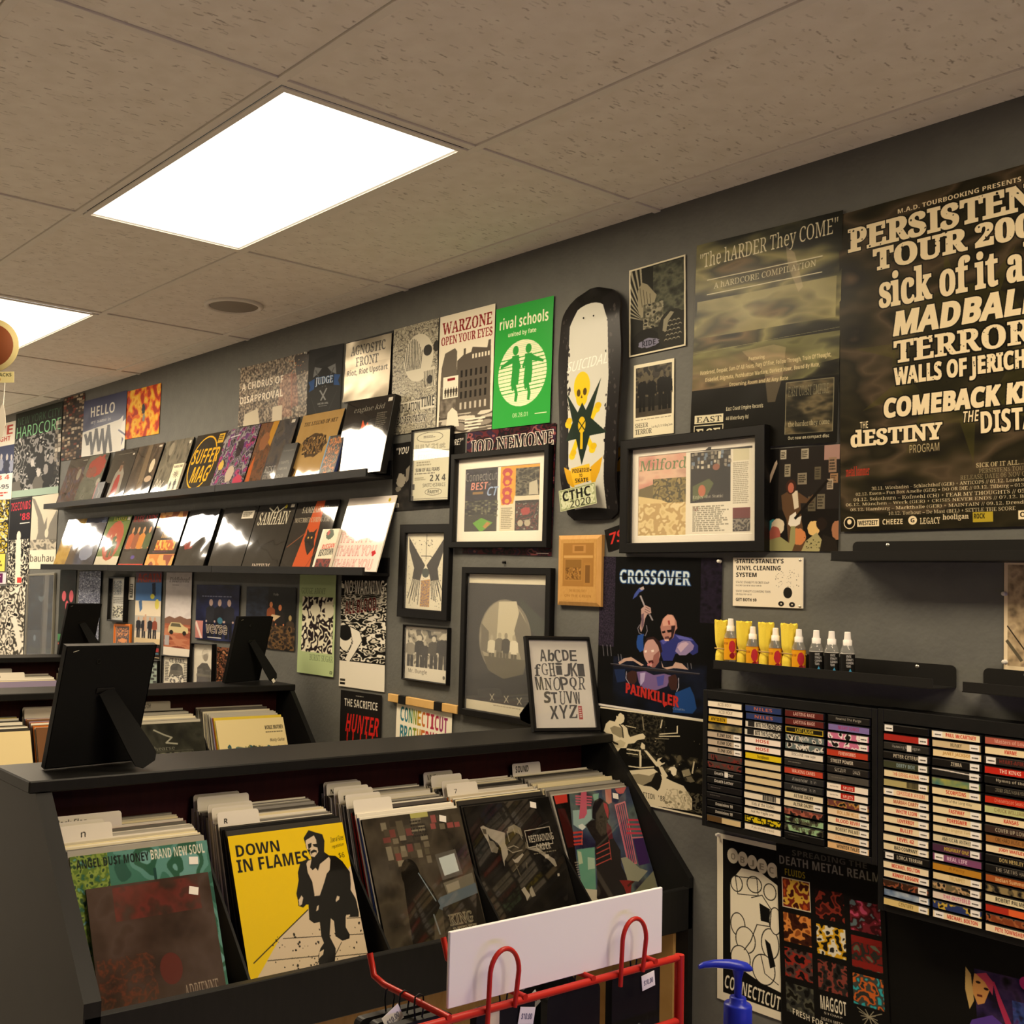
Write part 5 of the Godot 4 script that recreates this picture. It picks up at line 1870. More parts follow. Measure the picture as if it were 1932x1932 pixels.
	c.ell(78, 72, 7, 2.6, "26221e")
	c.rect(0, 90, 100, 100, "dcd4c6")
	c.rect(4, 76, 22, 88, "a8a4a6")
	art["w_van"] = c.done()
	c = Canvas.new(18, 36, "2a2220", 20)
	c.rect(10, 30, 90, 60, "a03a3a")
	c.rect(10, 66, 90, 80, "4a6a7a")
	art["w_mini"] = c.done()
	c = Canvas.new(70, 84, "e2dcc8", 21)
	c.text("CE BAKE", 3, 22, 6, 80, 20, "24221e", 0, "", 0, 0)
	c.ell(50, 40, 24, 18, "2a2822")
	c.poly([26, 44, 74, 44, 80, 70, 20, 70], "4a463c")
	c.clouds(26, 60, 76, 100, ["e8e2d0", "24221e", "e8e2d0", "e8e2d0"], 5, 3.0, true)
	c.para(6, 20, 22, 84, 12, "3a362e")
	c.para(78, 20, 95, 84, 12, "3a362e")
	art["w_bw1"] = c.done()
	c = Canvas.new(56, 110, "dcd5c3", 22)
	c.ell(54, 24, 16, 14, "b8b09e")
	c.ell(56, 30, 11, 10, "8c8474")
	c.poly([40, 26, 46, 14, 64, 12, 72, 24, 66, 20, 50, 24], "cfc7b4")
	c.poly([16, 100, 18, 56, 40, 44, 64, 44, 84, 60, 84, 100], "3a362f")
	c.rect(16, 70, 84, 76, "5a5548")
	art["w_man"] = c.done()
	c = Canvas.new(40, 80, "9fb3a6", 23)
	for i in 6:
		c.rect(40 + (i % 2) * 18, 14 + i * 12, 66 + (i % 2) * 18, 22 + i * 12, "1c2420")
	art["w_teal"] = c.done()
	c = Canvas.new(50, 96, "2a1c16", 24)
	c.clouds(0, 0, 100, 100, ["3a2a20", "7a4a34", "20160f", "b07a54"], 5, 3.0, true)
	art["w_sliver"] = c.done()
	c = Canvas.new(120, 150, "161a34", 25)
	c.clouds(0, 0, 100, 100, ["11142a", "1d2244", "2c3258"], 9, 2.0)
	c.para(14, 20, 84, 24, 1, "8a90b0", 0.0)
	for x in [[36, "23242c"], [56, "1a1a22"], [78, "20212a"]]:
		c.person(x[0], 26, 96, 22, x[1], "b49a90", "14141c")
	c.rect(0, 66, 18, 98, "b87a74")
	c.path([2, 70, 14, 96], 5, "d9c4bc")
	c.ell(58, 64, 6, 6, "3a6a80")
	c.text("verse", 1, 26, 72, 74, 88, "11122000", 0, "c9b8a0", 1.2)
	c.rect(30, 94, 62, 95.5, "d0ccc8")
	art["w_blue"] = c.done()
	c = Canvas.new(134, 160, "14161c", 26)
	c.rect(0, 0, 46, 100, "1c212c")
	c.clouds(0, 0, 46, 100, ["14171f", "222836", "2f3646"], 4, 3.0)
	c.rect(46, 0, 100, 100, "12110f")
	c.text("fob", 1, 56, 10, 66, 14, "a8a49c")
	c.person(52, 24, 76, 16, "8a4a2c", "c87a4a", "3a2a22")
	c.person(70, 28, 84, 17, "1f1a18", "c8784a", "2a221e")
	c.person(90, 44, 96, 15, "3a2f24", "a89060", "1c1814")
	c.poly([54, 44, 72, 46, 60, 54, 50, 52], "c9b08a")
	c.clouds(48, 62, 100, 100, ["1a1612", "3a2c20", "6a4f30", "1a1612"], 8, 4.0, true)
	art["w_dark"] = c.done()
	c = Canvas.new(100, 270, "aebf8c", 27)
	c.text("GOUGE AWAY", 2, 6, 14, 72, 20, "6c7a5a")
	c.clouds(10, 23, 94, 78, ["231a1c", "dcd6bc", "231a1c", "e2dcc4"], 31, 2.3, true, 0.6)
	c.ell(46, 36, 14, 6, "dcd6bc")
	c.ell(84, 36, 12, 7, "dcd6bc")
	c.text("BURNT SUGAR", 2, 34, 80, 96, 86, "6c7a5a")
	c.box(90, 95, 95, 97, 1.5, "3a4030")
	art["w_lime"] = c.done()
	c = Canvas.new(124, 300, "1a1816", 28)
	c.clouds(0, 6, 100, 76, ["14120f", "14120f", "dcd6c6", "14120f", "c9c2b0", "14120f"], 15, 6.0, true, 1.6)
	c.text("NO WARNING", 1, 8, 5, 94, 17, "e2dccb", 0, "14120f", 2.0)
	for i in 8:
		c.line(0, 30 - i * 1.5, 100, 24 - i * 1.5, 0.8, "c9c2b0")
	c.text("ALL BLOOD.", 1, 10, 24, 82, 36, "5a1a1a", 0, "d8d2c0", 1.0, 5)
	c.ell(12, 58, 14, 10, "d9d2c0")
	c.ell(12, 52, 15, 7, "14120f")
	c.poly([22, 46, 44, 50, 50, 58, 34, 70, 22, 78, 12, 76, 30, 60], "dcd6c6")
	c.path([22, 46, 44, 50, 50, 58, 34, 70, 22, 78], 1.2, "14120f")
	c.rect(0, 77, 100, 100, "dcd6c6")
	c.rect(3, 93, 14, 95, "3a362e")
	c.rect(3, 96, 14, 98, "14120f")
	art["w_warn"] = c.done()
	c = Canvas.new(104, 170, "161413", 29)
	c.para(38, 6, 62, 8, 1, "8a867c")
	c.text("THE SACRIFICE", 1, 10, 12, 90, 24, "d8d2c4")
	c.text("HUNTER", 1, 14, 34, 92, 62, "c2201c", 0.1)
	for x in [20, 34, 52, 66, 80]:
		c.line(x, 58, x - 1, 72 + (x % 7), 3, "b81c18")
	c.ell(46, 90, 20, 14, "a01a18", 0.2)
	c.ell(46, 92, 13, 10, "161413")
	art["w_hunt"] = c.done()
	# -- row above the ledges
	c = Canvas.new(190, 160, "1a1613", 30)
	c.clouds(0, 0, 100, 100, ["161210", "241d19", "b9a68e", "1a1512", "cdbda4", "3a2f28", "8c5a44"], 44, 6.0, false, 0.35)
	c.poly([62, 30, 78, 26, 80, 96, 58, 96], "b8765e60")
	c.poly([76, 30, 84, 28, 88, 80, 78, 84], "8f3a2460")
	c.rect(52, 76, 66, 100, "c8bda6")
	c.poly([10, 80, 30, 74, 34, 100, 8, 100], "bfb49c")
	c.poly([80, 4, 100, 0, 100, 30, 84, 34], "241a14")
	c.blots(26, 74, 8, 98, 34, 0.4, 1.3, ["e0c48a", "d9772c", "b84a24"])
	c.text("A CHORUS OF", 1, 4, 28, 66, 40, "ece2cf")
	c.text("DISAPPROVAL", 1, 2, 50, 66, 62, "ece2cf")
	art["w_chor"] = c.done()
	c = Canvas.new(100, 180, "212222", 31)
	c.poly([20, 16, 82, 8, 82, 18, 20, 25], "191a1a")
	c.ell(50, 42, 30, 14, "17181a")
	for s in [-1, 1]:
		c.poly([50 + s * 8, 32, 50 + s * 30, 28, 50 + s * 34, 44, 50 + s * 20, 40], "6f7274")
		c.line(50 + s * 4, 60, 50 + s * 26, 34, 3, "4a4c4e")
	c.ell(50, 40, 12, 9, "0f1011")
	c.poly([4, 50, 22, 46, 22, 62, 6, 66, 10, 58], "1f4a86")
	c.poly([96, 46, 78, 44, 78, 60, 96, 62, 90, 54], "1f4a86")
	c.poly([22, 46, 50, 42, 78, 45, 78, 62, 50, 58, 22, 62], "111213")
	c.text("JUDGE", 3, 25, 45, 75, 59, "d6d9da", 0, "2a5a98", 2)
	c.path([40, 66, 56, 80], 4, "8c8f90")
	c.path([58, 64, 44, 80], 4, "8c8f90")
	c.text("WRECKING BALL", 1, 34, 84, 66, 87, "b0b2b2")
	c.para(38, 89, 62, 90.5, 1, "8c8f90", 0.0)
	c.path([14, 74, 30, 98], 1, "3a3c3c")
	c.path([88, 70, 68, 96], 1, "3a3c3c")
	art["w_judge"] = c.done()
	c = Canvas.new(124, 150, "8d8472", 32)
	c.clouds(0, 40, 100, 100, ["7d7464", "8d8472", "978e7c"], 6, 2.0)
	c.text("AGNOSTIC", 3, 12, 8, 88, 24, "1c1a17")
	c.text("FRONT", 3, 24, 28, 74, 43, "1c1a17")
	c.text("Riot, Riot Upstart", 1, 6, 47, 94, 60, "24211d")
	for y in [14, 19, 34, 38]:
		c.line(10, y, 90, y - 1, 0.5, "8d8472")
	art["w_agno"] = c.done()
	c = Canvas.new(124, 290, "aea893", 33)
	c.clouds(0, 0, 100, 100, ["4a473d", "a8a28e", "b3ad98", "57534a", "aaa490", "8a8574", "b3ad98", "3a382f"], 61, 7.0, true, 1.0, 3)
	c.ell(58, 32, 32, 22, "c6c0ac")
	for a in 12:
		var t := a / 11.0
		c.path([26 + 40 * t, 26 - 12 * sin(t * PI), 30 + 34 * t, 36 - 6 * sin(t * PI), 32 + 30 * t, 42], 1.3, "2a2822")
	c.ell(78, 27, 9, 5, "23211c")
	c.ell(96, 25, 6, 5, "23211c")
	c.poly([70, 46, 94, 42, 96, 60, 78, 62], "c6c0ac")
	for i in 7:
		c.line(72 + i * 3.5, 46, 74 + i * 3, 60, 1.2, "2a2822")
	c.ell(84, 54, 6, 4, "1c1a17")
	c.rect(2, 71, 96, 80, "c9c3b0")
	c.text("ANNIHILATION", 1, 3, 72, 64, 80, "2a2822")
	c.text("TIME", 1, 66, 69, 95, 78, "2a2822", 0, "c9c3b0", 1)
	c.text("BAD REPUTATION", 1, 14, 84, 76, 91, "1c1a17", 0.1, "d8d2c0", 1.5)
	art["w_skull"] = c.done()
	c = Canvas.new(150, 320, "ded6c0", 34)
	c.text("WARZONE", 3, 5, 6, 95, 16, "7c1c1c")
	c.text("OPEN YOUR EYES", 3, 4, 18, 96, 25, "7c1c1c")
	for y in [10, 21]:
		c.line(3, y, 97, y, 0.5, "ded6c0")
	c.poly([4, 84, 6, 44, 12, 32, 30, 29, 34, 32, 36, 84], "5f584e")
	c.poly([34, 84, 35, 40, 46, 36, 46, 31, 50, 31, 50, 36, 60, 35, 62, 31, 88, 34, 90, 28, 94, 28, 96, 88, 34, 90], "554e45")
	c.clouds(4, 84, 100, 100, ["8a8276", "4a443c", "b8b0a0", "5d564c", "cfc7b4"], 4, 4.0, true, 3.0)
	c.clouds(6, 60, 34, 86, ["4a443c", "6f675c", "8a8276"], 9, 2.0)
	for j in 5:
		for i in 6:
			if j == 0:
				c.rect(62 + i * 5.5, 37, 65 + i * 5.5, 40.5, "ded6c0")
			else:
				c.rect(42 + i * 8.6, 40 + j * 8.8, 45.6 + i * 8.6, 45.5 + j * 8.8, "211e1a" if j < 4 else "b8b0a0")
	c.rect(10, 52, 38, 70, "e2dac6")
	c.rect(18, 53.5, 32, 55.5, "7c1c1c")
	for x in [15, 20, 25, 30, 35]:
		c.person(x, 61, 69, 4, "3a352e", "6a6256")
	c.poly([18, 94, 20, 82, 28, 78, 38, 82, 42, 94], "d8d0bc")
	for y in [89, 91.5, 94, 96.5]:
		c.rect(52, y, 92 - (y - 86) * 1.4, y + 1.4, "ded6c2")
	art["w_war"] = c.done()
	c = Canvas.new(150, 310, "2c9a3c", 35)
	c.text("rival schools", 1, 8, 9, 92, 19, "ece8c8")
	c.text("united by fate", 1, 24, 22, 72, 27, "e6e2c2")
	c.ell(50, 57, 42, 27, "e2e0ba")
	for i in 10:
		var y := 44.0 + i * 3.1
		var dx := 42.0 * sqrt(maxf(0.0, 1.0 - ((y - 57.0) / 27.0) ** 2))
		c.line(50 - dx, y + 1.0, 50 + dx, y - 1.2, 0.8 + 0.2 * absf(i - 5.0), "2c9a3c")
	for i in 8:
		var y := 31.5 + i * 1.5
		var dx := 42.0 * sqrt(maxf(0.0, 1.0 - ((y - 57.0) / 27.0) ** 2))
		c.line(50 - dx, y, 50 + dx, y, 0.5, "8cc48c")
		c.line(50 - dx, 114 - y, 50 + dx, 114 - y, 0.5, "8cc48c")
	for e in [[38, 37, -1], [60, 37, 1]]:
		var x: float = e[0]
		c.ell(x, 38, 5, 3.8, "2a8f3a")
		c.poly([x - 6, 42, x + 6, 42, x + 8, 56, x + 6, 66, x - 7, 66, x - 5, 54], "2a8f3a")
		c.poly([x + e[2] * 5, 43, x + e[2] * 26, 49, x + e[2] * 26, 51, x + e[2] * 5, 48], "2a8f3a")
		c.poly([x - e[2] * 5, 44, x - e[2] * 10, 52, x - e[2] * 7, 54, x - e[2] * 3, 48], "2a8f3a")
		c.poly([x - 4, 65, x + 2, 65, x + 6, 74, x + 4, 80, x, 79, x + 1, 73], "2a8f3a")
		c.poly([x - 6, 65, x, 65, x - 2, 71, x - 5, 70], "2a8f3a")
	c.text("08.28.01", 0, 36, 89, 62, 92.5, "e2e0ba")
	c.rect(74, 91, 94, 91.6, "e2e0ba")
	art["w_green"] = c.done()
	c = Canvas.new(190, 190, "1c1b1a", 36)
	c.text("\"YOU WANT", 1, 4, 7, 48, 17, "d8d2c4", 0.15)
	c.text("CORE?\"", 1, 78, 6, 97, 15, "d8d2c4", 0.15)
	c.clouds(0, 60, 60, 100, ["1c1b1a", "242220", "3a3733"], 5, 3.0)
	c.ell(13, 56, 7, 11, "8c8678", 0.3)
	c.poly([20, 40, 26, 34, 24, 56, 20, 60], "7a7468")
	c.ell(9, 68, 4, 4, "6f6a5e", 0.3)
	c.text("hm", 3, 4, 86, 11, 95, "c8c2b4")
	art["w_you"] = c.done()
	c = Canvas.new(230, 330, "2a1016", 37)
	c.clouds(0, 0, 100, 100, ["170a0e", "3a1218", "120a10", "561c22", "2a1830", "8a4a4a", "170a0e"], 71, 6.0, true)
	c.text("IOD NEMONE", 3, 6, 8, 97, 19, "141013", 0, "d8d0c0", 1.6, 3)
	c.rect(84, 98, 97, 98.6, "d8d0c0")
	art["w_iod"] = c.done()
	c = Canvas.new(104, 186, "cdc9ae", 38)
	c.ell(42, 11, 34, 7, "2a2822")
	c.ell(42, 11, 33, 6.4, "cdc9ae")
	c.para(26, 9, 58, 13, 2, "6a665a")
	c.text("JULY 21st", 0, 3, 21, 82, 29, "cdc9ae", 0, "3a382f", 1.0)
	c.box(2, 31, 94, 97, 1.0, "4a473c")
	c.text("TENFOLD", 0, 10, 35, 72, 42, "23211c", 0.1)
	c.para(10, 45, 60, 52, 2, "8a866f")
	c.text("SUM OF ALL FEARS", 1, 8, 54, 70, 59, "23211c")
	c.para(6, 61, 78, 64, 1, "6a665a")
	c.para(6, 67, 36, 72, 2, "8a866f")
	c.text("2 X 4", 1, 46, 64, 86, 73, "23211c")
	c.text("SWITCHSTANCE", 0, 28, 76, 86, 81, "4a473c")
	c.ell(56, 88, 22, 5, "4a473c")
	c.ell(56, 88, 21, 4.4, "cdc9ae")
	c.text("PARTY!", 1, 42, 85.5, 70, 90.5, "4a473c")
	c.rect(0, 76, 6, 84, "23211c")
	c.rect(0, 93, 4, 100, "23211c")
	c.poly([84, 0, 100, 0, 100, 6], "23211c")
	art["w_ten"] = c.done()
	# framed magazine pages
	c = Canvas.new(190, 200, "e6dfcc", 39)
	c.rect(0, 0, 45, 100, "15161c")
	c.clouds(0, 0, 45, 66, ["121318", "1c1e28", "2c2838", "14151a"], 8, 3.0)
	c.text("Connecticut", 0, 1, 6, 44, 20, "8d8a80")
	c.text("BEST", 1, 8, 22, 31, 34, "d58a78", 0.1)
	c.text("of", 2, 32, 24, 36, 28, "c9b8a8")
	c.text("CT", 1, 30, 30, 44, 44, "8fa6c8", 0.2)
	c.rect(11, 37, 26, 41, "8a6a3a")
	c.tiles(0, 50, 45, 76, 10, 8, ["2a2c26", "50513f", "17181a", "6a6a50"], 0.4)
	c.poly([0, 76, 22, 72, 45, 76, 45, 100, 0, 100], "34342c")
	c.poly([12, 86, 24, 78, 40, 86, 26, 99, 22, 99], "5f9a2c")
	c.poly([26, 92, 32, 84, 37, 87, 30, 95], "b0803c")
	c.rect(49, 0, 100, 100, "d8ceb0")
	c.rect(49, 0, 100, 46, "d79a2a")
	c.poly([49, 46, 68, 46, 66, 58, 51, 60], "d79a2a")
	for e in [[58, 11], [58, 23], [58, 40], [58, 52]]:
		c.ell(e[0], e[1], 6.5, 8, "b23c40", 0.25)
		c.ell(e[0], e[1] + 2, 3, 3.4, "d79a2a")
	c.rect(69, 5, 99, 47, "2c2a26")
	c.clouds(69, 5, 99, 47, ["1c1b18", "3c3a30", "6a6652", "24221f"], 4, 3.0, true)
	c.poly([86, 28, 96, 24, 98, 46, 86, 46], "b8b098")
	c.rect(69, 54, 99, 100, "1f1b1a")
	c.clouds(70, 58, 98, 98, ["1f1b1a", "3a2624", "6a3430", "24211f", "8a8272"], 14, 3.0, true)
	c.ell(82, 70, 6, 6, "a03a38", 0.3)
	c.ell(76, 88, 3.6, 5, "b0a68c")
	c.ell(85, 88, 4, 5, "b0a68c")
	c.para(51, 64, 67, 97, 12, "8d866f")
	art["w_best"] = c.done()
	c = Canvas.new(100, 210, "e0d9bf", 40)
	c.line(50, 2, 50, 34, 1, "3a352c")
	c.blots(16, 42, 8, 66, 18, 0.6, 2.2, ["3a352c"])
	c.line(38, 30, 62, 30, 1.6, "2a2620")
	for s in [-1, 1]:
		c.poly([50 + s * 2, 42, 50 + s * 22, 26, 50 + s * 46, 5, 50 + s * 44, 22, 50 + s * 30, 46, 50 + s * 34, 60, 50 + s * 14, 62, 50 + s * 8, 50], "24201b")
		for i in 7:
			c.line(50 + s * (14 + i * 3), 60, 50 + s * (18 + i * 4.5), 74 + 22.0 * c.rg.randf(), 1.4, "2a2620")
	c.blots(150, 2, 8, 98, 96, 0.3, 1.6, ["24201b", "3a352c"])
	c.ell(50, 52, 9, 6, "34413a")
	c.poly([40, 62, 62, 60, 62, 96, 38, 96], "b98a4a")
	c.clouds(39, 62, 61, 96, ["b98a4a", "c9a05c", "7a6a7a", "b07a3a"], 6, 3.0, true, 0.4)
	art["w_fly2"] = c.done()
	c = Canvas.new(110, 130, "dcd5c0", 41)
	c.rect(6, 6, 94, 76, "4a463c")
	c.clouds(6, 6, 94, 76, ["3a372f", "8a8472", "c0b8a2", "5a5548"], 6, 3.0, true)
	for e in [[12, 22, 20, "8a8474", "c8c0aa"], [34, 16, 22, "17150f", "c8c0aa"], [46, 26, 18, "23211c", "b0a892"], [66, 16, 24, "3f3b32", "c8c0aa"], [88, 10, 30, "141310", "c0b8a2"]]:
		c.person(e[0], e[1], 76, e[2], e[3], e[4], "23211c")
	c.text("Mr. Bungle", 0, 8, 80, 52, 90, "5a5548")
	c.ell(90, 90, 2.6, 3.4, "5a5548")
	art["w_bun"] = c.done()
	c = Canvas.new(200, 380, "1b1a17", 42)
	c.rect(0, 0, 100, 7, "d3cbb0")
	c.clouds(0, 7, 100, 93, ["171613", "201f1b", "26241f"], 4, 2.0)
	c.poly([66, 16, 100, 34, 100, 42, 90, 46, 66, 28], "2a3024")
	c.ell(48, 46, 33, 28, "77705f")
	c.ell(47, 45, 30, 26, "989078")
	c.poly([40, 20, 62, 19, 66, 30, 58, 48, 38, 48], "c2b99c")
	c.poly([18, 36, 28, 42, 28, 58, 18, 56], "6a6454")
	c.poly([66, 26, 80, 40, 82, 60, 70, 62, 60, 40], "6d6757")
	c.poly([22, 60, 76, 60, 72, 70, 48, 75, 28, 70], "59533f")
	for e in [[32, 44, 10, "cfc7ac", "a89f86"], [42, 42, 11, "6a6454", "a89f86"], [50, 42, 10, "3a362c", "8a826c"], [60, 43, 10, "d8d0b6", "a89f86"]]:
		c.person(e[0], e[1], 66, e[2], e[3], e[4], "57513f")
	for x in [34, 52, 68]:
		c.line(x - 2.5, 87, x + 2.5, 91, 1.0, "b0a890")
		c.line(x + 2.5, 86.5, x - 2, 91.5, 1.0, "b0a890")
	c.rect(0, 93, 100, 100, "d3cbb0")
	c.para(36, 94.4, 70, 95.4, 1, "8a826c", 0.0)
	art["w_orb"] = c.done()
	# -- near wall
	c = Canvas.new(150, 250, "d8d0b4", 43)
	c.rect(3, 2, 97, 98, "24241f")
	for i in 9:
		var t := -0.25 + i * 0.2
		c.poly([28, 62, 28 - 60 * cos(t), 62 - 60 * sin(t) - 30, 28 - 60 * cos(t + 0.09), 62 - 60 * sin(t + 0.09) - 30], "9c967e")
	c.poly([0, 0, 3, 0, 3, 100, 0, 100], "d8d0b4")
	c.clouds(44, 3, 97, 60, ["23241f", "3a3c32", "5d5f4c", "2c2d27"], 5, 2.0)
	c.poly([16, 26, 24, 18, 34, 22, 50, 36, 46, 44, 36, 56, 22, 58, 16, 48], "8f886f")
	for i in 4:
		c.line(20 + i * 6, 24 + i * 3, 24 + i * 5, 46, 1.0, "4a463a")
	c.clouds(26, 44, 62, 72, ["3a3a30", "5d5b4a", "8a8570", "23231e"], 15, 3.0, true)
	c.ell(30, 88, 26, 16, "1c1b18")
	c.ell(78, 78, 26, 22, "2a2923")
	for j in 5:
		for i in 4:
			c.ell(66 + i * 7 + (j % 2) * 3, 70 + j * 5, 3.2, 2.4, "8d8873")
			c.ell(66 + i * 7 + (j % 2) * 3, 71 + j * 5, 3.2, 2.2, "2a2923")
	c.poly([60, 78, 62, 66, 74, 58, 80, 60, 70, 68, 66, 80], "8a8570")
	c.ell(36, 88, 18, 5, "77768a", 0.3)
	c.text("RIDE", 1, 24, 85, 48, 91, "2a2934")
	c.rect(0, 0, 100, 2, "d8d0b4")
	c.rect(97, 0, 100, 100, "d8d0b4")
	c.rect(0, 98, 100, 100, "d8d0b4")
	c.rect(0, 0, 3, 100, "d8d0b4")
	art["w_pray"] = c.done()
	c = Canvas.new(110, 200, "ddd5b8", 44)
	c.rect(6, 5, 94, 73, "211f1b")
	c.clouds(6, 5, 94, 40, ["1c1a17", "34302a", "57503f", "24211d"], 6, 3.0, true)
	c.clouds(6, 60, 94, 73, ["3a352d", "4d463a"], 5, 3.0)
	for e in [[22, 16], [45, 17], [70, 13], [84, 15]]:
		c.person(e[0], e[1], 66, 22, "12110f", "57503f", "141310")
	c.para(6, 76, 94, 78, 1, "8a826c", 0.0)
	c.text("SHEER", 2, 5, 81, 37, 87, "2a2721")
	c.text("TERROR", 2, 5, 89, 46, 96, "2a2721")
	c.text("Standing Up For Falling Down", 2, 46, 86, 96, 90, "4a4436")
	art["w_sheer"] = c.done()
	c = Canvas.new(370, 560, "1a1a13", 45)
	c.clouds(0, 0, 100, 75, ["12120d", "17170f", "24251a", "5e5b3c", "8a8355", "3a3826", "6f5d40", "15150f"], 17, 1.8, false, 2.6)
	c.clouds(2, 28, 97, 46, ["3a382600", "8d865ccc", "9c9566ee", "6a62440c"], 23, 1.6, false, 2.0)
	c.poly([0, 71, 26, 70, 54, 68, 100, 64, 100, 100, 0, 100], "151410")
	c.clouds(0, 52, 100, 71, ["23241a00", "8c8a58bb", "5d5a3acc", "8a7458aa", "17170f00"], 33, 2.2, false, 2.4)
	c.line(0, 53, 100, 50.5, 0.25, "8d8a60")
	c.poly([36, 55, 58, 54, 66, 56, 64, 70, 60, 80, 55, 80, 52, 66], "c8b08a55")
	c.poly([64, 10, 70, 14, 76, 30, 73, 32, 66, 20], "d8c0a455")
	c.text("\"The hARDER They COME\"", 2, 3, 4.5, 97, 14, "d8cfae", 0, "", 0, 2.5)
	c.rect(9, 18, 88, 18.4, "cfc7a6")
	c.text("A hARDCORE COMPILATION", 2, 14, 20, 84, 23, "c9c09c", 0, "", 0, 1)
	c.rect(9, 25, 88, 25.4, "cfc7a6")
	c.text("Featuring", 1, 41, 58, 52, 60.2, "d3c294")
	c.text("Hatebreed, Despair, Sum Of All Fears, Fury Of Five, Follow Through, Train Of Thought,", 1, 6, 61.5, 95, 64.2, "d3c294", 0, "", 0, 0.8)
	c.text("Disbelief, Stigmata, Pushbutton Warfare, Darkest Hour, Bound By Hate,", 1, 10, 65.2, 88, 67.8, "d3c294", 0, "", 0, 0.8)
	c.text("Drowning Room and At Any Rate", 1, 28, 68.8, 68, 71.2, "d3c294")
	c.rect(3, 83, 24, 87, "d3cbaa")
	c.text("EAST", 2, 4.5, 83.8, 22.5, 86.4, BLACK)
	c.box(3, 88, 24, 98, 0.6, "d3cbaa")
	c.text("ECE", 3, 4.5, 89.5, 22.5, 97, "d3cbaa")
	c.text("East Coast Empire Records", 1, 26, 80, 52, 82.6, "d3cbaa")
	c.text("44 Waterbury Rd", 1, 26, 84.5, 42, 87, "d3cbaa")
	c.clouds(67, 72, 97, 95, ["1a1914", "2a281f", "6a5f45", "201f18"], 9, 2.0, false, 2.0)
	c.box(67, 72, 97, 95, 0.4, "8d876c")
	c.text("EAST COAST EMPIRE", 2, 68.5, 74, 94, 78.5, "7d7860")
	c.text("the harder they come", 2, 69, 89.5, 95, 92.5, "b8ae8a")
	c.text("Out now on compact disc", 1, 69, 96, 95, 98, "d3cbaa")
	art["w_hard"] = c.done()
	c = Canvas.new(300, 210, "e6dfca", 46)
	c.rect(0, 0, 44, 100, "c9a884")
	c.clouds(0, 0, 44, 44, ["c07a6c", "d09a84", "dcb89c", "b8907c"], 5, 2.0, false, 2.0)
	c.text("Milford", 2, 1, 5, 44, 19, "5d7a4a", 0.1)
	c.poly([0, 42, 20, 34, 44, 30, 44, 60, 20, 56, 0, 52], "6a5d34")
	c.clouds(14, 30, 44, 62, ["6a5d34", "8a7a44", "4a4426", "a08a50"], 8, 4.0, true)
	c.poly([0, 50, 22, 56, 44, 70, 44, 100, 0, 100], "d8c084")
	c.clouds(0, 60, 44, 100, ["cdb276", "dcc68c", "b89a60", "e2cf9a"], 18, 4.0, true)
	c.rect(48, 2, 82, 62, "24221f")
	c.tiles(48, 2, 82, 22, 12, 4, ["8a8272", "c8c0aa", "4a463c", "2a2824", "6a7a8a"], 0.4)
	c.poly([66, 24, 76, 18, 81, 30, 82, 50, 68, 48], "1c1d1a")
	c.ell(70, 21, 3, 4, "8f5a44")
	c.poly([50, 42, 64, 34, 68, 40, 62, 56, 50, 60], "57603a")
	c.ell(58, 48, 3.2, 7, "b86a4a")
	c.text("Enjoy the Static", 2, 50, 53, 76, 58, "d8d0bc")
	c.text("M", 2, 50, 66, 55, 72, "7a3a34")
	c.para(50, 66, 82, 97, 13, "8d8874")
	c.para(84, 18, 97, 66, 22, "a09a84", 0.1)
	c.rect(84, 2, 97, 16, "d3ccaa")
	c.rect(84, 70, 98, 97, "3a2c28")
	c.rect(84, 70, 98, 82, "6a2a28")
	c.clouds(84, 83, 98, 97, ["2a2624", "8a8272", "3a3632"], 5, 3.0, true)
	art["w_mil"] = c.done()
	c = Canvas.new(190, 260, "191613", 47)
	c.rect(0, 0, 20, 100, "121110")
	c.rect(20, 0, 100, 60, "24201d")
	c.rect(80, 0, 100, 14, "9a7a70")
	for e in [[22, 2, 30, 11, "a8a08c"], [50, 2, 60, 12, "9c947f"], [28, 16, 36, 28, "8d846e"], [86, 12, 96, 26, "8a705a"], [88, 27, 98, 36, "8a6a4c"], [46, 25, 58, 36, "7d7462"], [68, 20, 76, 32, "57503f"], [60, 48, 70, 62, "57503f"], [72, 46, 82, 60, "6a6250"], [84, 32, 92, 42, "a0907a"]]:
		c.rect(e[0], e[1], e[2], e[3], e[4])
		c.para(e[0] + 1, e[1] + 2, e[2] - 1, e[3] - 1, 4, "3a342a")
	c.poly([0, 40, 2, 36, 14, 14, 17, 11, 18, 15, 9, 32, 2, 42], "b8a48c")
	c.poly([24, 46, 34, 42, 48, 44, 60, 50, 66, 46, 70, 48, 64, 54, 50, 54, 52, 70, 60, 100, 36, 100, 32, 70, 26, 60], "57402c")
	c.poly([38, 42, 46, 42, 48, 58, 42, 60], "c8bca4")
	c.ell(37, 38, 7, 7, "3a241c")
	c.ell(37, 39, 4, 5, "a8604c")
	c.poly([36, 66, 44, 62, 46, 68, 52, 66, 50, 74, 40, 78, 34, 74], "d8d0c0")
	c.line(44, 68, 84, 34, 3.4, "17130f")
	for e in [[14, 78, 10, 9, "2f7a80"], [20, 76, 9, 8, "cbbda0"], [16, 84, 8, 8, "a0584a"], [48, 86, 10, 8, "c07a4a"], [68, 78, 8, 7, "d3b070"], [78, 74, 7, 6, "241c17"], [98, 80, 7, 9, "9a6a4c"]]:
		c.ell(e[0], e[1], e[2], e[3], e[4], 0.12)
	c.poly([0, 100, 4, 90, 24, 86, 36, 92, 38, 76, 44, 76, 44, 92, 40, 100], "8d8a5c")
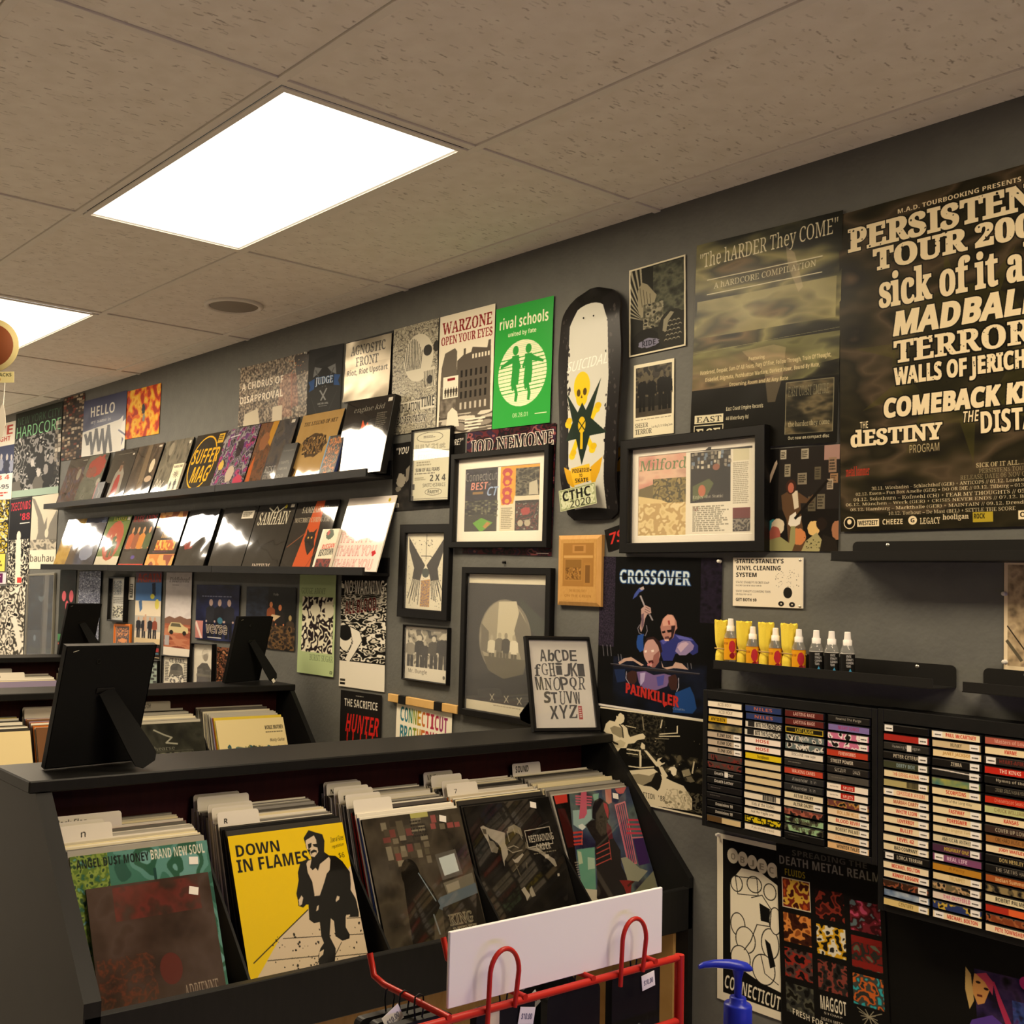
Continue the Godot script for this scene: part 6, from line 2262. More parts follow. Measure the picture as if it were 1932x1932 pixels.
	c.poly([52, 100, 58, 90, 72, 82, 82, 92, 84, 100], "9c9468")
	c.blots(26, 56, 86, 82, 99, 0.5, 1.4, ["2a281c"])
	c.poly([76, 100, 80, 84, 96, 88, 100, 100], "241f1a")
	art["w_live"] = c.done()
	c = Canvas.new(680, 940, "1c1a12", 48)
	c.clouds(0, 0, 100, 100, ["17150f", "1f1c12", "2c281a", "201d13", "4d4130", "2a2618", "171510", "5f4c38"], 77, 2.4, false, 2.2)
	for i in 10:
		var t := TAU * i / 10.0 + 0.2
		c.poly([50 + 26 * cos(t - 0.12), 50 + 19 * sin(t - 0.12), 50 + 44 * cos(t), 50 + 32 * sin(t), 50 + 26 * cos(t + 0.12), 50 + 19 * sin(t + 0.12)], "4d4a1c66")
	c.ell(50, 50, 27, 20, "45431a55")
	c.ell(50, 50, 20, 15, "1c1a1288")
	var LT := "e3d2ab"
	c.text("M.A.D. TOURBOOKING PRESENTS", 1, 26, 3.2, 74, 4.6, LT)
	fat(c, "PERSISTENCE", 3, 4.5, 5.8, 95.5, 12.8, LT, 0.0, 0.9, 1.6)
	fat(c, "TOUR 2006", 3, 15.5, 14, 86, 20.4, LT, 0.0, 0.9, 1.6)
	c.blots(150, 4, 5, 96, 21, 0.15, 0.65, ["1a1810", "24201400"])
	fat(c, "sick of it all", 3, 18, 22, 82, 32.5, LT, 0.0, 0.7, 1.5)
	fat(c, "MADBALL", 1, 24, 34.5, 79, 41.5, LT, 0.14, 0.9, 1.6)
	fat(c, "TERROR", 3, 24, 43.5, 77, 50, LT, 0.0, 0.5, 1.6)
	c.blots(60, 24, 43, 77, 51, 0.15, 0.5, ["1a1810"])
	fat(c, "WALLS OF JERICHO", 1, 24, 51.5, 79, 58, LT, 0.0, 0.5, 1.4)
	c.blots(50, 24, 51, 79, 58, 0.15, 0.45, ["1a1810"])
	fat(c, "COMEBACK KID", 1, 19.5, 60.5, 81, 66, LT, 0.06, 0.8, 1.6)
	c.text("THE", 1, 9, 66.5, 12.5, 68.6, LT)
	fat(c, "dESTINY", 3, 5, 69, 43, 74, LT, 0.0, 0.6, 1.3)
	c.text("PROGRAM", 0, 30, 75, 42, 77.4, "b8a880")
	c.text("THE", 1, 51, 66.8, 57, 70, LT, 0.1, "100f0a", 0.6)
	fat(c, "DISTANCE", 1, 58, 67.4, 92, 73.6, LT, 0.0, 0.3, 1.1)
	c.text("metal hammer", 3, 2.5, 80, 13, 83, "a83020")
	c.text("SICK OF IT ALL...DEATH TO TYRANTS", 3, 56, 81.8, 94, 83.1, "b8a880")
	c.text("PERSISTENS TOUR LIMITED EDITION", 2, 57, 83.5, 92, 84.7, "8f8362")
	c.text("RELEASE DATE 06 NOV 06 ON CENTURY MEDIA", 2, 50, 85, 95, 86.3, "8f8362")
	var rows := ["30.11. Wiesbaden – Schlachthof (GER) + ANTICOPS // 01.12. London – Mean Fiddler (UK)", "02.12. Essen – Fun Box Amelie (GER) + DO OR DIE // 03.12. Tilburg – 013 (NL) + ZERO MENTALITY", "04.12. Solothurn – Kofmehl (CH) + FEAR MY THOUGHTS // 05.12. Wien – Arena (A)", "06.12. München – Werk (GER) + CRISIS NEVER ENDS // 07.12. Berlin – Huxleys (GER)", "08.12. Hamburg – Markthalle (GER) + MAINTAIN // 09.12. Dresden – Alter Schlachthof", "10.12. Torhout – De Mast (BEL) + SETTLE THE SCORE"]
	for i in 6:
		c.text(rows[i], 2, [14, 7, 6, 2.5, 4.5, 21][i], 86.6 + i * 1.55, [92, 97, 97, 97, 97, 70][i], 87.85 + i * 1.55, LT)
	c.ell(4, 97.3, 2.6, 1.9, LT)
	c.ell(4, 97.3, 2.2, 1.6, "17150f")
	c.ell(4, 97, 1.0, 0.8, LT)
	c.rect(7.5, 96.4, 17, 98.6, LT)
	c.text("WESTZEIT", 1, 8, 96.8, 16.5, 98.2, "17150f")
	c.text("CHEEZE", 1, 18.5, 96.6, 27, 98.2, LT)
	c.ell(31, 97.2, 1.8, 1.3, LT)
	c.text("G", 1, 30.2, 96.6, 31.8, 97.8, "17150f")
	c.text("LEGACY", 3, 34, 96.6, 42, 98.4, LT)
	c.text("hooligan", 3, 43, 95.8, 53, 97.8, LT)
	c.rect(54.5, 95.6, 62, 98.4, "a8942c")
	c.text("ROCK", 1, 55, 96, 59, 97.4, "17150f")
	c.rect(71, 95.6, 76, 98, LT)
	c.text("OX", 1, 71.6, 96, 75.4, 97.4, "17150f")
	art["w_tour"] = c.done()
	c = Canvas.new(300, 410, "0d0d0d", 49)
	c.clouds(0, 0, 14, 60, ["15131a", "332b3a", "201c27", "3a3242"], 6, 3.0, true, 0.5)
	c.clouds(84, 0, 100, 40, ["0d0d0f", "241d2c", "15131a"], 9, 2.0)
	c.clouds(14, 66, 90, 100, ["0d0d0d", "10131c", "151a2a", "0d0d0d"], 19, 2.0)
	c.text("CROSSOVER", 1, 18, 8.6, 76, 17.6, "c2d2d8", 0.0, "2c4a78", 1.4)
	c.rect(17, 12.6, 77, 13.2, "0d0d0d")
	c.poly([29.4, 27.9, 31.0, 24.2, 34.9, 20.0, 39.1, 20.3, 38.0, 22.1, 35.1, 23.1, 32.8, 25.9], "3f4f94")
	c.poly([35.0, 20.4, 38.4, 19.0, 39.2, 21.0, 36.4, 21.7], "a89a96")
	c.poly([35.2, 25.4, 36.6, 24.9, 40.7, 32.4, 39.5, 32.9], "9a9296")
	c.poly([43.2, 37.1, 44.6, 36.7, 47.3, 40.6, 46.1, 41.0], "8a8286")
	c.poly([36.7, 33.9, 40.1, 31.2, 44.7, 32.6, 45.4, 36.1, 42.0, 37.2, 40.4, 39.9, 39.4, 44.4, 37.3, 49.0, 36.0, 46.4, 37.2, 41.0], "b09088")
	c.poly([37.1, 37.4, 39.1, 36.4, 39.4, 43.5, 37.5, 47.2], "6a5560")
	c.path([40.7, 32.4, 43.8, 33.7], 0.5, "5a4448")
	c.path([40.2, 33.9, 43.9, 35.1], 0.5, "5a4448")
	c.path([40.0, 35.3, 43.1, 36.6], 0.5, "5a4448")
	c.path([35.9, 44.2, 34.3, 46.5, 35.6, 49.5, 39.7, 50.6], 0.7, "77707a")
	c.path([41.7, 44.3, 42.4, 47.8, 40.8, 50.9], 0.7, "77707a")
	c.poly([33.5, 55.4, 34.5, 50.9, 39.6, 49.7, 39.2, 53.2, 40.0, 60.2, 36.7, 61.8, 34.0, 58.9], "24468a")
	c.poly([51.1, 54.1, 56.6, 52.0, 65.1, 48.0, 71.6, 49.3, 77.9, 49.7, 83.2, 54.3, 83.2, 58.4, 79.2, 60.4, 75.0, 58.2, 65.5, 60.7, 63.5, 65.1, 55.9, 65.7], "2c3170")
	c.poly([53.3, 53.1, 56.6, 52.0, 58.8, 53.6, 55.6, 55.5], "4d4f9c")
	c.poly([65.2, 48.8, 73.7, 49.5, 80.0, 51.2, 75.9, 51.5, 68.4, 51.2], "5a5ca8")
	c.poly([53.0, 44.5, 55.0, 39.1, 58.8, 36.1, 63.2, 36.5, 65.8, 40.2, 66.7, 44.5, 65.1, 46.3, 63.6, 50.7, 59.9, 53.1, 56.6, 52.4, 54.5, 49.6, 53.6, 47.0], "a8786c")
	c.poly([54.6, 40.9, 57.2, 37.3, 61.6, 36.2, 64.4, 38.6, 64.5, 42.5, 55.2, 43.9], "c99886")
	c.poly([58.9, 40.2, 60.4, 40.0, 60.9, 42.7, 59.6, 42.8], "8f3f38")
	c.poly([61.8, 43.5, 65.0, 42.9, 64.3, 47.2, 63.1, 50.7, 60.9, 52.6, 58.8, 52.7, 62.0, 49.9], "2a1c1e")
	c.poly([54.2, 47.4, 56.9, 46.6, 57.3, 47.8, 55.1, 48.5], "1f1516")
	c.poly([58.4, 46.3, 62.4, 45.6, 62.1, 47.3, 59.2, 47.7], "1f1516")
	c.poly([56.4, 52.4, 60.4, 51.9, 59.9, 53.0, 57.1, 53.2], "d3b0a0")
	c.poly([57.1, 50.4, 59.8, 49.9, 60.9, 51.3, 56.6, 51.8], "57383a")
	c.poly([65.4, 59.0, 67.4, 53.8, 71.6, 51.8, 76.9, 51.8, 80.1, 54.5, 79.1, 57.1, 74.0, 60.8, 68.7, 61.3], "8a7aa0")
	c.poly([67.0, 56.4, 69.6, 53.6, 73.8, 52.5, 75.9, 53.6, 69.7, 59.5], "b8a0b4")
	c.poly([39.5, 61.1, 40.5, 56.7, 42.1, 53.9, 45.4, 52.4, 50.0, 53.3, 52.9, 57.4, 53.6, 62.5, 51.6, 67.8, 48.3, 70.7, 45.0, 70.1, 42.0, 67.0, 40.2, 64.5], "b58e86")
	c.poly([48.1, 63.0, 52.9, 59.2, 52.6, 66.9, 49.4, 70.6, 46.7, 70.8], "8a5a54")
	c.poly([39.9, 56.7, 42.0, 52.2, 47.6, 50.9, 53.3, 54.0, 55.2, 59.8, 53.6, 61.7, 51.7, 56.7, 47.7, 52.6, 43.2, 53.4], "2a1a1a")
	c.poly([40.3, 60.6, 42.3, 59.8, 42.6, 61.3, 40.8, 61.9], "e0cec4")
	c.poly([45.9, 59.7, 48.1, 59.2, 48.4, 60.6, 46.4, 61.1], "e0cec4")
	c.poly([43.7, 66.8, 47.6, 66.0, 48.2, 67.7, 44.9, 69.3], "4a2020")
	c.poly([42.9, 69.0, 46.5, 67.4, 46.9, 68.2, 43.6, 70.4], "c27a7a")
	c.poly([34.3, 74.6, 41.7, 73.5, 48.5, 75.4, 57.2, 73.7, 62.7, 74.4, 59.6, 81.4, 51.0, 84.8, 41.0, 85.1, 36.3, 81.3], "6f5a88")
	c.poly([37.2, 75.2, 41.7, 74.3, 40.8, 80.0, 37.6, 83.7], "a89cc0")
	c.poly([50.8, 76.4, 57.3, 74.5, 56.4, 80.9, 52.1, 82.2], "4a4a90")
	c.poly([25.7, 76.3, 30.3, 74.1, 34.3, 74.6, 34.6, 80.6, 31.8, 83.5, 26.5, 81.5], "3a2420")
	c.poly([60.5, 75.4, 65.8, 73.2, 68.0, 76.3, 67.2, 83.0, 62.9, 83.5, 60.7, 80.4], "3a2420")
	c.path([25.6, 75.4, 25.3, 79.8, 28.3, 83.0], 0.6, "a8a4b4")
	c.path([68.5, 75.5, 68.7, 81.2, 67.2, 83.9], 0.6, "a8a4b4")
	c.poly([11.7, 71.0, 42.7, 71.2, 84.5, 71.2, 84.5, 72.0, 42.8, 73.1, 11.7, 71.9], "2a2629")
	c.path([11.7, 71.1, 42.7, 71.2, 84.5, 71.2], 0.35, "7d7a80")
	c.poly([18.3, 69.9, 22.9, 66.9, 29.3, 65.4, 34.6, 67.6, 40.4, 69.7, 38.2, 70.6, 31.2, 67.9, 25.3, 68.4, 19.5, 71.2], "b89888")
	c.poly([54.3, 65.9, 56.6, 69.9, 63.6, 68.4, 65.6, 65.7, 70.9, 66.1, 76.2, 69.7, 70.0, 69.5, 64.7, 69.6, 59.3, 70.9, 55.5, 70.0], "b89888")
	c.path([4.2, 59.4, 5.4, 66.6], 0.5, "77757c")
	c.path([7.9, 59.1, 9.1, 66.3], 0.5, "77757c")
	c.path([11.0, 58.9, 12.1, 66.0], 0.5, "77757c")
	c.path([18.0, 64.6, 18.9, 69.0], 0.5, "77757c")
	c.path([20.4, 64.4, 21.3, 68.8], 0.5, "77757c")
	c.path([75.1, 65.7, 75.8, 69.0], 0.5, "77757c")
	c.path([77.7, 65.5, 78.4, 68.7], 0.5, "77757c")
	c.poly([66.1, 84.8, 77.5, 79.9, 80.7, 84.8, 82.9, 92.6, 79.9, 96.1, 64.4, 97.3, 65.8, 90.6], "1d3f76")
	c.poly([14.9, 74.7, 24.4, 73.8, 24.8, 81.6, 17.7, 83.2], "1d2a4c")
	c.text("PAINKILLER", 1, 25.5, 82.5, 69, 89, "b02c26", 0, "b02c26", 0.5, -4.5)
	c.poly([56.2, 92.6, 57.8, 91.1, 59.4, 92.6, 60.5, 93.0, 58.4, 94.0, 57.7, 95.0], "b02c26")
	c.text("Coutts", 2, 64.3, 93.9, 73.7, 95.3, "9a9ca8", 0.2)
	c.rect(0, 98.6, 100, 100, "d8d2c8")
	art["w_cross"] = c.done()
	c = Canvas.new(280, 250, "12110e", 50)
	c.clouds(26, 0, 60, 50, ["12110e", "1c1a15", "3a362a", "12110e"], 27, 6.0, true)
	c.clouds(55, 40, 100, 66, ["12110e", "12110e", "2c2920", "57503c"], 21, 5.0, true)
	c.poly([28.0, 65.8, 50.0, 58.8, 59.3, 65.8, 66.7, 68.6, 75.8, 71.0, 83.0, 82.6, 83.1, 93.6, 80.4, 95.4, 46.4, 98.7, 42.6, 95.7, 29.0, 74.8], "d3c8a8")
	c.clouds(60, 76, 92, 96, ["c9be9e00", "8d846a88", "d3c8a800", "57503caa"], 7, 4.0, true)
	c.poly([29.0, 70.2, 36.7, 67.4, 46.2, 67.5, 53.7, 61.4, 57.5, 66.2, 53.8, 73.8, 40.6, 79.1, 32.9, 77.4], "8d846a")
	c.poly([51.9, 62.9, 55.6, 61.5, 57.5, 68.4, 55.7, 77.9, 53.8, 81.7, 48.2, 78.5, 40.6, 79.1, 48.2, 72.8], "1a1813")
	c.poly([57.0, 69.7, 59.4, 68.0, 61.2, 76.6, 61.3, 82.2, 58.0, 81.3], "d3c8a8")
	c.poly([3.8, 27.3, 5.8, 18.7, 9.3, 14.3, 14.3, 14.8, 15.7, 11.0, 15.5, 7.5, 19.2, 3.9, 22.6, 5.1, 23.5, 9.7, 22.7, 13.9, 19.3, 17.4, 22.2, 16.9, 25.7, 19.8, 27.2, 26.5, 28.7, 29.1, 36.4, 24.8, 40.3, 23.1, 42.7, 25.9, 41.7, 29.0, 35.5, 31.3, 32.6, 35.3, 26.8, 37.1, 25.4, 42.0, 20.0, 43.1, 15.6, 51.0, 10.0, 39.2, 7.9, 30.1], "d3c8a8")
	c.poly([15.2, 8.1, 16.7, 4.9, 20.1, 1.8, 23.1, 3.9, 23.4, 6.7, 19.7, 4.2, 17.7, 6.0, 17.2, 8.4], "12110e")
	c.poly([9.8, 22.7, 13.8, 19.6, 20.8, 20.7, 22.8, 30.8, 18.9, 31.6, 11.9, 28.2], "8d846a")
	c.path([18.8, 17.5, 21.3, 20.6, 22.3, 30.9], 1.0, "2a271f")
	c.poly([8.0, 36.0, 15.0, 37.0, 19.9, 33.7, 24.8, 36.3, 22.9, 41.3, 18.0, 43.5, 11.0, 41.3], "b8ad8c")
	c.poly([12.0, 36.4, 17.5, 38.3, 18.0, 40.5, 13.0, 39.2], "2a271f")
	c.path([26.4, 43.0, 38.0, 42.4, 38.1, 59.0], 1.6, "d3c8a8")
	c.path([25.9, 47.5, 35.6, 47.1], 0.9, "d3c8a8")
	c.path([39.0, 47.3, 39.0, 58.8], 0.7, "d3c8a8")
	c.path([28.0, 61.2, 38.6, 60.6, 50.0, 57.1], 1.2, "d3c8a8")
	c.path([39.7, 5.7, 41.2, 19.3], 0.8, "8d846a")
	c.path([24.7, 17.6, 33.5, 18.4], 1.0, "b8ad8c")
	c.poly([38.0, 38.3, 39.4, 32.9, 42.3, 35.2, 42.3, 39.8, 39.4, 40.4], "d3c8a8")
	c.poly([41.3, 41.1, 44.2, 41.1, 53.7, 52.3, 54.6, 56.1, 52.3, 56.0], "d3c8a8")
	c.poly([52.3, 52.6, 53.7, 47.7, 57.4, 45.3, 60.2, 48.1, 59.7, 51.6, 56.5, 54.0, 55.1, 57.7], "d3c8a8")
	c.poly([55.1, 49.2, 57.4, 45.8, 61.1, 46.2, 60.2, 49.8, 57.4, 51.5], "12110e")
	c.poly([54.6, 56.6, 57.4, 54.9, 62.6, 63.9, 60.3, 67.3, 57.5, 65.1], "d3c8a8")
	c.poly([62.5, 57.2, 64.8, 53.9, 68.1, 52.6, 70.2, 55.5, 69.5, 61.3, 67.2, 62.9, 65.3, 60.5, 64.9, 57.8], "e2d8ba")
	c.path([55.4, 21.2, 70.2, 17.3, 70.2, 10.5], 1.0, "d3c8a8")
	c.path([55.0, 23.6, 72.1, 20.3], 1.0, "d3c8a8")
	c.path([55.9, 14.3, 57.2, 6.0], 1.0, "d3c8a8")
	c.path([51.7, 26.5, 62.9, 24.9], 0.8, "8d846a")
	c.poly([74.0, 55.8, 80.3, 52.2, 82.1, 58.5, 75.8, 62.1], "8d846a")
	c.path([84.3, 44.7, 83.0, 56.1], 1.2, "d3c8a8")
	c.poly([77.6, 61.7, 82.1, 59.6, 85.2, 64.4, 81.2, 66.5], "6a6350")
	c.blots(16, 50, 6, 98, 60, 0.3, 0.9, ["b8ad8c"])
	c.text("ABOLITION '88", 4, 32, 86, 60, 91.5, "2a271f", 0)
	c.rect(0, 0, 100, 2, "d8cfb4")
	c.rect(0, 98, 100, 100, "d8cfb4")
	art["w_bw"] = c.done()
	c = Canvas.new(190, 136, "e2d8c2", 51)
	c.text("STATIC STANLEY'S", 1, 5, 3, 73, 12, "1c1a17")
	c.text("VINYL CLEANING", 1, 5, 17, 69, 26, "1c1a17")
	c.text("SYSTEM", 1, 5, 31, 35, 40, "1c1a17")
	c.text("STATIC STANLEY'S SECRET SOAP", 0, 5, 49, 53, 53, "4a463e")
	c.text("RECORD CLEANING SOLUTION $8", 0, 5, 55.5, 42, 59, "4a463e")
	c.text("STATIC STANLEY'S CLEANSING TEARS", 0, 5, 67, 55, 71, "4a463e")
	c.text("DISTILLED WATER $3", 0, 5, 73.5, 28, 77, "4a463e")
	c.text("GET BOTH $9", 1, 5, 83, 35, 90, "1c1a17")
	c.blots(60, 62, 24, 94, 60, 0.3, 0.9, ["6a655a"])
	c.ell(79, 70, 6, 11, "24221e")
	c.ell(70, 92, 4, 5, "24221e")
	c.ell(85, 93, 4, 5, "24221e")
	c.ell(70, 92, 1.2, 1.5, "e2d8c2")
	c.ell(85, 93, 1.2, 1.5, "e2d8c2")
	art["w_sign"] = c.done()
	c = Canvas.new(100, 270, "ddcaa6", 52)
	c.rect(10, 3, 100, 96, "a08c6c")
	c.clouds(10, 3, 100, 96, ["6a5d4a", "a08c6c", "bda884", "8a7860"], 8, 2.0)
	c.path([10, 60, 60, 84, 100, 96], 3, "2a241c")
	c.path([10, 74, 44, 90], 8, "57503f")
	art["w_right"] = c.done()
	c = Canvas.new(160, 430, "d8d0b8", 53)
	c.rect(10, 3, 100, 95, "12110f")
	c.poly([22, 28, 40, 18, 70, 18, 100, 24, 100, 84, 70, 82, 40, 78, 22, 70], "ddd5bd")
	for e in [[26, 12, 9, 4.6], [42, 12.5, 8, 4.4], [57, 13, 7.5, 4.2], [72, 14, 8, 4.4], [88, 15, 8, 4.4], [101, 16, 8, 4.4]]:
		c.ell(e[0], e[1], e[2], e[3], "cfc7ae")
	for i in 6:
		c.text("OBJECT"[i], 1, 23 + i * 15.0, 10.4 + i * 0.7, 30 + i * 15.0, 14.2 + i * 0.7, "8d8672", 0, "", 0)
	for e in [[32, 28, 10, 5], [60, 26, 12, 5], [84, 28, 10, 5], [34, 52, 12, 7], [46, 60, 16, 8], [84, 58, 14, 9], [38, 72, 16, 8], [74, 74, 18, 9], [92, 44, 10, 8]]:
		c.ell(e[0], e[1], e[2], e[3], "2a2822")
		c.ell(e[0], e[1], e[2] - 1.4, e[3] - 0.6, "ddd5bd")
	c.poly([56, 34, 72, 32, 84, 38, 82, 46, 66, 48, 56, 42], "ddd5bd")
	c.path([30, 24, 64, 22, 66, 32, 34, 34], 1.2, "2a2822", true)
	c.path([56, 34, 72, 31, 86, 38, 84, 48, 64, 49, 54, 60, 44, 66], 1.3, "2a2822")
	c.poly([68, 36, 84, 38, 82, 46, 70, 46], "12110f")
	c.poly([76, 56, 84, 58, 92, 70, 84, 72], "12110f")
	c.path([70, 66, 76, 76, 96, 80], 1.2, "2a2822")
	c.text("CONNECTICUT HC", 1, 12, 84, 118, 92, "d8d0b8", 0.1, "", 0, -3)
	c.rect(0, 95, 100, 100, "d8d0b8")
	c.rect(0, 0, 100, 3, "d8d0b8")
	art["w_obj"] = c.done()
	c = Canvas.new(260, 470, "12110f", 54)
	c.text("SPREADING THE", 1, 16, 2, 86, 5, "4d4a42")
	c.text("DEATH METAL REALM", 1, 3, 6, 97, 10.5, "77736a")
	c.text("FLUIDS", 1, 8, 12.5, 28, 16, "8d7c1c")
	var covers := [["a8481c", "6a2418", "c9a03c", "3a1410"], ["3a1612", "7a2c20", "17100e", "20100e"], ["b84a68", "6a2228", "3a1416", "57686a"], ["8a4a20", "c9813c", "3a1c10", "2a120c"], ["17150f", "c99a1c", "d8d0b8", "24211c"], ["6a201a", "2a2a24", "6a1c18", "57604c"], ["12110f", "8a2c22", "4d3a34", "17100f"], ["12110f", "2a2622", "7a3a30", "17150f"], ["2f9aa0", "3a3f3a", "b85a24", "2a2c28"], ["12110f", "2c2c28", "4d4d40", "17150f"]]
	for i in 10:
		var x := 5.0 + (i % 3) * 32.0
		var y := 17.5 + (i / 3) * 18.0 + (i % 3) * 2.0
		c.clouds(x, y, x + 27, y + 15, covers[i], 40 + i * 3, 2.4, true)
	c.box(5, 17.5, 32, 32.5, 0.8, "c9c0aa")
	c.rect(69, 39, 96, 42, "7a201a")
	c.rect(69, 51, 96, 54, "7a201a")
	c.text("MAGGOT", 1, 38, 73, 62, 80, "d8d0b8", 0, "12110f", 0.6)
	c.text("STOMP", 1, 41, 81, 58, 82.2, "b8b09c")
	c.text("DEATH METAL", 1, 38, 84, 60, 85.5, "b8b09c")
	c.text("FRESH FOR 2020", 1, 11, 84, 54, 87.2, "d8d0b8", 0, "", 0, -3)
	for i in 16:
		c.line(82, 77, 72 + i * 1.4, 74 + (i % 5) * 1.8, 0.8, "8d866f")
	for i in 12:
		c.line(82, 85, 76 + i, 82 + (i % 4) * 2, 0.8, "6a6454")
	art["w_death"] = c.done()
	c = Canvas.new(380, 380, "100f0d", 55)
	c.clouds(55, 30, 100, 100, ["100f0d", "15101c", "241a3a", "3a2a4a", "100f0d"], 6, 2.0)
	c.clouds(76, 44, 100, 80, ["100f0d00", "24305c", "3a4a84", "4a2a5c", "100f0d00"], 16, 3.0)
	c.ell(84, 32, 3.4, 4.0, "a82a6a")
	c.poly([55, 33, 62, 33, 64, 40, 60, 50, 56, 52, 53, 44], "c08a4c")
	c.poly([56, 33, 62, 31, 66, 36, 65, 44, 61, 37], "a83a52")
	c.ell(57, 38, 1.4, 0.8, "23140f")
	c.ell(61.5, 41, 1.4, 0.8, "23140f")
	c.rect(56, 45.5, 59, 46.8, "57241c")
	for i in 9:
		c.line(66 + i * 0.3, 36 + i * 1.5, 74, 58 + i, 1.2, "a02c4c")
	c.poly([50, 30, 53, 34, 54, 50, 51, 56, 49, 44], "b89a5c")
	c.poly([42, 84, 52, 62, 64, 56, 76, 64, 80, 100, 40, 100], "4d3480")
	c.path([54, 70, 62, 84], 1.6, "a088c8")
	c.path([66, 68, 60, 96], 1.6, "b89ad8")
	c.text("CRO", 1, 4, 86, 30, 98, "3f8ab8")
	art["w_sing"] = c.done()
	c = Canvas.new(48, 48, "141210", 56)
	c.text("7S", 1, 14, 22, 90, 72, "c2302a", 0.2)
	art["w_7s"] = c.done()
	c = Canvas.new(40, 56, "d9a41c", 57)
	c.path([20, 60, 50, 40, 80, 60], 8, "23211c")
	art["w_ylw"] = c.done()
	c = Canvas.new(110, 50, "b7bb97", 58)
	c.clouds(4, 8, 96, 92, ["aab088", "c2c6a4", "8d9670"], 6, 6.0, true)
	c.box(3, 6, 97, 94, 1.5, "77805c")
	c.text("CTHC", 1, 10, 10, 86, 56, "1c1b17")
	c.text("2020", 0, 28, 60, 84, 92, "23211c")
	art["w_bill"] = c.done()
	c = Canvas.new(180, 600, "c3c2b6", 59)
	c.rect(0, 0, 100, 12, BLACK)
	c.ell(50, 18, 36, 11, "c3c2b6")
	for s in [0, 1]:
		var x := 0.0 if s == 0 else 100.0
		var d := 1.0 if s == 0 else -1.0
		c.poly([x, 0, x + d * 34, 6, x + d * 20, 16, x + d * 17, 40, x + d * 21, 62, x + d * 22, 80, x + d * 26, 100, x, 100], "1c1a1a")
		c.blots(70, (6.0 if s == 0 else 78.0), 10, (22.0 if s == 0 else 94.0), 96, 0.8, 2.6, ["1c1a1a", "3a3634"], 2.0)
	c.ell(50, 101, 60, 6, "171616")
	c.text("SUICIDAL", 0, 16, 31.5, 80, 36, "e6e4da", 0.25, "", 0, 1.2)
	c.ell(42, 43, 13, 6.4, "d8b81c")
	c.ell(42, 48, 9, 3.6, "d8b81c")
	c.ell(37, 45.6, 3, 1.6, "4a3a14")
	c.ell(47, 45.4, 3, 1.6, "4a3a14")
	c.poly([40.4, 48, 43.6, 48, 42, 46.6], "4a3a14")
	for e in [[20, 58, 40, 66], [66, 53, 46, 64], [28, 72, 42, 62], [60, 70, 46, 62]]:
		c.line(e[0], e[1], e[2], e[3], 7, "d8b81c")
		c.ell(e[0], e[1] + 0.6, 5, 1.6, "d8b81c")
		c.ell(e[0] + 2, e[1] - 0.8, 5, 1.4, "c9a818")
	c.poly([17, 45, 36, 54, 43, 50, 49, 53.4, 72, 40.6, 57, 57, 82, 64, 56, 64.6, 44, 76.8, 34, 65.4, 16, 66, 28, 58], "1c2a20")
	c.ell(43, 59.6, 6, 3.6, "c9a818")
	c.path([38, 58, 48, 62], 1.4, "1c2a20")
	c.path([48, 58, 38, 62], 1.4, "1c2a20")
	c.rect(41, 63, 45, 70, "c9a818")
	c.poly([26, 78, 56, 76.5, 60, 83.5, 28, 85.5], "dcae2c")
	c.poly([26, 79, 14, 77, 20, 84, 34, 88, 30, 85], "c99a20")
	c.poly([58, 78, 76, 74, 72, 80, 60, 87, 58, 83], "c99a20")
	c.text("POSSESSED", 1, 29, 78.2, 56, 80, "2a2014")
	c.text("TO", 1, 40, 80.6, 45, 81.9, "2a2014")
	c.text("SKATE", 1, 33, 82.4, 54, 84.2, "2a2014")
	art["w_deck"] = c.done()
	c = Canvas.new(96, 120, "b5894c", 60)
	c.clouds(0, 0, 100, 100, ["b08448", "bb9052", "b68b4d"], 5, 9.0, false, 0.2)
	c.rect(8, 6, 92, 76, "9a6f38")
	c.rect(34, 9, 70, 22, "b08248")
	c.rect(40, 11, 64, 19, "8a6230")
	c.rect(10, 26, 90, 30, "c09658")
	c.rect(14, 32, 60, 66, "84602f")
	c.box(14, 32, 60, 66, 1.5, "a87c42")
	c.rect(66, 38, 86, 74, "a0743a")
	c.rect(70, 42, 82, 70, "74522a")
	c.clouds(16, 46, 58, 65, ["84602f", "a0743a", "6a4a24", "b08248"], 7, 3.0, true)
	c.text("THE RECORD SHOP", 0, 26, 81, 74, 85, "8a6230")
	c.text("ON THE GREEN", 0, 14, 89, 86, 93, "8a6230")
	art["w_plaque"] = c.done()
	c = Canvas.new(130, 150, "e6dfca", 61)
	var ROY := ["2a6a7a", "2a6a7a", "3a7a5a", "7a8a2c", "b08a24", "b8642a", "b03a34", "a02c44", "a02c44", "8a2a5a", "8a2a5a"]
	for i in 11:
		c.text("CONNECTICUT"[i], 1, 8 + i * 7.8, 4 + i * 0.4, 14.4 + i * 7.8, 22 + i * 0.4, ROY[i])
		c.text("BROTHERHOOD"[i], 1, 8 + i * 7.8, 27 + i * 0.2, 14.6 + i * 7.8, 46 + i * 0.2, ROY[i])
	c.text("HC", 1, 8, 52, 40, 72, "2a6a7a")
	art["w_ban"] = c.done()
	paint_more()


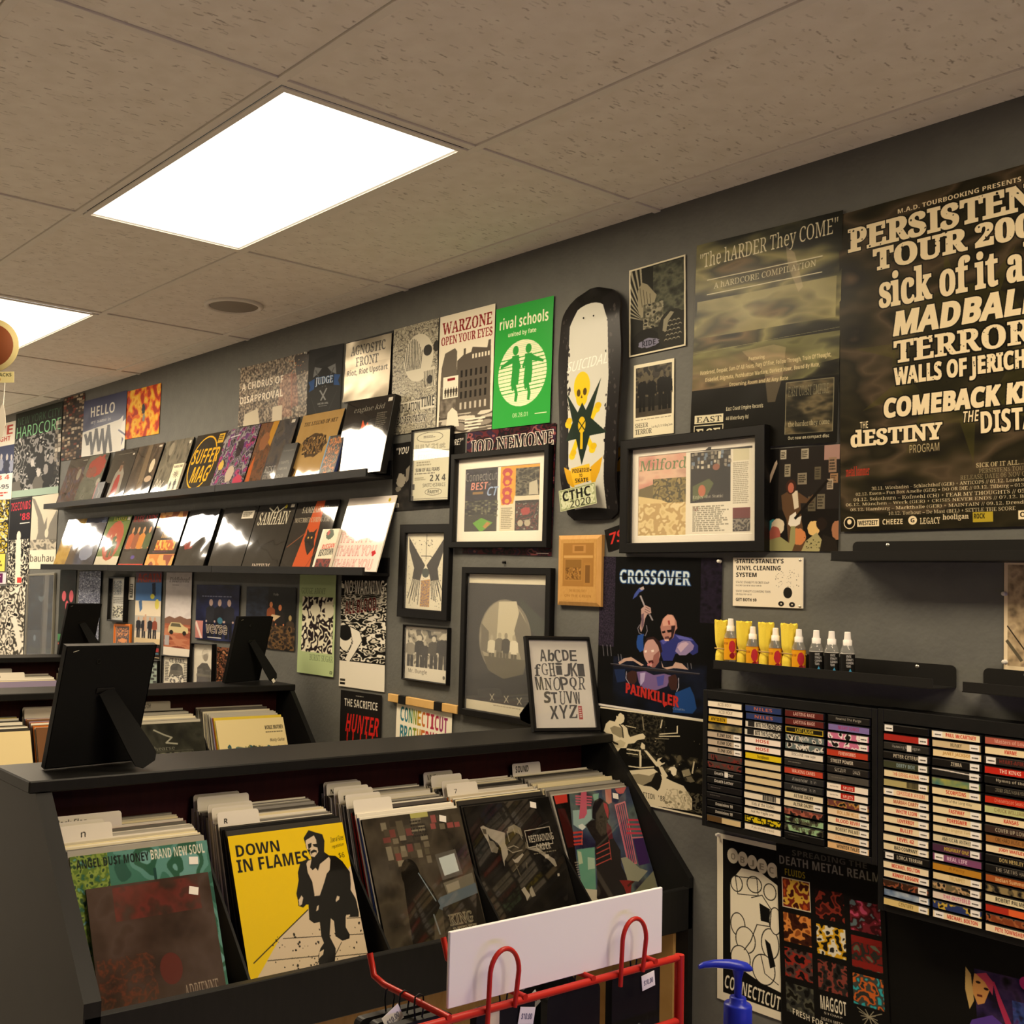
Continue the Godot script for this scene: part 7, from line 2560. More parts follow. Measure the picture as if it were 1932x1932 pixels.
func paint_more() -> void:
	var c: Canvas
	# -- sleeves on the ledges (plain stand-ins in the colours of each)
	c = Canvas.new(100, 120, "1a1a1e", 70)
	c.clouds(0, 20, 100, 100, ["17171b", "241c1e", "5a2a26", "2c3a5a", "6a4a3a", "17171b"], 5, 3.0, true, 0.5)
	c.ell(70, 36, 9, 12, "8a8478")
	c.para(70, 6, 92, 10, 1, "b8b2a4")
	art["up1"] = c.done()
	c = Canvas.new(110, 120, "5a5f54", 71)
	c.clouds(0, 0, 100, 100, ["4a5048", "5d635a", "6c7068"], 5, 2.0)
	c.ell(58, 24, 40, 22, "a3362c", 0.3)
	c.ell(40, 36, 24, 12, "8a4a40", 0.3)
	c.rect(84, 4, 98, 10, "23211f")
	c.ell(88, 58, 8, 8, "a8a49a", 0.3)
	art["up2"] = c.done()
	c = Canvas.new(120, 120, "23211f", 72)
	c.para(20, 8, 80, 11, 1, "6a665c", 0.0)
	c.poly([26, 100, 34, 46, 46, 36, 60, 36, 72, 48, 80, 100], "8f8a80")
	c.poly([38, 100, 42, 60, 48, 50, 58, 50, 62, 62, 66, 100], "9a2424")
	c.ell(52, 34, 7, 10, "7a5a48")
	c.poly([44, 30, 42, 18, 48, 26, 56, 26, 62, 16, 60, 32], "3a2a22")
	c.rect(84, 10, 92, 14, "b8b2a4")
	art["up3"] = c.done()
	c = Canvas.new(120, 120, "2a2420", 73)
	c.clouds(0, 0, 100, 100, ["1c1815", "3a3028", "57483a", "201b17"], 7, 2.0, false, 0.5)
	c.poly([40, 0, 58, 0, 66, 100, 44, 100], "6a5a46")
	c.ell(80, 42, 9, 13, "c9bda4")
	c.poly([66, 100, 68, 62, 80, 54, 96, 62, 98, 100], "1a1714")
	c.ell(80, 66, 14, 6, "b09a84")
	c.rect(84, 4, 96, 8, "c9c3b4")
	art["up4"] = c.done()
	c = Canvas.new(120, 120, "55524a", 74)
	c.clouds(0, 0, 100, 100, ["34322d", "5d5a50", "777264", "45423b"], 11, 2.0, false, 0.6)
	c.ell(30, 16, 8, 12, "8d8676")
	c.path([8, 84, 14, 70, 20, 86, 26, 72, 32, 84, 40, 74], 2, "c9c2b0")
	c.rect(88, 6, 95, 11, "d8d2c4")
	art["up5"] = c.done()
	c = Canvas.new(130, 130, "191816", 75)
	c.ell(44, 50, 42, 46, "d9a51c")
	c.ell(44, 50, 39, 43, "191816")
	c.text("EVERYDAY", 1, 12, 10, 90, 18, "19181600")
	c.text("SUFFER", 1, 8, 26, 92, 52, "d9a51c", 0.1, "191816", 1.4)
	c.text("MAG", 1, 22, 56, 78, 84, "d9a51c", 0.1, "191816", 1.4)
	c.rect(76, 4, 94, 20, "c9a030")
	c.para(78, 7, 92, 17, 3, "3a3018")
	art["up6"] = c.done()
	c = Canvas.new(130, 130, "3a3440", 76)
	c.clouds(0, 0, 100, 100, ["23202a", "6d6a70", "3a2f48", "8d8a8c", "57306a", "a03a6a", "2a2730"], 31, 5.0, true)
	c.ell(58, 34, 10, 14, "241c28", 0.2)
	c.ell(50, 76, 12, 14, "b8a89a", 0.2)
	c.ell(80, 90, 14, 10, "b83a5a", 0.3)
	c.ell(16, 60, 8, 8, "c9a84a", 0.3)
	c.line(20, 14, 46, 12, 2, "c9c5c8")
	art["up7"] = c.done()
	c = Canvas.new(130, 130, "3a3a3a", 77)
	c.clouds(0, 0, 100, 100, ["2c2d30", "43444a", "57504a", "303134"], 9, 2.0, false, 0.6)
	c.clouds(0, 0, 46, 100, ["4a3428cc", "7a4a2ccc", "3a2c26cc"], 5, 2.0, false, 0.5)
	c.poly([34, 0, 50, 0, 44, 40, 30, 30], "b8862a")
	c.ell(24, 30, 12, 14, "8a5a3c", 0.3)
	c.poly([2, 70, 10, 50, 14, 92, 4, 100], "b85a24")
	c.text("REST", 2, 50, 72, 78, 82, "b0aca4")
	c.text("HOME", 2, 50, 85, 80, 95, "b0aca4")
	c.rect(84, 3, 93, 8, "d8d2c4")
	art["up8"] = c.done()
	c = Canvas.new(140, 140, "b08f57", 78)
	c.clouds(0, 0, 100, 100, ["ab8a52", "b4935b"], 4, 3.0)
	c.text("THE LEGEND OF NET", 3, 10, 12, 90, 18, "3a2a18")
	c.ell(50, 48, 28, 18, "4a3824", 0.25)
	c.clouds(26, 36, 74, 62, ["4a3824", "8a6a40", "2a2016", "b08f57"], 7, 4.0, true)
	c.ell(12, 86, 9, 7, "4a3824", 0.3)
	art["up9"] = c.done()
	c = Canvas.new(150, 150, "161514", 79)
	c.text("engine kid", 2, 18, 10, 82, 19, "8d887c", 0.25)
	c.poly([30, 56, 34, 40, 40, 46, 42, 28, 50, 38, 54, 32, 60, 44, 62, 56], "d8562a")
	c.poly([38, 56, 42, 42, 48, 48, 54, 42, 56, 56], "e08a5a")
	c.poly([10, 100, 14, 70, 30, 58, 66, 54, 82, 64, 90, 84, 86, 100], "c8b48a")
	c.para(70, 22, 94, 44, 8, "57534a")
	c.rect(88, 4, 97, 9, "c9c3b4")
	art["up10"] = c.done()
	c = Canvas.new(100, 120, "a8842c", 80)
	c.clouds(0, 0, 100, 100, ["a07a24", "b8943c", "8a6a24"], 4, 2.0)
	c.text("NEEDS", 1, 6, 6, 56, 14, "23190f")
	c.para(6, 18, 40, 22, 1, "57401c")
	c.ell(78, 34, 16, 22, "57422c", 0.25)
	c.poly([60, 100, 64, 56, 88, 50, 100, 60, 100, 100], "4a3a2a")
	art["lo1"] = c.done()
	c = Canvas.new(100, 120, "1c2136", 81)
	c.clouds(0, 0, 100, 100, ["171b2c", "232a44", "57607a"], 8, 1.6)
	c.poly([42, 60, 46, 26, 52, 26, 56, 60], "a8a8a8")
	c.ell(50, 70, 30, 16, "77809a", 0.2)
	c.rect(76, 6, 94, 12, "57607a")
	art["lo2"] = c.done()
	c = Canvas.new(110, 120, "57702c", 82)
	c.rect(0, 78, 100, 100, "cfc8b4")
	c.ell(50, 48, 38, 38, "a8452c", 0.06)
	for e in [[38, 36], [56, 34], [48, 46], [64, 44]]:
		c.person(e[0], e[1], e[1] + 34, 16, ["3f5a3a", "b08a5a", "8a3028", "c9b48a"][int(e[0]) % 4], "c9a078")
	c.text("EASTER", 3, 24, 3, 80, 10, "c9b84a")
	c.rect(84, 3, 96, 9, "d8d2c4")
	art["lo3"] = c.done()
	c = Canvas.new(120, 120, "17130f", 83)
	c.text("BADLANDS", 3, 4, 3, 96, 15, "a81c1c")
	for e in [[18, "b0562c"], [40, "8a4a2c"], [62, "c07a2c"], [86, "4a5a3a"]]:
		c.person(e[0], 24, 92, 24, e[1], "b8845a", "2a2420")
	c.rect(0, 92, 100, 100, "b83a2c")
	c.ell(50, 80, 8, 4, "4a3a8a")
	art["lo4"] = c.done()
	c = Canvas.new(120, 120, "c07a3a", 84)
	c.clouds(0, 0, 100, 30, ["c07a34", "d39a54", "8a4a24"], 4, 2.0, true)
	c.rect(0, 28, 100, 74, "28211e")
	c.text("THE ACT", 3, 30, 32, 76, 46, "d8a854")
	c.clouds(20, 50, 90, 68, ["d8a040", "b0562c", "e0b860"], 6, 4.0, true)
	c.clouds(0, 76, 100, 100, ["c07a3a", "d8a05a", "8a4a3a"], 8, 2.0, true)
	c.para(16, 70, 80, 72, 1, "7a3a5a")
	art["lo5"] = c.done()
	c = Canvas.new(120, 120, "1a1918", 85)
	c.poly([14, 58, 20, 44, 24, 60, 32, 46, 36, 62, 46, 50, 44, 66, 20, 68], "7a241c")
	c.path([62, 6, 58, 98], 1, "3a3834")
	art["lo6"] = c.done()
	c = Canvas.new(130, 130, "1c1a18", 86)
	c.rect(58, 8, 92, 20, "d0cabb")
	c.para(60, 10, 90, 18, 3, "57534a")
	c.rect(20, 50, 70, 66, "26231f")
	art["lo7"] = c.done()
	c = Canvas.new(130, 130, "171614", 87)
	c.text("SAMHAIN", 3, 8, 12, 88, 32, "d3ccb4", 0.05)
	c.path([30, 6, 44, 12, 50, 4, 58, 12, 72, 5], 2, "c9c2aa")
	c.text("INITIUM", 3, 28, 90, 76, 99, "c9b8a8")
	c.ell(74, 5, 3, 3, "b8a824")
	c.rect(86, 2, 95, 7, "d8d2c4")
	art["lo8"] = c.done()
	c = Canvas.new(130, 130, "1a1715", 88)
	c.poly([46, 0, 66, 0, 74, 100, 30, 100], "c2501f")
	c.text("SAMHAIN III", 3, 16, 8, 78, 17, "c9c0aa")
	c.text("NOVEMBER COMING FIRE", 3, 4, 24, 90, 31, "b8ae98")
	c.ell(54, 54, 12, 9, "1f1a18")
	c.poly([44, 50, 42, 40, 50, 46, 58, 46, 66, 40, 64, 52, 70, 66, 60, 78, 52, 70, 46, 62], "1f1a18")
	c.ell(50, 53, 2, 1.6, "d8a040")
	c.ell(58, 53, 2, 1.6, "d8a040")
	c.path([4, 66, 40, 46], 1.5, "8a4a2c")
	c.path([60, 100, 78, 70, 84, 60], 1.5, "8a3a1c")
	art["lo9"] = c.done()
	c = Canvas.new(150, 150, "e2d9d0", 89)
	c.text("music", 3, 10, 22, 30, 28, "c27a74", 0.1)
	c.text("i love life,", 3, 8, 34, 44, 41, "c27a74", 0.1)
	for y in [48, 66, 84]:
		c.text("THANK YOU", 0, 6, y, 88, y + 13, "e2d9d0", 0, "c2565a", 0.9)
	c.poly([80, 74, 86, 72, 90, 76, 84, 80], "b8242c")
	c.ell(88, 6, 2.4, 2.4, "b8a824")
	art["lo10"] = c.done()
	c = Canvas.new(50, 50, "171614", 90)
	c.rect(0, 0, 12, 100, "8a1c1c")
	c.path([40, 30, 60, 50, 50, 80], 4, "a8a090")
	art["s1"] = c.done()
	c = Canvas.new(60, 90, "cfc5a8", 91)
	c.text("HARDCORE", 1, 10, 6, 92, 14, "2a2620")
	for i in 10:
		c.poly([50, 36, 50 + 34 * cos(i * 0.628), 36 + 16 * sin(i * 0.628), 50 + 16 * cos(i * 0.628 + 0.3), 36 + 8 * sin(i * 0.628 + 0.3)], "17150f")
	c.person(66, 52, 88, 24, "23211c", "23211c")
	c.person(26, 58, 84, 18, "23211c", "23211c")
	art["s2"] = c.done()
	c = Canvas.new(60, 96, "141413", 92)
	c.text("Swampwater", 0, 8, 16, 90, 22, "8d8a80", 0.1)
	c.text("LIGHTS,", 0, 8, 46, 78, 54, "a8a498")
	c.text("CAMERA,", 0, 8, 62, 78, 70, "a8a498")
	c.text("SOLO", 0, 10, 80, 60, 89, "a8a498")
	art["s3"] = c.done()
	c = Canvas.new(60, 96, "1c1a18", 93)
	c.clouds(10, 4, 92, 96, ["1c1a18", "4a3020", "b0682c", "2a2a2c", "6a6a54"], 6, 3.0, true)
	c.text("THE TALES", 3, 16, 8, 86, 20, "c9762c")
	c.rect(0, 0, 8, 100, "4a7aa0")
	art["s4"] = c.done()
	c = Canvas.new(64, 96, "d8d0b8", 94)
	c.rect(0, 0, 14, 100, "e0dac8")
	c.ell(52, 14, 22, 12, "3a4a34", 0.2)
	c.ell(42, 10, 8, 6, "b03a30", 0.2)
	c.text("RUSSIAN", 1, 26, 38, 96, 50, "b8281c", 0.1, "", 0, 4)
	c.text("BEATDOWN", 1, 18, 50, 99, 66, "17150f", 0.1, "", 0, 4)
	c.clouds(14, 72, 100, 94, ["3a1410", "7a2418", "23140f"], 5, 3.0, true)
	art["s5"] = c.done()
	# -- fronts of the near bin
	c = Canvas.new(290, 290, "3b6a58", 95)
	c.clouds(0, 0, 100, 100, ["2c5648", "3f7260", "5a8c80", "2f5a44", "6a9a92"], 17, 3.0, true)
	c.clouds(0, 0, 26, 100, ["2f4a1c00", "57702c", "8a9a3cdd", "23381ccc"], 29, 4.0, true)
	c.text("ANGEL DU$T MONEY", 1, 4, 2.5, 55, 9, "17201c")
	c.text("BRAND NEW SOUL", 1, 56.5, 2.0, 97, 8.5, "dcd8c4")
	c.rect(57, 14, 59, 28, "23443c")
	art["b0"] = c.done()
	c = Canvas.new(290, 290, "3a2c22", 96)
	c.clouds(0, 0, 100, 100, ["33261e", "42332a", "4d3e36", "38291f"], 7, 1.6)
	c.clouds(20, 2, 90, 26, ["3a2c2200", "6a2c2488", "7a302aaa", "3a2c2200"], 9, 2.4)
	c.clouds(2, 50, 46, 98, ["3a2c2200", "3a2c2200", "7a3a24aa", "3a2c2200", "8a4a30bb"], 19, 4.0)
	c.ell(58, 64, 9, 11, "5a2a22")
	c.text("ADRIENNE", 2, 66, 77, 94, 89, "9c8c7c")
	c.text("Summer's Beginning", 2, 68, 92, 94, 96, "7a6a5c")
	art["b1"] = c.done()
	c = Canvas.new(300, 300, "e6c40c", 97)
	c.poly([-2.0, 103.7, 30.8, 71.3, 56.3, 57.6, 74.0, 58.1, 99.1, 32.6, 100.7, 34.5, 101.2, 99.7, 28.4, 100.9], "d3c0a2")
	c.path([5.3, 85.9, 32.1, 71.0, 55.6, 58.1], 0.7, "23201a")
	c.path([31.5, 74.0, 63.0, 77.3], 0.5, "3a342a")
	c.path([16.4, 86.2, 58.8, 89.9], 0.5, "3a342a")
	c.path([71.9, 92.5, 99.8, 94.9], 0.5, "3a342a")
	c.path([87.6, 68.5, 100.7, 70.0], 0.5, "3a342a")
	c.path([87.4, 80.0, 99.2, 81.3], 0.5, "3a342a")
	c.path([50.0, 100.5, 57.5, 92.7], 0.5, "3a342a")
	c.path([72.2, 91.0, 79.2, 83.9], 0.5, "3a342a")
	c.blots(60, 20, 72, 98, 98, 0.3, 1.3, ["2a261f"])
	c.text("DOWN", 1, 5, 7, 41, 15, "1c1a14")
	c.text("IN FLAMES", 1, 4, 17, 64, 26, "1c1a14")
	c.poly([62.9, 8.1, 68.5, 2.9, 74.7, 5.4, 79.8, 7.1, 80.7, 12.0, 78.6, 20.0, 82.3, 22.9, 88.1, 24.0, 93.2, 28.5, 98.0, 36.8, 96.8, 45.3, 95.6, 49.5, 98.7, 56.4, 99.0, 66.0, 98.2, 69.1, 90.4, 68.1, 86.9, 66.9, 85.1, 74.4, 87.4, 80.0, 86.4, 82.5, 80.1, 83.0, 75.0, 79.1, 76.1, 68.9, 73.7, 66.5, 69.9, 78.4, 73.1, 87.1, 72.2, 91.0, 69.8, 97.2, 67.0, 100.3, 62.8, 100.6, 63.0, 97.1, 56.8, 95.6, 57.5, 89.7, 60.5, 85.1, 64.2, 82.1, 63.0, 77.3, 63.9, 67.6, 58.7, 67.6, 55.4, 64.8, 57.0, 54.6, 55.1, 54.3, 52.1, 56.0, 48.5, 54.4, 48.8, 50.3, 48.4, 46.0, 52.3, 37.0, 52.8, 31.7, 56.6, 24.7, 61.9, 23.5, 66.5, 23.9, 66.3, 21.7, 63.7, 15.3, 63.7, 12.6], "1a1814")
	c.poly([64.3, 9.9, 72.3, 7.1, 73.6, 10.5, 73.4, 15.5, 73.6, 19.3, 69.5, 22.6, 66.3, 21.7, 66.0, 18.4, 67.4, 16.9, 64.1, 16.5, 63.9, 12.6], "d3c0a2")
	c.poly([65.6, 12.8, 69.1, 12.2, 68.1, 15.1, 65.5, 16.6], "1a1814")
	c.poly([69.8, 13.4, 73.6, 13.3, 73.3, 16.0, 70.5, 15.1], "1a1814")
	c.poly([66.4, 18.4, 70.0, 17.2, 72.5, 18.3, 71.4, 20.2, 67.3, 20.5], "1a1814")
	c.poly([67.5, 19.6, 71.2, 19.0, 71.4, 20.2, 67.9, 20.6], "d3c0a2")
	c.poly([61.3, 26.4, 63.0, 24.5, 66.5, 23.9, 63.9, 29.5, 66.2, 31.4, 69.2, 29.7, 70.3, 32.5, 73.0, 28.0, 82.1, 23.8, 82.9, 26.1, 80.5, 33.4, 77.3, 35.6, 74.0, 41.1, 68.0, 49.8, 63.4, 49.7, 63.6, 39.7, 61.2, 32.9], "d3c0a2")
	c.poly([66.3, 24.9, 69.8, 27.0, 73.2, 26.9, 72.1, 29.0, 70.3, 32.5, 68.7, 30.1, 65.5, 31.5, 64.3, 29.5], "1a1814")
	c.blots(46, 76, 38, 84, 56, 0.4, 1.5, ["1a1814"])
	c.poly([49.4, 50.4, 52.4, 47.6, 53.6, 49.4, 51.5, 53.8, 49.1, 54.5], "d3c0a2")
	c.poly([80.8, 54.9, 82.8, 52.0, 84.9, 52.8, 83.9, 54.8, 80.9, 56.2], "d3c0a2")
	c.poly([62.3, 60.1, 64.0, 56.7, 65.7, 56.1, 64.5, 59.4], "d3c0a2")
	c.poly([57.4, 91.7, 59.1, 87.4, 63.3, 86.1, 61.8, 89.4], "d3c0a2")
	c.poly([87.5, 66.2, 90.8, 66.4, 90.7, 67.7, 87.1, 67.6], "d3c0a2")
	c.text("Down w/ Flames", 0, 86, 10, 98, 14, "3a3210", 0.2, "", 0, 1)
	c.text("repetition", 0, 86, 16, 97, 19, "3a3210", 0.2, "", 0, 1)
	c.text("$6", 0, 91, 22, 96, 26, "3a3210")
	art["b2"] = c.done()
	c = Canvas.new(280, 280, "332e26", 98)
	c.clouds(0, 0, 100, 100, ["231f19", "3a342a", "4a4336", "2a251e"], 27, 2.0)
	c.tiles(16, 3, 60, 40, 6, 6, ["57503f", "6a6250", "3a342a", "4a4336", "77705c", "6a3a34"], 0.4)
	c.tiles(66, 3, 98, 16, 4, 2, ["6a6250", "4a4336", "8a4a44"], 0.3)
	c.para(46, 6, 62, 20, 5, "2a251e")
	c.poly([64, 34, 86, 32, 88, 52, 66, 54], "57534a")
	c.poly([67, 37, 84, 35, 85, 49, 69, 51], "b8c2bc")
	c.poly([66, 56, 98, 52, 98, 62, 68, 66], "6a6556")
	c.poly([68, 58, 82, 56, 82, 62, 69, 64], "8d8674")
	c.poly([52, 72, 60, 66, 99, 60, 99, 70, 60, 76], "57626a")
	c.poly([60, 74, 99, 68, 99, 100, 56, 100], "26221c")
	c.ell(36, 46, 9, 12, "17140f")
	c.poly([28, 50, 42, 42, 54, 60, 58, 72, 50, 80, 44, 100, 24, 100, 26, 70], "1c1914")
	c.line(44, 46, 55, 68, 1.0, "77868c")
	c.line(50, 78, 52, 92, 1.4, "6a7074")
	c.text("KING", 3, 64, 80, 88, 88, "57503f00", 0, "77705c", 0.8)
	c.text("NINE", 3, 66, 90, 90, 98, "57503f00", 0, "77705c", 0.8)
	c.rect(48, 0, 66, 4, "a8a45c")
	art["b3"] = c.done()
	c = Canvas.new(270, 280, "171512", 99)
	c.clouds(0, 0, 100, 100, ["12110f", "1a1815", "24211c", "151311"], 37, 2.2, false, 1.6)
	c.path([51.0, 19.5, 63.0, 16.1], 0.8, "34302a")
	c.path([78.9, 23.8, 92.2, 21.4], 0.8, "34302a")
	c.path([35.0, 56.4, 50.4, 49.5], 0.8, "34302a")
	c.poly([12.8, 17.9, 16.4, 16.9, 21.9, 19.8, 30.2, 22.4, 38.4, 25.1, 37.3, 35.8, 36.1, 42.7, 30.6, 47.3, 29.0, 51.9, 28.7, 47.1, 29.8, 36.7, 27.9, 33.0, 21.2, 27.8, 19.2, 24.0, 19.4, 29.4, 27.3, 36.5, 24.8, 40.1, 18.7, 39.0, 17.6, 31.0, 14.6, 24.4], "948d7c")
	c.poly([14.3, 19.4, 18.5, 20.3, 17.9, 24.3, 14.9, 23.6], "4a453b")
	c.poly([18.2, 29.3, 23.5, 30.7, 27.0, 37.3, 24.0, 40.5, 18.9, 38.6], "6a6454")
	c.poly([41.5, 21.8, 49.8, 18.9, 56.6, 22.4, 59.1, 30.0, 58.4, 35.3, 52.0, 41.8, 42.6, 42.5, 37.3, 39.3, 36.0, 33.8, 37.8, 26.8], "2a2721")
	c.poly([43.8, 21.1, 51.0, 19.5, 57.5, 23.4, 57.5, 30.7, 53.3, 27.6, 47.6, 25.1, 40.6, 26.2], "77705c")
	c.path([37.9, 37.6, 44.8, 36.6, 49.2, 38.8], 0.8, "8d8674")
	c.path([41.2, 24.5, 41.0, 32.6], 0.8, "8d8674")
	c.path([54.3, 24.9, 56.2, 32.4], 0.8, "8d8674")
	c.path([48.9, 21.6, 49.5, 27.2], 0.8, "8d8674")
	c.path([35.4, 37.3, 41.5, 42.0, 53.0, 41.0], 0.8, "8d8674")
	c.poly([36.1, 42.7, 42.6, 42.5, 53.0, 42.8, 63.7, 42.2, 71.9, 48.4, 69.7, 60.4, 59.6, 72.8, 51.0, 75.1, 42.5, 70.8, 26.7, 65.6, 28.3, 53.9], "1c1a17")
	c.poly([39.2, 46.5, 42.0, 47.7, 52.6, 43.6, 53.4, 45.0, 44.8, 50.6, 41.1, 50.2], "948d7c")
	c.poly([59.0, 40.8, 70.9, 40.7, 78.0, 46.4, 87.4, 52.7, 88.3, 58.6, 85.6, 58.7, 80.7, 52.9, 70.7, 44.7], "8d8674")
	c.poly([58.7, 34.5, 60.3, 37.3, 60.2, 40.9, 57.2, 40.1], "5d5747")
	c.path([41.7, 52.0, 43.6, 60.8], 0.9, "57503f")
	c.path([43.9, 53.1, 37.5, 56.7], 0.9, "57503f")
	c.path([54.2, 51.7, 53.2, 55.9], 0.9, "57503f")
	c.poly([40.8, 71.8, 45.4, 69.9, 46.7, 72.9, 49.5, 77.4, 44.2, 81.3, 43.7, 77.5], "9c9584")
	c.poly([50.1, 72.5, 53.5, 70.4, 54.4, 74.7, 55.4, 78.5, 50.7, 79.2, 49.5, 75.8], "8d8674")
	c.poly([86.2, 64.4, 88.8, 64.7, 88.1, 66.8, 85.7, 66.9], "b0a894")
	c.poly([61.2, 26.1, 91.2, 25.5, 90.4, 39.6, 60.6, 40.0], "100f0d")
	c.path([61.2, 26.1, 91.2, 25.5, 90.4, 39.6, 60.6, 40.0, 61.2, 26.1], 0.8, "b0a894")
	c.text("RESTRAINING", 1, 63.5, 30.5, 93, 36.5, "b0a894")
	c.text("ORDER", 1, 70, 38, 87, 43.5, "b0a894")
	c.para(65, 45.5, 92, 47, 1, "77705c", 0.0)
	c.rect(77, 48, 82, 51, "b0a894")
	art["b4"] = c.done()
	c = Canvas.new(260, 280, "2a2a40", 100)
	c.clouds(0, 0, 100, 100, ["221d33", "2f3147", "3d4a5c", "59665f", "2a2430"], 47, 1.6)
	c.poly([0.1, -0.8, 19.8, 0.3, 12.9, 26.8, -2.4, 99.2, -27.4, 95.6], "16120f")
	c.poly([0.6, 11.7, 9.3, 12.0, 11.9, 32.7, 7.5, 45.6, -10.5, 44.6, -6.8, 28.8], "3a1512")
	c.poly([0.1, 0.1, 17.1, -0.4, 15.2, 7.3, -2.6, 7.7], "b8382c")
	c.poly([-14.4, 92.8, 0.1, 93.0, -0.2, 100.1, -12.0, 99.7], "b02a2a")
	c.para(4, 58, 14, 90, 16, "8a8274")
	c.poly([18.6, 14.7, 42.7, 15.9, 39.9, 24.5, 21.2, 31.6, 14.5, 27.0], "8fa8a0")
	c.poly([20.4, 28.1, 26.1, 27.1, 29.7, 30.5, 23.6, 32.9, 20.6, 30.1], "c9cfc4")
	c.poly([35.5, -0.3, 42.7, -0.2, 35.3, 19.1, 30.3, 22.6, 23.3, 22.9, 29.3, 11.9], "b8596a")
	c.path([27.6, 2.8, 47.0, 5.3], 1.6, "b8596a")
	c.path([26.8, 5.1, 45.6, 7.7], 1.6, "b8596a")
	c.path([26.0, 7.5, 44.3, 10.0], 1.6, "b8596a")
	c.path([25.2, 9.9, 42.9, 12.4], 1.6, "b8596a")
	c.poly([67.2, 0.4, 75.8, 0.1, 71.4, 12.6, 66.4, 13.6, 63.9, 11.0], "b8796a")
	c.poly([80.6, 0.5, 96.9, 0.4, 90.8, 5.6, 85.3, 6.1, 81.7, 3.9], "b85f5c")
	c.poly([49.4, 3.2, 57.9, 2.9, 54.8, 8.3, 48.7, 8.8], "6f9c88")
	c.path([74.7, 15.3, 88.9, 13.6, 80.7, 68.0, 70.0, 68.4, 74.7, 15.3], 1.5, "c46f78")
	c.path([76.8, 16.5, 71.0, 66.9], 1.2, "b8596a")
	c.path([79.7, 16.2, 73.5, 66.8], 1.2, "b8596a")
	c.path([82.5, 15.8, 76.0, 66.8], 1.2, "b8596a")
	c.path([85.4, 15.5, 78.5, 66.7], 1.2, "b8596a")
	c.path([86.9, 29.9, 100.5, 31.4], 2.0, "b83f4e")
	c.path([84.4, 33.8, 100.2, 35.5], 2.0, "b83f4e")
	c.path([81.8, 37.7, 99.9, 39.7], 2.0, "b83f4e")
	c.path([79.6, 41.1, 99.8, 43.4], 2.0, "b83f4e")
	c.path([84.7, 45.9, 99.8, 46.9], 1.2, "c46f78")
	c.poly([85.7, 47.1, 99.5, 47.5, 98.6, 70.1, 82.9, 70.5], "3a2450")
	c.poly([10.1, 48.0, 33.4, 48.4, 21.3, 81.2, 15.0, 95.7, -0.1, 96.0, 4.5, 79.1], "5f9078")
	c.poly([11.0, 49.1, 15.1, 50.6, 13.6, 60.1, 8.0, 60.5], "a8b494")
	c.poly([21.2, 55.6, 29.6, 57.6, 26.4, 66.0, 17.4, 66.0], "9cb49c")
	c.poly([7.1, 80.5, 23.2, 83.8, 22.7, 95.5, 1.0, 99.7], "b8b09a")
	c.path([12.5, 33.8, 23.0, 34.2], 1.8, "b83a30")
	c.path([11.3, 37.2, 21.4, 37.6], 1.8, "b83a30")
	c.path([10.3, 40.7, 19.9, 41.1], 1.8, "b83a30")
	c.path([9.4, 43.5, 18.8, 43.9], 1.8, "b83a30")
	c.path([23.3, 33.9, 18.3, 44.5], 1.0, "b85a44")
	c.poly([44.8, 14.2, 50.2, 8.9, 57.4, 7.1, 62.2, 9.9, 66.1, 14.1, 64.5, 21.8, 60.3, 27.4, 47.6, 25.7, 42.8, 25.2, 40.6, 23.5], "1f1b1d")
	c.poly([60.1, 11.6, 64.3, 13.0, 64.5, 18.8, 60.6, 26.4, 59.6, 23.3, 59.3, 16.4], "9a2735")
	c.poly([29.9, 29.0, 37.3, 25.7, 49.6, 25.4, 59.0, 26.8, 59.3, 41.7, 64.8, 55.1, 60.1, 67.8, 63.3, 77.3, 58.7, 93.3, 48.6, 102.8, 27.4, 99.8, 18.8, 90.2, 25.7, 74.9, 32.9, 51.5, 36.5, 44.0, 32.8, 36.9], "231e1c")
	c.poly([57.4, 29.1, 61.3, 33.6, 59.7, 43.8, 54.0, 44.3, 53.7, 36.9], "57242a")
	c.poly([52.4, 79.4, 68.3, 81.5, 62.1, 92.5, 56.6, 93.6, 55.9, 85.7], "7a2420")
	c.path([61.9, 85.3, 89.2, 75.9], 2.0, "4a2018")
	c.path([36.0, 49.7, 53.5, 46.3], 1.0, "a8443a")
	c.path([33.7, 54.3, 52.1, 51.0], 1.0, "a8443a")
	c.path([31.3, 58.9, 50.7, 55.7], 1.0, "a8443a")
	c.path([29.0, 63.6, 49.3, 60.4], 1.0, "a8443a")
	c.path([53.7, 44.8, 49.8, 61.1], 1.0, "a8443a")
	c.poly([62.5, 61.4, 70.1, 61.2, 83.4, 72.9, 92.8, 76.3, 76.5, 83.7, 62.9, 80.8], "8f8f78")
	c.poly([62.3, 93.7, 100.1, 77.2, 98.4, 99.8, 61.6, 101.0], "77775f")
	c.text("BLUE", 1, 37, 85, 47, 90, "23201f")
	art["b5"] = c.done()
	c = Canvas.new(80, 80, "e2cf9c", 101)
	art["m1"] = c.done()
	c = Canvas.new(170, 170, "23231f", 102)
	c.clouds(0, 0, 100, 100, ["1a1a17", "26261f", "34342c", "1c1c18"], 6, 3.0)
	c.path([34, 8, 46, 14, 56, 18, 48, 24, 62, 26], 2, "8d8c7c")
	c.text("Coreehearse", 2, 8, 28, 58, 33, "77766a")
	c.box(30, 34, 82, 98, 0.6, "57564a")
	c.clouds(32, 36, 80, 70, ["23231f", "4a4a3f", "6d6c5a", "1f1f1b"], 16, 3.0, true)
	c.ell(48, 66, 12, 18, "9a9a3c", 0.5)
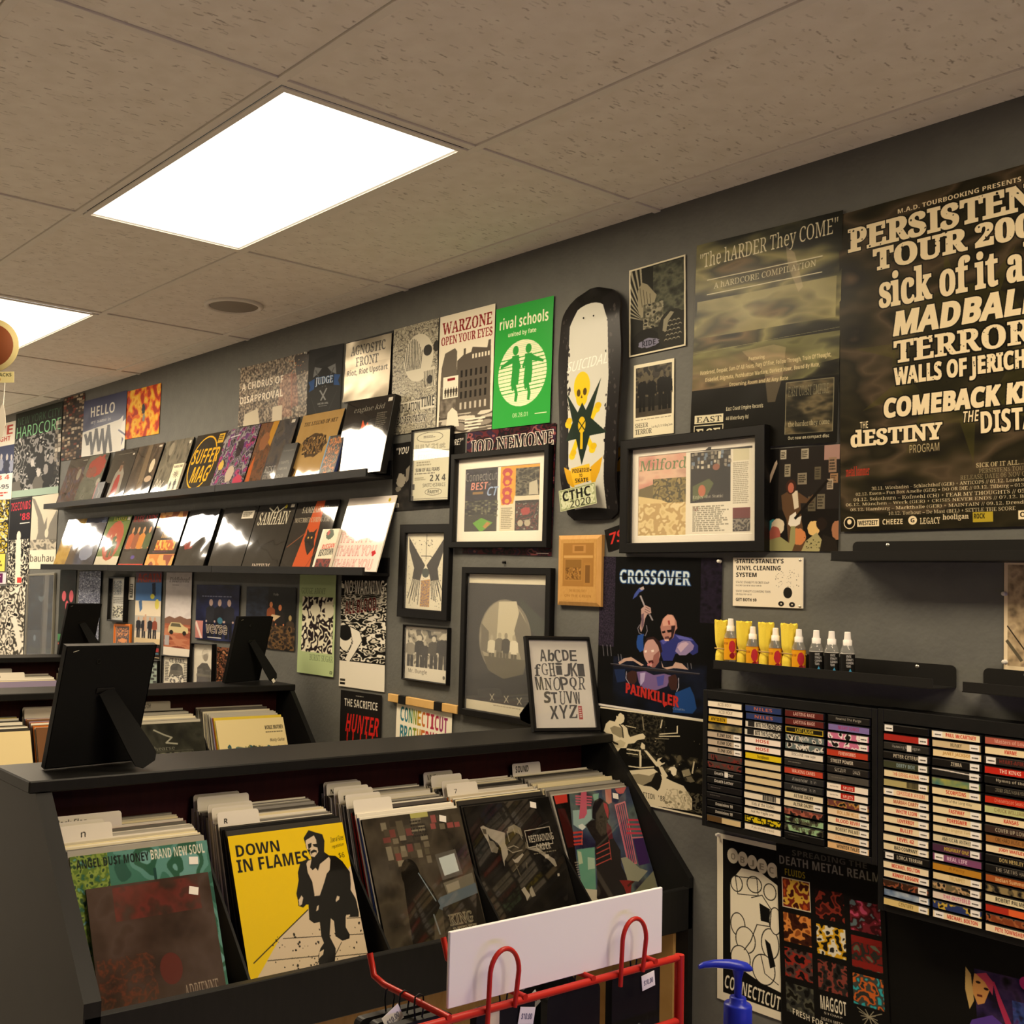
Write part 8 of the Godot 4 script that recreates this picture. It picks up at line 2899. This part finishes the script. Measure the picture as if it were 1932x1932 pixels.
	c.ell(46, 68, 7, 12, "c2bc54", 0.5)
	c.ell(22, 72, 5, 10, "9c9a88", 0.4)
	art["m2"] = c.done()
	c = Canvas.new(170, 170, "d8c794", 103)
	c.ell(44, 60, 36, 24, "5d6a5c", 0.35)
	c.blots(160, 8, 34, 74, 96, 1.0, 4.0, ["4a6a70", "57604a", "6a6a44", "3a3f34", "7a6a44", "2f5560"])
	for i in 40:
		c.line(40 + c.rg.randf_range(-20, 26), 62 + c.rg.randf_range(-14, 14), 44 + c.rg.randf_range(-44, 44), 60 + c.rg.randf_range(-28, 40), 0.5, ["3a5a60", "57503a", "a8763a"][i % 3])
	c.poly([36, 100, 40, 66, 50, 66, 52, 100], "57482c")
	c.blots(30, 72, 40, 94, 86, 0.8, 2.6, ["b8843c", "a8763a"])
	c.text("MORSE BROTHER", 1, 70, 10, 97, 15, "3a352a")
	c.para(70, 18, 97, 20, 1, "57503f")
	c.text("Musty Guitar", 0, 74, 27, 96, 32, "2a2620", 0.2)
	c.text("Music to Remember", 0, 72, 36, 99, 41, "2a2620", 0.2)
	c.text("$8", 0, 92, 46, 97, 51, "2a2620")
	art["m3"] = c.done()
	# -- small cards
	for e in [["t_flag", "Black Flag", 3, 50, 4], ["t_va", "VA/Comps", 8, 78, 4], ["t_sound", "SOUND", 8, 56, 1], ["t_punk", "ALT./PUNK/PROTO/GOTH", 2, 66, 4], ["t_vari", "VARI", 8, 70, 1], ["t_n", "N", 8, 16, 1], ["t_r", "R", 12, 24, 1], ["t_m", "M", 10, 26, 1], ["t_seven", "7", 20, 50, 0], ["t_note", "n", 40, 56, 0], ["t_dash", "-", 10, 46, 1]]:
		c = Canvas.new(110, 24, "ded7c6", 110)
		if e[1] == "-":
			c.poly([10, 36, 46, 22, 46, 34, 10, 46], "23211c")
		else:
			var y0 := 20.0 if e[1].length() > 2 else 46.0
			c.text(e[1], e[4] if e[4] != 4 else 0, e[2], y0, e[3] if e[1].length() > 2 else e[2] + 9.0, 84, "23211c", 0.1)
		art[e[0]] = c.done()
	c = Canvas.new(40, 28, "e6e4e4", 111)
	c.text("$10.00", 1, 16, 36, 84, 74, "4a4860")
	art["t_price"] = c.done()
	c = Canvas.new(70, 26, "cfc48c", 112)
	c.text("THE TRACKS", 1, 6, 14, 92, 44, "4a4a34")
	c.text("STUDIO", 1, 10, 56, 60, 86, "a8743c")
	art["t_tracks"] = c.done()
	# labels
	c = Canvas.new(180, 90, "e09c1c", 113)
	c.ell(50, 40, 13, 28, "b8303a", 0.12)
	c.ell(50, 80, 10, 14, "8a1c24", 0.12)
	c.ell(62, 72, 5, 7, "c9505a", 0.2)
	c.rect(0, 0, 100, 4, "b8741c")
	c.text("SECRET SOAP", 1, 66, 20, 92, 30, "8a3a1c")
	c.text("SECRET SOAP", 1, 8, 20, 34, 30, "8a3a1c")
	art["l_kit"] = c.done()
	c = Canvas.new(200, 100, "191816", 114)
	c.rect(0, 0, 100, 3, "cfcac0")
	for e in [["STATIC", 8], ["STANLEY'S", 22], ["CLEANSING", 36], ["TEARS", 50]]:
		var w: float = {"STATIC": 17.0, "STANLEY'S": 24.0, "CLEANSING": 26.0, "TEARS": 15.0}[e[0]]
		c.text(e[0], 1, 37, e[1], 37 + w, e[1] + 10, "d8d4cc")
	c.poly([50, 64, 55, 78, 50, 88, 45, 78], "4aa0d0")
	c.ell(50, 80, 4.6, 8.6, "4aa0d0")
	c.text("DISTILLED WATER", 1, 34, 92, 66, 98, "77746c")
	art["l_tear"] = c.done()
	# alphabet print for the easel frames
	c = Canvas.new(180, 240, "d8d3c6", 115)
	var rows := ["AbCDE", "fGHiJKl", "MNOPQR", "sTUVw", "XYZ"]
	for j in 5:
		var s: String = rows[j]
		var wide := [62.0, 84.0, 82.0, 62.0, 46.0][j] as float
		for i in s.length():
			var a := 50.0 - wide * 0.5 + wide * i / s.length()
			var b := a + wide / s.length() * 0.86
			var f := c.rg.randi() % 4
			c.text(s[i], f, a, 11 + j * 16.0 + c.rg.randf_range(-1, 1), b, 24.5 + j * 16.0 + c.rg.randf_range(-1, 1), "1c1b18", c.rg.randf_range(-0.1, 0.12), "1c1b18" if f == 0 else "", 0.8)
	c.rect(74, 75, 80, 90, "a82a24")
	c.para(75, 77, 79, 89, 5, "d8d3c6", 0.0)
	art["a_alpha"] = c.done()
	paint_spines()
